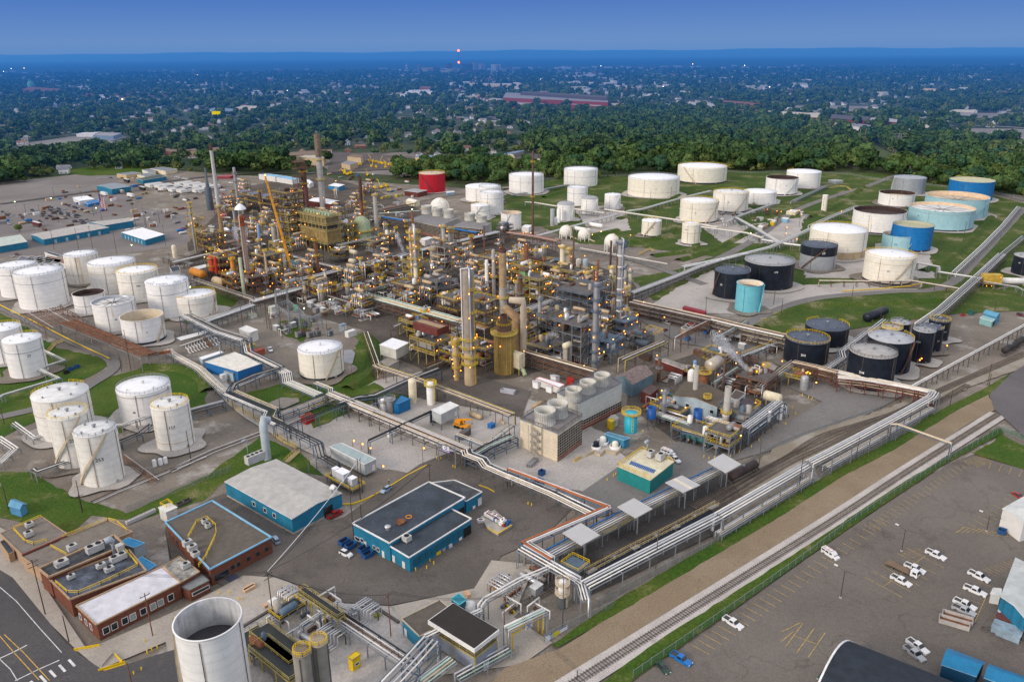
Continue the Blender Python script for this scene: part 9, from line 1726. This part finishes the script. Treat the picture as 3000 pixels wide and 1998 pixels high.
for x0,y0,x1,y1,w,l in((1075,880,1180,870,13,'cream arched tent hall on the hire yard'),(1250,915,1440,890,12,'long cream arched tent hall by the thin mast')):
 a,c=G(x0,y0),G(x1,y1);d=V2(c-a).normalized();n=Vc((-d.y,d.x,0));b=MB();A=[];k_=10
 for k in rng(k_+1):q=PI*k/k_;A.append(a+n*w*.5*cos(q)+u*w*.62*sin(q))
 for k in rng(k_):b.add([A[k],A[k+1],A[k+1]+(c-a),A[k]+(c-a)],[(0,1,2,3)],0,1)
 b.add(A,[tuple(range(k_+1))]);b.add([x+(c-a)for x in A],[tuple(range(k_+1))]);one(b,'tent_hall',H_('cream_tent',(.62,.54,.36),rbs=.2),l,'hall');CLR.append([tuple(v[:2])for v in(a+n*w,c+n*w,c-n*w,a-n*w)])
win(0,100,2.355)
for pts,h,l,w_,r_,rh in((prs(1030,790,1080,782,1250,800,1185,815),6,'brown roofed store left of the tall pale chimney',FBK,FBR,0),(prs(1185,815,1260,800,1505,780,1515,800),8,'long brown roofed warehouse behind the tall pale chimney',FTN,FBR,0),(prs(1760,850,1850,828,2160,805,2250,830),9,'wide brown roofed warehouse behind the tallest grey chimney',FTN,FBR,0),(prs(2060,850,2100,838,2250,835,2230,860),10,'cream block behind the tallest grey chimney',FTN,FCM,0),(prs(1415,525,1480,510,1660,520,1600,540),8,'long pale blue factory roof in the distance',FW,FBL,0),(prs(1620,510,1680,495,1830,500,1780,520),9,'cream factory roof in the distance',FTN,FCM,0),(prs(680,610,740,598,990,580,960,600),9,'tan flat warehouse above the truck stop',FTN,MRF,0),(prs(525,690,580,680,700,675,650,690),6,'white truck stop building',FW,FW,0),(prs(640,700,700,678,840,685,780,705),7,'blue grey truck stop building',FBL,FGY,0),(prs(230,800,330,785,500,790,420,815),6,'white roofed motel by the highway',FTN,FW,0),(prs(150,385,200,365,420,380,380,400),14,'red brick hospital with a green dome',FBK,FBK,0)):fbx(pts,h,l,w_,r_,rh)
c=G(215,365,14);b=MB();b.lth(c,prs(14,0,14,10,10,20,2,26,.1,34),10);one(b,'dome',H_('copper_green_dome',(.12,.38,.36)),'green copper dome on the distant brick hospital','dome')
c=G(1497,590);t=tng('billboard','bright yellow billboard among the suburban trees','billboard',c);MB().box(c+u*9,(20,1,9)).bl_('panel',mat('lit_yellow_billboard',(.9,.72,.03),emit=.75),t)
for s in(-6,6):MB().bar(c+Vc((s,0,0)),c+Vc((s,0,9)),.8).bl_('post',FGY,t)
lnd('the yellow billboard',c);CLR.append([(c.x+a,c.y+d)for a,d in prs(-14,-50,14,-50,14,14,-14,14)])
win(2000,100,2.355)
for pts,h,l,w_,r_,rh in((prs(545,555,560,530,970,548,960,580),11,'long cream roofed mill by the wood, bright half',MRED,FCM,0),(prs(958,580,975,550,1290,575,1275,600),11,'long dark roofed mill by the wood, dark half',MRED,MDK,0),(prs(1280,600,1300,578,1480,588,1478,610),9,'open steel bay at the end of the dark mill',MRED,MPALE,0),(prs(820,615,850,600,1070,612,1060,630),6,'tan low block in front of the dark mill',FTN,FTN,0),(prs(250,530,270,515,550,525,540,550),10,'purple brown mill roof beyond the wood',MRED,MDK,0),(prs(235,465,260,455,540,480,520,498),14,'red brick mill with sawtooth pale roofs',MRED,FBK,0),(prs(590,515,640,500,840,520,820,535),8,'white gabled sheds behind the cream mill',FGY,FW,0),(prs(0,480,60,470,250,485,200,505),9,'grey roofed factory at the mill corner',FGY,MPALE,0),(prs(1170,635,1215,620,1300,630,1260,648),7,'white gabled shed at the wood edge',FW,MRF,0),(prs(1445,690,1480,672,1660,630,1640,655),11,'dark open crane bay with a rusty frame',MDK,MRF,0),(prs(1660,640,1700,625,1750,650,1700,670),10,'pale gabled shed end by the lattice pylon',FW,FCM,2),(prs(1910,700,2010,680,2160,690,2090,715),11,'big white gabled warehouse with a slate roof',FW,MRF,3),(prs(2130,680,2180,655,2285,690,2230,705),10,'pale warehouse by the slate roofed one',FW,FCM,2),(prs(1800,700,1830,680,1950,680,1920,705),9,'dark roofed shed left of the slate roofed warehouse',FW,MDK,1),(prs(2100,760,2200,735,2500,770,2420,810),8,'long white flat store at the photo edge',FW,FCM,0),(prs(1040,790,1080,768,1165,768,1120,800),6,'tan hut with a pale roof in the wood',FTN,FCM,1),(prs(735,345,760,335,870,340,865,352),14,'white school with a small tower',FW,FGY,0),(prs(1840,535,1870,522,2020,525,2010,545),10,'grey bayed warehouse in the distance',FGY,FCM,0),(prs(1640,385,1660,375,1750,380,1740,398),18,'pink brick apartment block',FBK,FTN,0)):fbx(pts,h,l,w_,r_,rh)
c=G(1478,840);h=(840-690)/2.355*dpt(c)/FOC;t=tng('lattice_pylon','steel lattice pylon standing in the wood by the grassy clearing','pylon',c);b=MB();cs=[c+Vc((a*5,d*5,0))for a,d in prs(-1,-1,1,-1,1,1,-1,1)];tp=c+u*h
for k in rng(4):
 b.bar(cs[k],tp+(cs[k]-c)*.2,.8)
 for j in rng(5):f,g=j/5,(j+1)/5;b.bar(cs[k].lerp(tp,f*.9),cs[(k+1)%4].lerp(tp,g*.9),.45)
for z in(.7,.85,.98):b.bar(tp-u*h*(1-z)+Vc((-11,0,0)),tp-u*h*(1-z)+Vc((11,0,0)),.6)
b.bl_('lattice',H_('pylon_steel',(.2,.2,.21)),t);lnd('the lattice pylon',tp)
for k,(x,y0,y1)in enum(((480,660,745),(520,655,742),(843,660,740),(880,655,715),(1212,660,780),(1250,655,772),(1085,725,800),(195,630,680),(240,690,740),(150,640,670),(1620,570,690),(500,700,750))):c=G(x,y1);h=(y1-y0)/2.355*dpt(c)/FOC;b=MB();b.tb_([c,c+u*h],.6,5);one(b,'power_pole',H_('tall_pole_wood',(.22,.18,.14)),'tall bare power pole rising from the wood','pole','tall power poles in the wood',1)
win(1000,100,2.355)
for x,y0,y1 in((750,540,590),(908,540,580),(1240,500,560),(1405,500,560),(1365,540,580),(1640,530,590),(1820,510,565),(1560,630,690),(1895,560,620),(1945,545,600),(1025,765,840),(745,790,840)):c=G(x,y1);h=(y1-y0)/2.355*dpt(c)/FOC;b=MB();b.tb_([c,c+u*h],.6,5);one(b,'power_pole',H_('tall_pole_wood',(.22,.18,.14)),'tall bare power pole rising from the wood','pole','tall power poles in the wood',1)
win(0,100,2.355);HW=gmt('pale_highway',(.3,.29,.28),(.26,.25,.24),s1=.01,s3=.4,hz=1);HYD=gmt('far_yard_gravel',(.2,.19,.18),(.25,.24,.22),s1=.01,s3=.3,hz=1);FGR=gmt('far_meadow',(.06,.095,.03),(.09,.115,.04),(.15,.15,.08),s1=.008,s2=.02,s3=.3,hz=1)
def fst(name,polys,m):sht(name,polys,m);[CLR.append([tuple(G(*p)[:2])for p in q])for q in polys]
def fsp(path,w):stp('highway',path,w,HW);q=[G(*p)for p in path];L_,R_=ofs(q,w/2+6),ofs(q,-w/2-6);CLR.append([(p.x,p.y)for p in L_]+[(p.x,p.y)for p in reversed(R_)])
fsp(prs(-200,940,130,880,400,822,620,775,860,740,1080,705),26);fsp(prs(0,745,300,700,620,665,760,640),14)
fst('far_yard_ground',[prs(110,765,420,720,560,700,850,705,880,715,700,760,430,800,200,830)],HYD);fst('far_meadow',[prs(1080,520,1240,510,1260,535,1080,560)],FGR);fst('far_yard_ground',[prs(1490,790,1720,830,1700,860,1500,840)],HYD)
win(1000,100,2.355);fst('far_yard_ground',[prs(-60,815,480,850,800,880,1050,850,1280,820,1480,850,1580,870,1560,890,1200,930,760,900,500,930,-100,960)],gmt('hire_yard_ground',(.105,.09,.088),(.14,.125,.115),(.2,.18,.165),s1=.01,s2=.04,s3=.4,hz=1));fst('far_meadow',[prs(1480,830,1680,850,1900,880,1800,900,1520,880),prs(1080,790,1220,770,1240,800,1120,810),prs(700,740,850,735,850,760,720,765)],FGR);fsp(prs(1740,340,1850,358,1960,360,2060,345,2030,325),20);fsp(prs(1620,360,1900,380,2000,350),14)
win(2000,100,2.355);fst('far_meadow',[prs(1150,800,1330,770,1480,850,1700,880,1900,930,1700,980,1300,900),prs(1310,650,1470,640,1480,680,1340,690)],FGR);fst('far_yard_ground',[prs(690,495,1300,500,1200,550,850,545),prs(1760,650,2400,660,2500,780,2000,740),prs(1850,550,2400,545,2400,590,1950,580)],HYD);fsp(prs(1180,548,1260,515,1340,490),16);fsp(prs(1920,632,2150,640,2400,655),14);fst('far_plot',[prs(1420,915,1560,870,1680,885,1640,930)],gmt('far_ploughed_plot',(.12,.085,.09),(.15,.11,.1),s3=.5,hz=1))
win(0,0,1)
PLANT=FP(prs(-900,1000,-500,560,0,545,300,500,395,492,560,507,610,505,860,512,900,500,1195,530,1250,536,1480,545,1600,530,1700,525,1960,512,2100,500,2560,508,2760,545,3000,588,3400,680,3800,1300))
DENSE=[FP(p)for p in(prs(1545,485,1560,400,1640,350,1800,330,2000,322,2200,350,2350,370,2480,420,2560,400,2800,410,3300,470,3300,640,3000,585,2760,545,2560,505,2100,498,1960,510),prs(-400,560,-300,480,0,470,300,450,420,460,540,500,380,492,250,470,120,505,0,545),prs(600,505,640,470,740,460,860,480,860,510),prs(1180,528,1200,480,1290,470,1480,480,1500,520,1480,545),prs(1580,520,1600,480,1690,470,1700,525))]
SPARSE=[FP(p)for p in(prs(870,508,950,455,1230,475,1200,500,1185,528),prs(390,490,430,440,600,470,560,505))]
rs=np.random.RandomState(3);cand=[];HOUSES=[]
def clear(x,y):
 for q in CB:
  if q[0]<=x<=q[1]and q[2]<=y<=q[3]and ins(x,y,q[4]):return 0
 return 1
CB=[(min(p[0]for p in q),max(p[0]for p in q),min(p[1]for p in q),max(p[1]for p in q),q)for q in CLR+[PLANT]]
bd=[(min(p[0]for p in q),max(p[0]for p in q),min(p[1]for p in q),max(p[1]for p in q),q)for q in DENSE];bs_=[(min(p[0]for p in q),max(p[0]for p in q),min(p[1]for p in q),max(p[1]for p in q),q)for q in SPARSE]
ys=[];y=1020.
while y<6400:ys.append(y);y+=42+y*.01
for y in ys:
 x=-.7*y-60
 while x<.7*y+60:
  x+=17+24*rs.rand()+y*.003
  if rs.rand()<(.54 if x<.1*y else .34)and clear(x,y)and not any(q[0]<=x<=q[1]and q[2]<=y<=q[3]and ins(x,y,q[4])for q in bd)and not any(q[0]<=x<=q[1]and q[2]<=y<=q[3]and ins(x,y,q[4])for q in bs_):HOUSES.append((x+rs.randn()*3,y+rs.randn()*5,rs.rand()))
hset={}
for x,y,r in HOUSES:hset.setdefault((int(x//30),int(y//30)),[]).append((x,y))
def near_house(x,y,d):
 i,j=int(x//30),int(y//30)
 return any((x-a)**2+(y-c)**2<d*d and c>y-30 for di in(-1,0,1)for dj in(-1,0,1)for a,c in hset.get((i+di,j+dj),()))
Yn=700.
while Yn<6500:
 st=9.+Yn*.0022;n=int(1.42*Yn/st)
 for k in rng(n):
  x=-.71*Yn+1.42*Yn*k/n+rs.randn()*st*.4;y=Yn+rs.randn()*st*.4
  if not clear(x,y):continue
  dn=any(q[0]<=x<=q[1]and q[2]<=y<=q[3]and ins(x,y,q[4])for q in bd);sp=any(q[0]<=x<=q[1]and q[2]<=y<=q[3]and ins(x,y,q[4])for q in bs_)
  pr=.92 if dn else(.12 if sp else(.5+.34*sin(x*.011+1.3*sin(y*.007))+.1*sin(y*.02))*(.52 if y<2200 else .5))
  if rs.rand()>pr or(not dn and near_house(x,y,13)):continue
  cand.append((x,y,dn))
 Yn+=st
cand.sort(key=lambda c:c[0]**2+c[1]**2)
for i,(x,y,dn)in enum(cand[:300]):
 k=rs.choice([0,1,2,3,4,6,7,5],p=[.24,.22,.17,.15,.07,.1,.03,.02]);s=(.6+.9*rs.rand()**1.5)*(1. if dn else .9);fx,fy=PJ((x,y,8));side='in the wood'if dn else'by the open ground'
 tre(Vc((x,y,-.3)),int(k),float(s),side)
LOW=[]
for k,(lb,mi,w,hh,cn)in enum(KINDS_[:7]):
 for lod,(n,sz)in enum(prs(100,1.9,26,3.4)):v,f=crm(50+k,w,hh,n,cn,sz);f=f[:n]if lod else f[:n]+[q for q in f[n:]][::2];LOW.append((lod,mi,np.array(v),f))
vsA,fsA,msA,off=[],[],[],0
for i,(x,y,dn)in enum(cand[300:]):
 lod=0 if y<2400 else 1;kk=rs.randint(7);kk=kk if kk!=5 or rs.rand()<.2 else 0;q=LOW[kk*2+lod];s=.6+.9*rs.rand()**1.5;a=rs.rand()*6.28;ca,sa=cos(a)*s,sin(a)*s;V=q[2];vsA.append(np.stack([V[:,0]*ca-V[:,1]*sa+x,V[:,0]*sa+V[:,1]*ca+y,V[:,2]*s*(.85+.35*rs.rand())-.5],1));fsA.append((q[3],off,q[1]));off+=len(V)
VA=np.concatenate(vsA);LI,LS,MI=[],[],[]
for f,o,mi in fsA:
 for g in f:LI+=[j+o for j in g];LS.append(len(g));MI.append(mi)
me=bpy.data.meshes.new('far_woodland');me.vertices.add(len(VA));me.vertices.foreach_set('co',VA.ravel().astype(np.float32));me.loops.add(len(LI));me.loops.foreach_set('vertex_index',LI);me.polygons.add(len(LS));st_=np.concatenate([[0],np.cumsum(LS)[:-1]]);me.polygons.foreach_set('loop_start',st_.astype(np.int32));me.polygons.foreach_set('material_index',MI)
for m in LEAF:me.materials.append(m)
me.update(calc_edges=1);me.validate();o=bpy.data.objects.new('far_woodland',me);COL.objects.link(o);o['kind']='stuff';o['label']='far wooded suburbs stretching to the horizon';o['category']='woodland'
HW_=[H_('house_wall_%d'%i,c)for i,c in enum(((.74,.74,.74),(.62,.58,.5),(.3,.13,.09),(.44,.5,.56),(.55,.55,.5)))];HR_=[H_('house_roof_%d'%i,c,ro=.9)for i,c in enum(((.12,.12,.13),(.2,.18,.17),(.24,.14,.1),(.34,.33,.34),(.16,.18,.22)))]
WN=('white','cream','brick','pale blue','beige');RNm=('charcoal','brown grey','red brown','pale grey','slate')
HM={}
def hsp(w,l,h,rh):
 b1=MB();b1.prm([(-w/2,-l/2),(w/2,-l/2),(w/2,l/2),(-w/2,l/2)],0,h);b1.add([(-w/2,-l/2,h),(w/2,-l/2,h),(0,-l/2,h+rh)],[(0,1,2)]);b1.add([(w/2,l/2,h),(-w/2,l/2,h),(0,l/2,h+rh)],[(0,1,2)]);b2=MB();e=.5;b2.qd((-w/2-e,-l/2-e,h-.3),(0,-l/2-e,h+rh+.1),(0,l/2+e,h+rh+.1),(-w/2-e,l/2+e,h-.3));b2.qd((0,-l/2-e,h+rh+.1),(w/2+e,-l/2-e,h-.3),(w/2+e,l/2+e,h-.3),(0,l/2+e,h+rh+.1));b3=MB()
 for x in(-w*.27,w*.2):b3.qd((x-.6,-l/2-.04,1),(x+.6,-l/2-.04,1),(x+.6,-l/2-.04,2.5),(x-.6,-l/2-.04,2.5))
 for y in(-l*.25,l*.25):
  for s in(-1,1):b3.qd((s*(w/2+.04),y-.7,1),(s*(w/2+.04),y+.7,1),(s*(w/2+.04),y+.7,2.4),(s*(w/2+.04),y-.7,2.4))
 b4=MB();b4.box((w*.15,l*.2,h+rh*.4),(.8,.8,rh*.6+1.1));return b1,b2,b3,b4
HOUSES.sort(key=lambda c:c[0]**2+c[1]**2);FH=[]
for i,(x,y,r)in enum(HOUSES):
 wi,ri=(0,0,0,1,2,3,4,0)[int(r*997)%8],int(r*7919)%5;sz=int(r*313)%3;w,l,h,rh=((9,12,3.2,2.4),(8,11,5.8,2.8),(10,16,3.,2.2))[sz];rot=.3+(PI/2 if int(r*4001)%2 else 0)+rs.randn()*.08
 if i>=300:FH.append((x,y,w,l,h,rh,rot,wi,ri));continue
 key=(wi,ri,sz);t=tng('house','%s house with a %s %s roof'%(WN[wi],RNm[ri],('low','steep','long')[sz]),'house',(x,y,0),'suburban houses beyond the refinery',1);t.rotation_euler=(0,0,rot)
 if key not in HM:t['_o']=[0,0,0];HM[key]=[bb.bl_(nm,m,t)for bb,nm,m in zip(hsp(w,l,h,rh),('wall','roof','window','chimney'),(HW_[wi],HR_[ri],H_('house_window',(.05,.06,.07),ro=.3),FBK))]
 else:
  for o in HM[key]:c_=o.copy();COL.objects.link(c_);c_.parent=t
b=MB()
for x,y,w,l,h,rh,rot,wi,ri in FH:
 ca,sa=cos(rot),sin(rot);R2=lambda a,c:(x+a*ca-c*sa,y+a*sa+c*ca);q=[R2(-w/2,-l/2),R2(w/2,-l/2),R2(w/2,l/2),R2(-w/2,l/2)];b.prm(q,0,h,wi,cap=0);m1,m2=R2(0,-l/2),R2(0,l/2);b.add([(*q[0],h),(*q[1],h),(*m1,h+rh)],[(0,1,2)],wi);b.add([(*q[2],h),(*q[3],h),(*m2,h+rh)],[(0,1,2)],wi);b.qd((*q[0],h),(*m1,h+rh),(*m2,h+rh),(*q[3],h),5+ri);b.qd((*m1,h+rh),(*q[1],h),(*q[2],h),(*m2,h+rh),5+ri)
for k in rng(900):
 y=2600+5200*rs.rand()**1.2;x=(rs.rand()*1.4-.7)*y
 if rs.rand()>(.95 if abs(x/y-.06)<.22 else .4):continue
 b.box((x,y,0),(18+60*rs.rand()**2,14+20*rs.rand(),7+7*rs.rand()),.3,rs.choice([0,0,1,2,4]))
o=b.bl_('far_houses',HW_+HR_,None,(0,0,0));o['kind']='stuff';o['label']='far small houses and roofs of the town';o['category']='houses'
b=MB()
for k in rng(26):y=2200+7000*rs.rand();x=(rs.rand()*1.4-.7)*y;b.bll((x,y,12),1.+y/4500,6,int(rs.rand()<.3))
o=b.bl_('far_street_lights',[mat('far_white_light',(1,.92,.75),emit=5),S2],None,(0,0,0));o['kind']='stuff';o['label']='tiny lit street lights across the far town';o['category']='street lights'
win(0,450)
for x,y,k,s,l in((1545,170,5,.9,'standing on the meadow by the offices'),(1360,180,0,.7,'on the meadow by the offices'),(1240,170,7,1,'on the meadow by the offices'),(225,900,2,.5,'beside the car park'),(1700,170,1,.7,'behind the low offices'),(1800,160,2,.8,'behind the low offices'),(2050,140,0,.8,'behind the low offices'),(1640,175,4,.8,'beside the conical tree')):tre(G(x,y),k,s,l)
w=bpy.data.worlds.new('World');scene.world=w;w.use_nodes=1;nt=w.node_tree;nt.nodes.clear();N,L=nt.nodes,nt.links
out=N.new('ShaderNodeOutputWorld');bg=N.new('ShaderNodeBackground');L.new(bg.outputs[0],out.inputs[0])
SUN_EL,SUN_AZ=radians(24),radians(232)
sky=N.new('ShaderNodeTexSky');sky.sky_type='NISHITA';sky.sun_disc=0;sky.sun_elevation=SUN_EL;sky.sun_rotation=SUN_AZ
sm_=N.new('ShaderNodeMixRGB');sm_.blend_type='MULTIPLY';sm_.inputs[0].default_value=1;L.new(sky.outputs[0],sm_.inputs[1]);sm_.inputs[2].default_value=(.08,.08,.08,1)
tc=N.new('ShaderNodeTexCoord');sx=N.new('ShaderNodeSeparateXYZ');L.new(tc.outputs['Generated'],sx.inputs[0])
cr=N.new('ShaderNodeValToRGB');e=cr.color_ramp.elements;e[0].position=.0;e[0].color=(.12,.28,.62,1);e[1].position=1.;e[1].color=(.98,.98,1.06,1)
for p_,c in((.012,(.14,.295,.62,1)),(.04,(.09,.23,.6,1)),(.07,(.05,.165,.55,1)),(.12,(.42,.54,.8,1)),(.24,(.86,.88,.98,1))):q=e.new(p_);q.color=c
L.new(sx.outputs[2],cr.inputs[0])
mx=N.new('ShaderNodeMixRGB');mx.inputs[0].default_value=.94;L.new(sm_.outputs[0],mx.inputs[1]);L.new(cr.outputs[0],mx.inputs[2]);L.new(mx.outputs[0],bg.inputs[0]);bg.inputs[1].default_value=.95
sd=bpy.data.lights.new('sun','SUN');so=bpy.data.objects.new('sun',sd);COL.objects.link(so);sd.energy=2.3;sd.angle=radians(22);sd.color=(1.,.86,.72)
dv=Vc((sin(SUN_AZ)*cos(SUN_EL),cos(SUN_AZ)*cos(SUN_EL),sin(SUN_EL)));so.rotation_euler=dv.to_track_quat('Z','Y').to_euler()
scene.view_settings.view_transform='Standard';scene.view_settings.look='None';scene.view_settings.exposure=0;scene.view_settings.gamma=1
scene.cycles.max_bounces=4;scene.cycles.diffuse_bounces=2;scene.cycles.glossy_bounces=2;scene.cycles.transparent_max_bounces=24;scene.cycles.use_denoising=1
try:scene.cycles.use_light_tree=1
except Exception:pass
scene.cycles.sample_clamp_indirect=4
ORD=['first','second','third','fourth','fifth','sixth','seventh','eighth','ninth','tenth','eleventh','twelfth']+['%dth'%k for k in rng(13,20)]+['%d%s'%(k,{1:'st',2:'nd',3:'rd'}.get(k%10,'th'))for k in rng(20,140)]
items=[]
for o,au,p in THS:
 fx,fy=PJ(p);base=' '.join(str(o['label']).split())
 if au and LANDS:
  j=min(range(len(LANDS)),key=lambda k:(LANDS[k][1]-fx)**2+(2.*(LANDS[k][2]-fy))**2);nm,lx,ly=LANDS[j];dx,dy=fx-lx,fy-ly
  rel='beside'if abs(dx)>1.6*abs(dy)else('beyond'if dy<0 else'in front of')
  lab=base+' '+rel+' '+nm if len((base+' '+rel+' '+nm).split())<=16 else base+' '+rel+' '+nm.split(' with ')[0]
 else:lab=base
 items.append([o,lab,fx,fy])
by={}
for it in items:by.setdefault(it[1],[]).append(it)
for lab,g in by.items():
 if len(g)>1:
  g.sort(key=lambda i:i[2])
  for k,it in enum(g):it[1]='%s, %s of %d from the left'%(lab,ORD[min(k,len(ORD)-1)],len(g))if len(g)<130 else lab
for o,lab,fx,fy in items:
 wd=lab.split()
 if len(wd)>16:
  head,_,tail=lab.rpartition(',');hw=head.split();tw=tail.split();lab=' '.join(hw[:16-len(tw)])+','+' '+' '.join(tw)if tail and head else' '.join(wd[:16])
 o['label']=lab
for o in scene.objects:
 for k in('_o','_q','_h','_z','_used'):
  if k in o.keys():del o[k]
for o in list(scene.objects):
 if o.type=='EMPTY'and not o.children and o.parent is None:bpy.data.objects.remove(o)
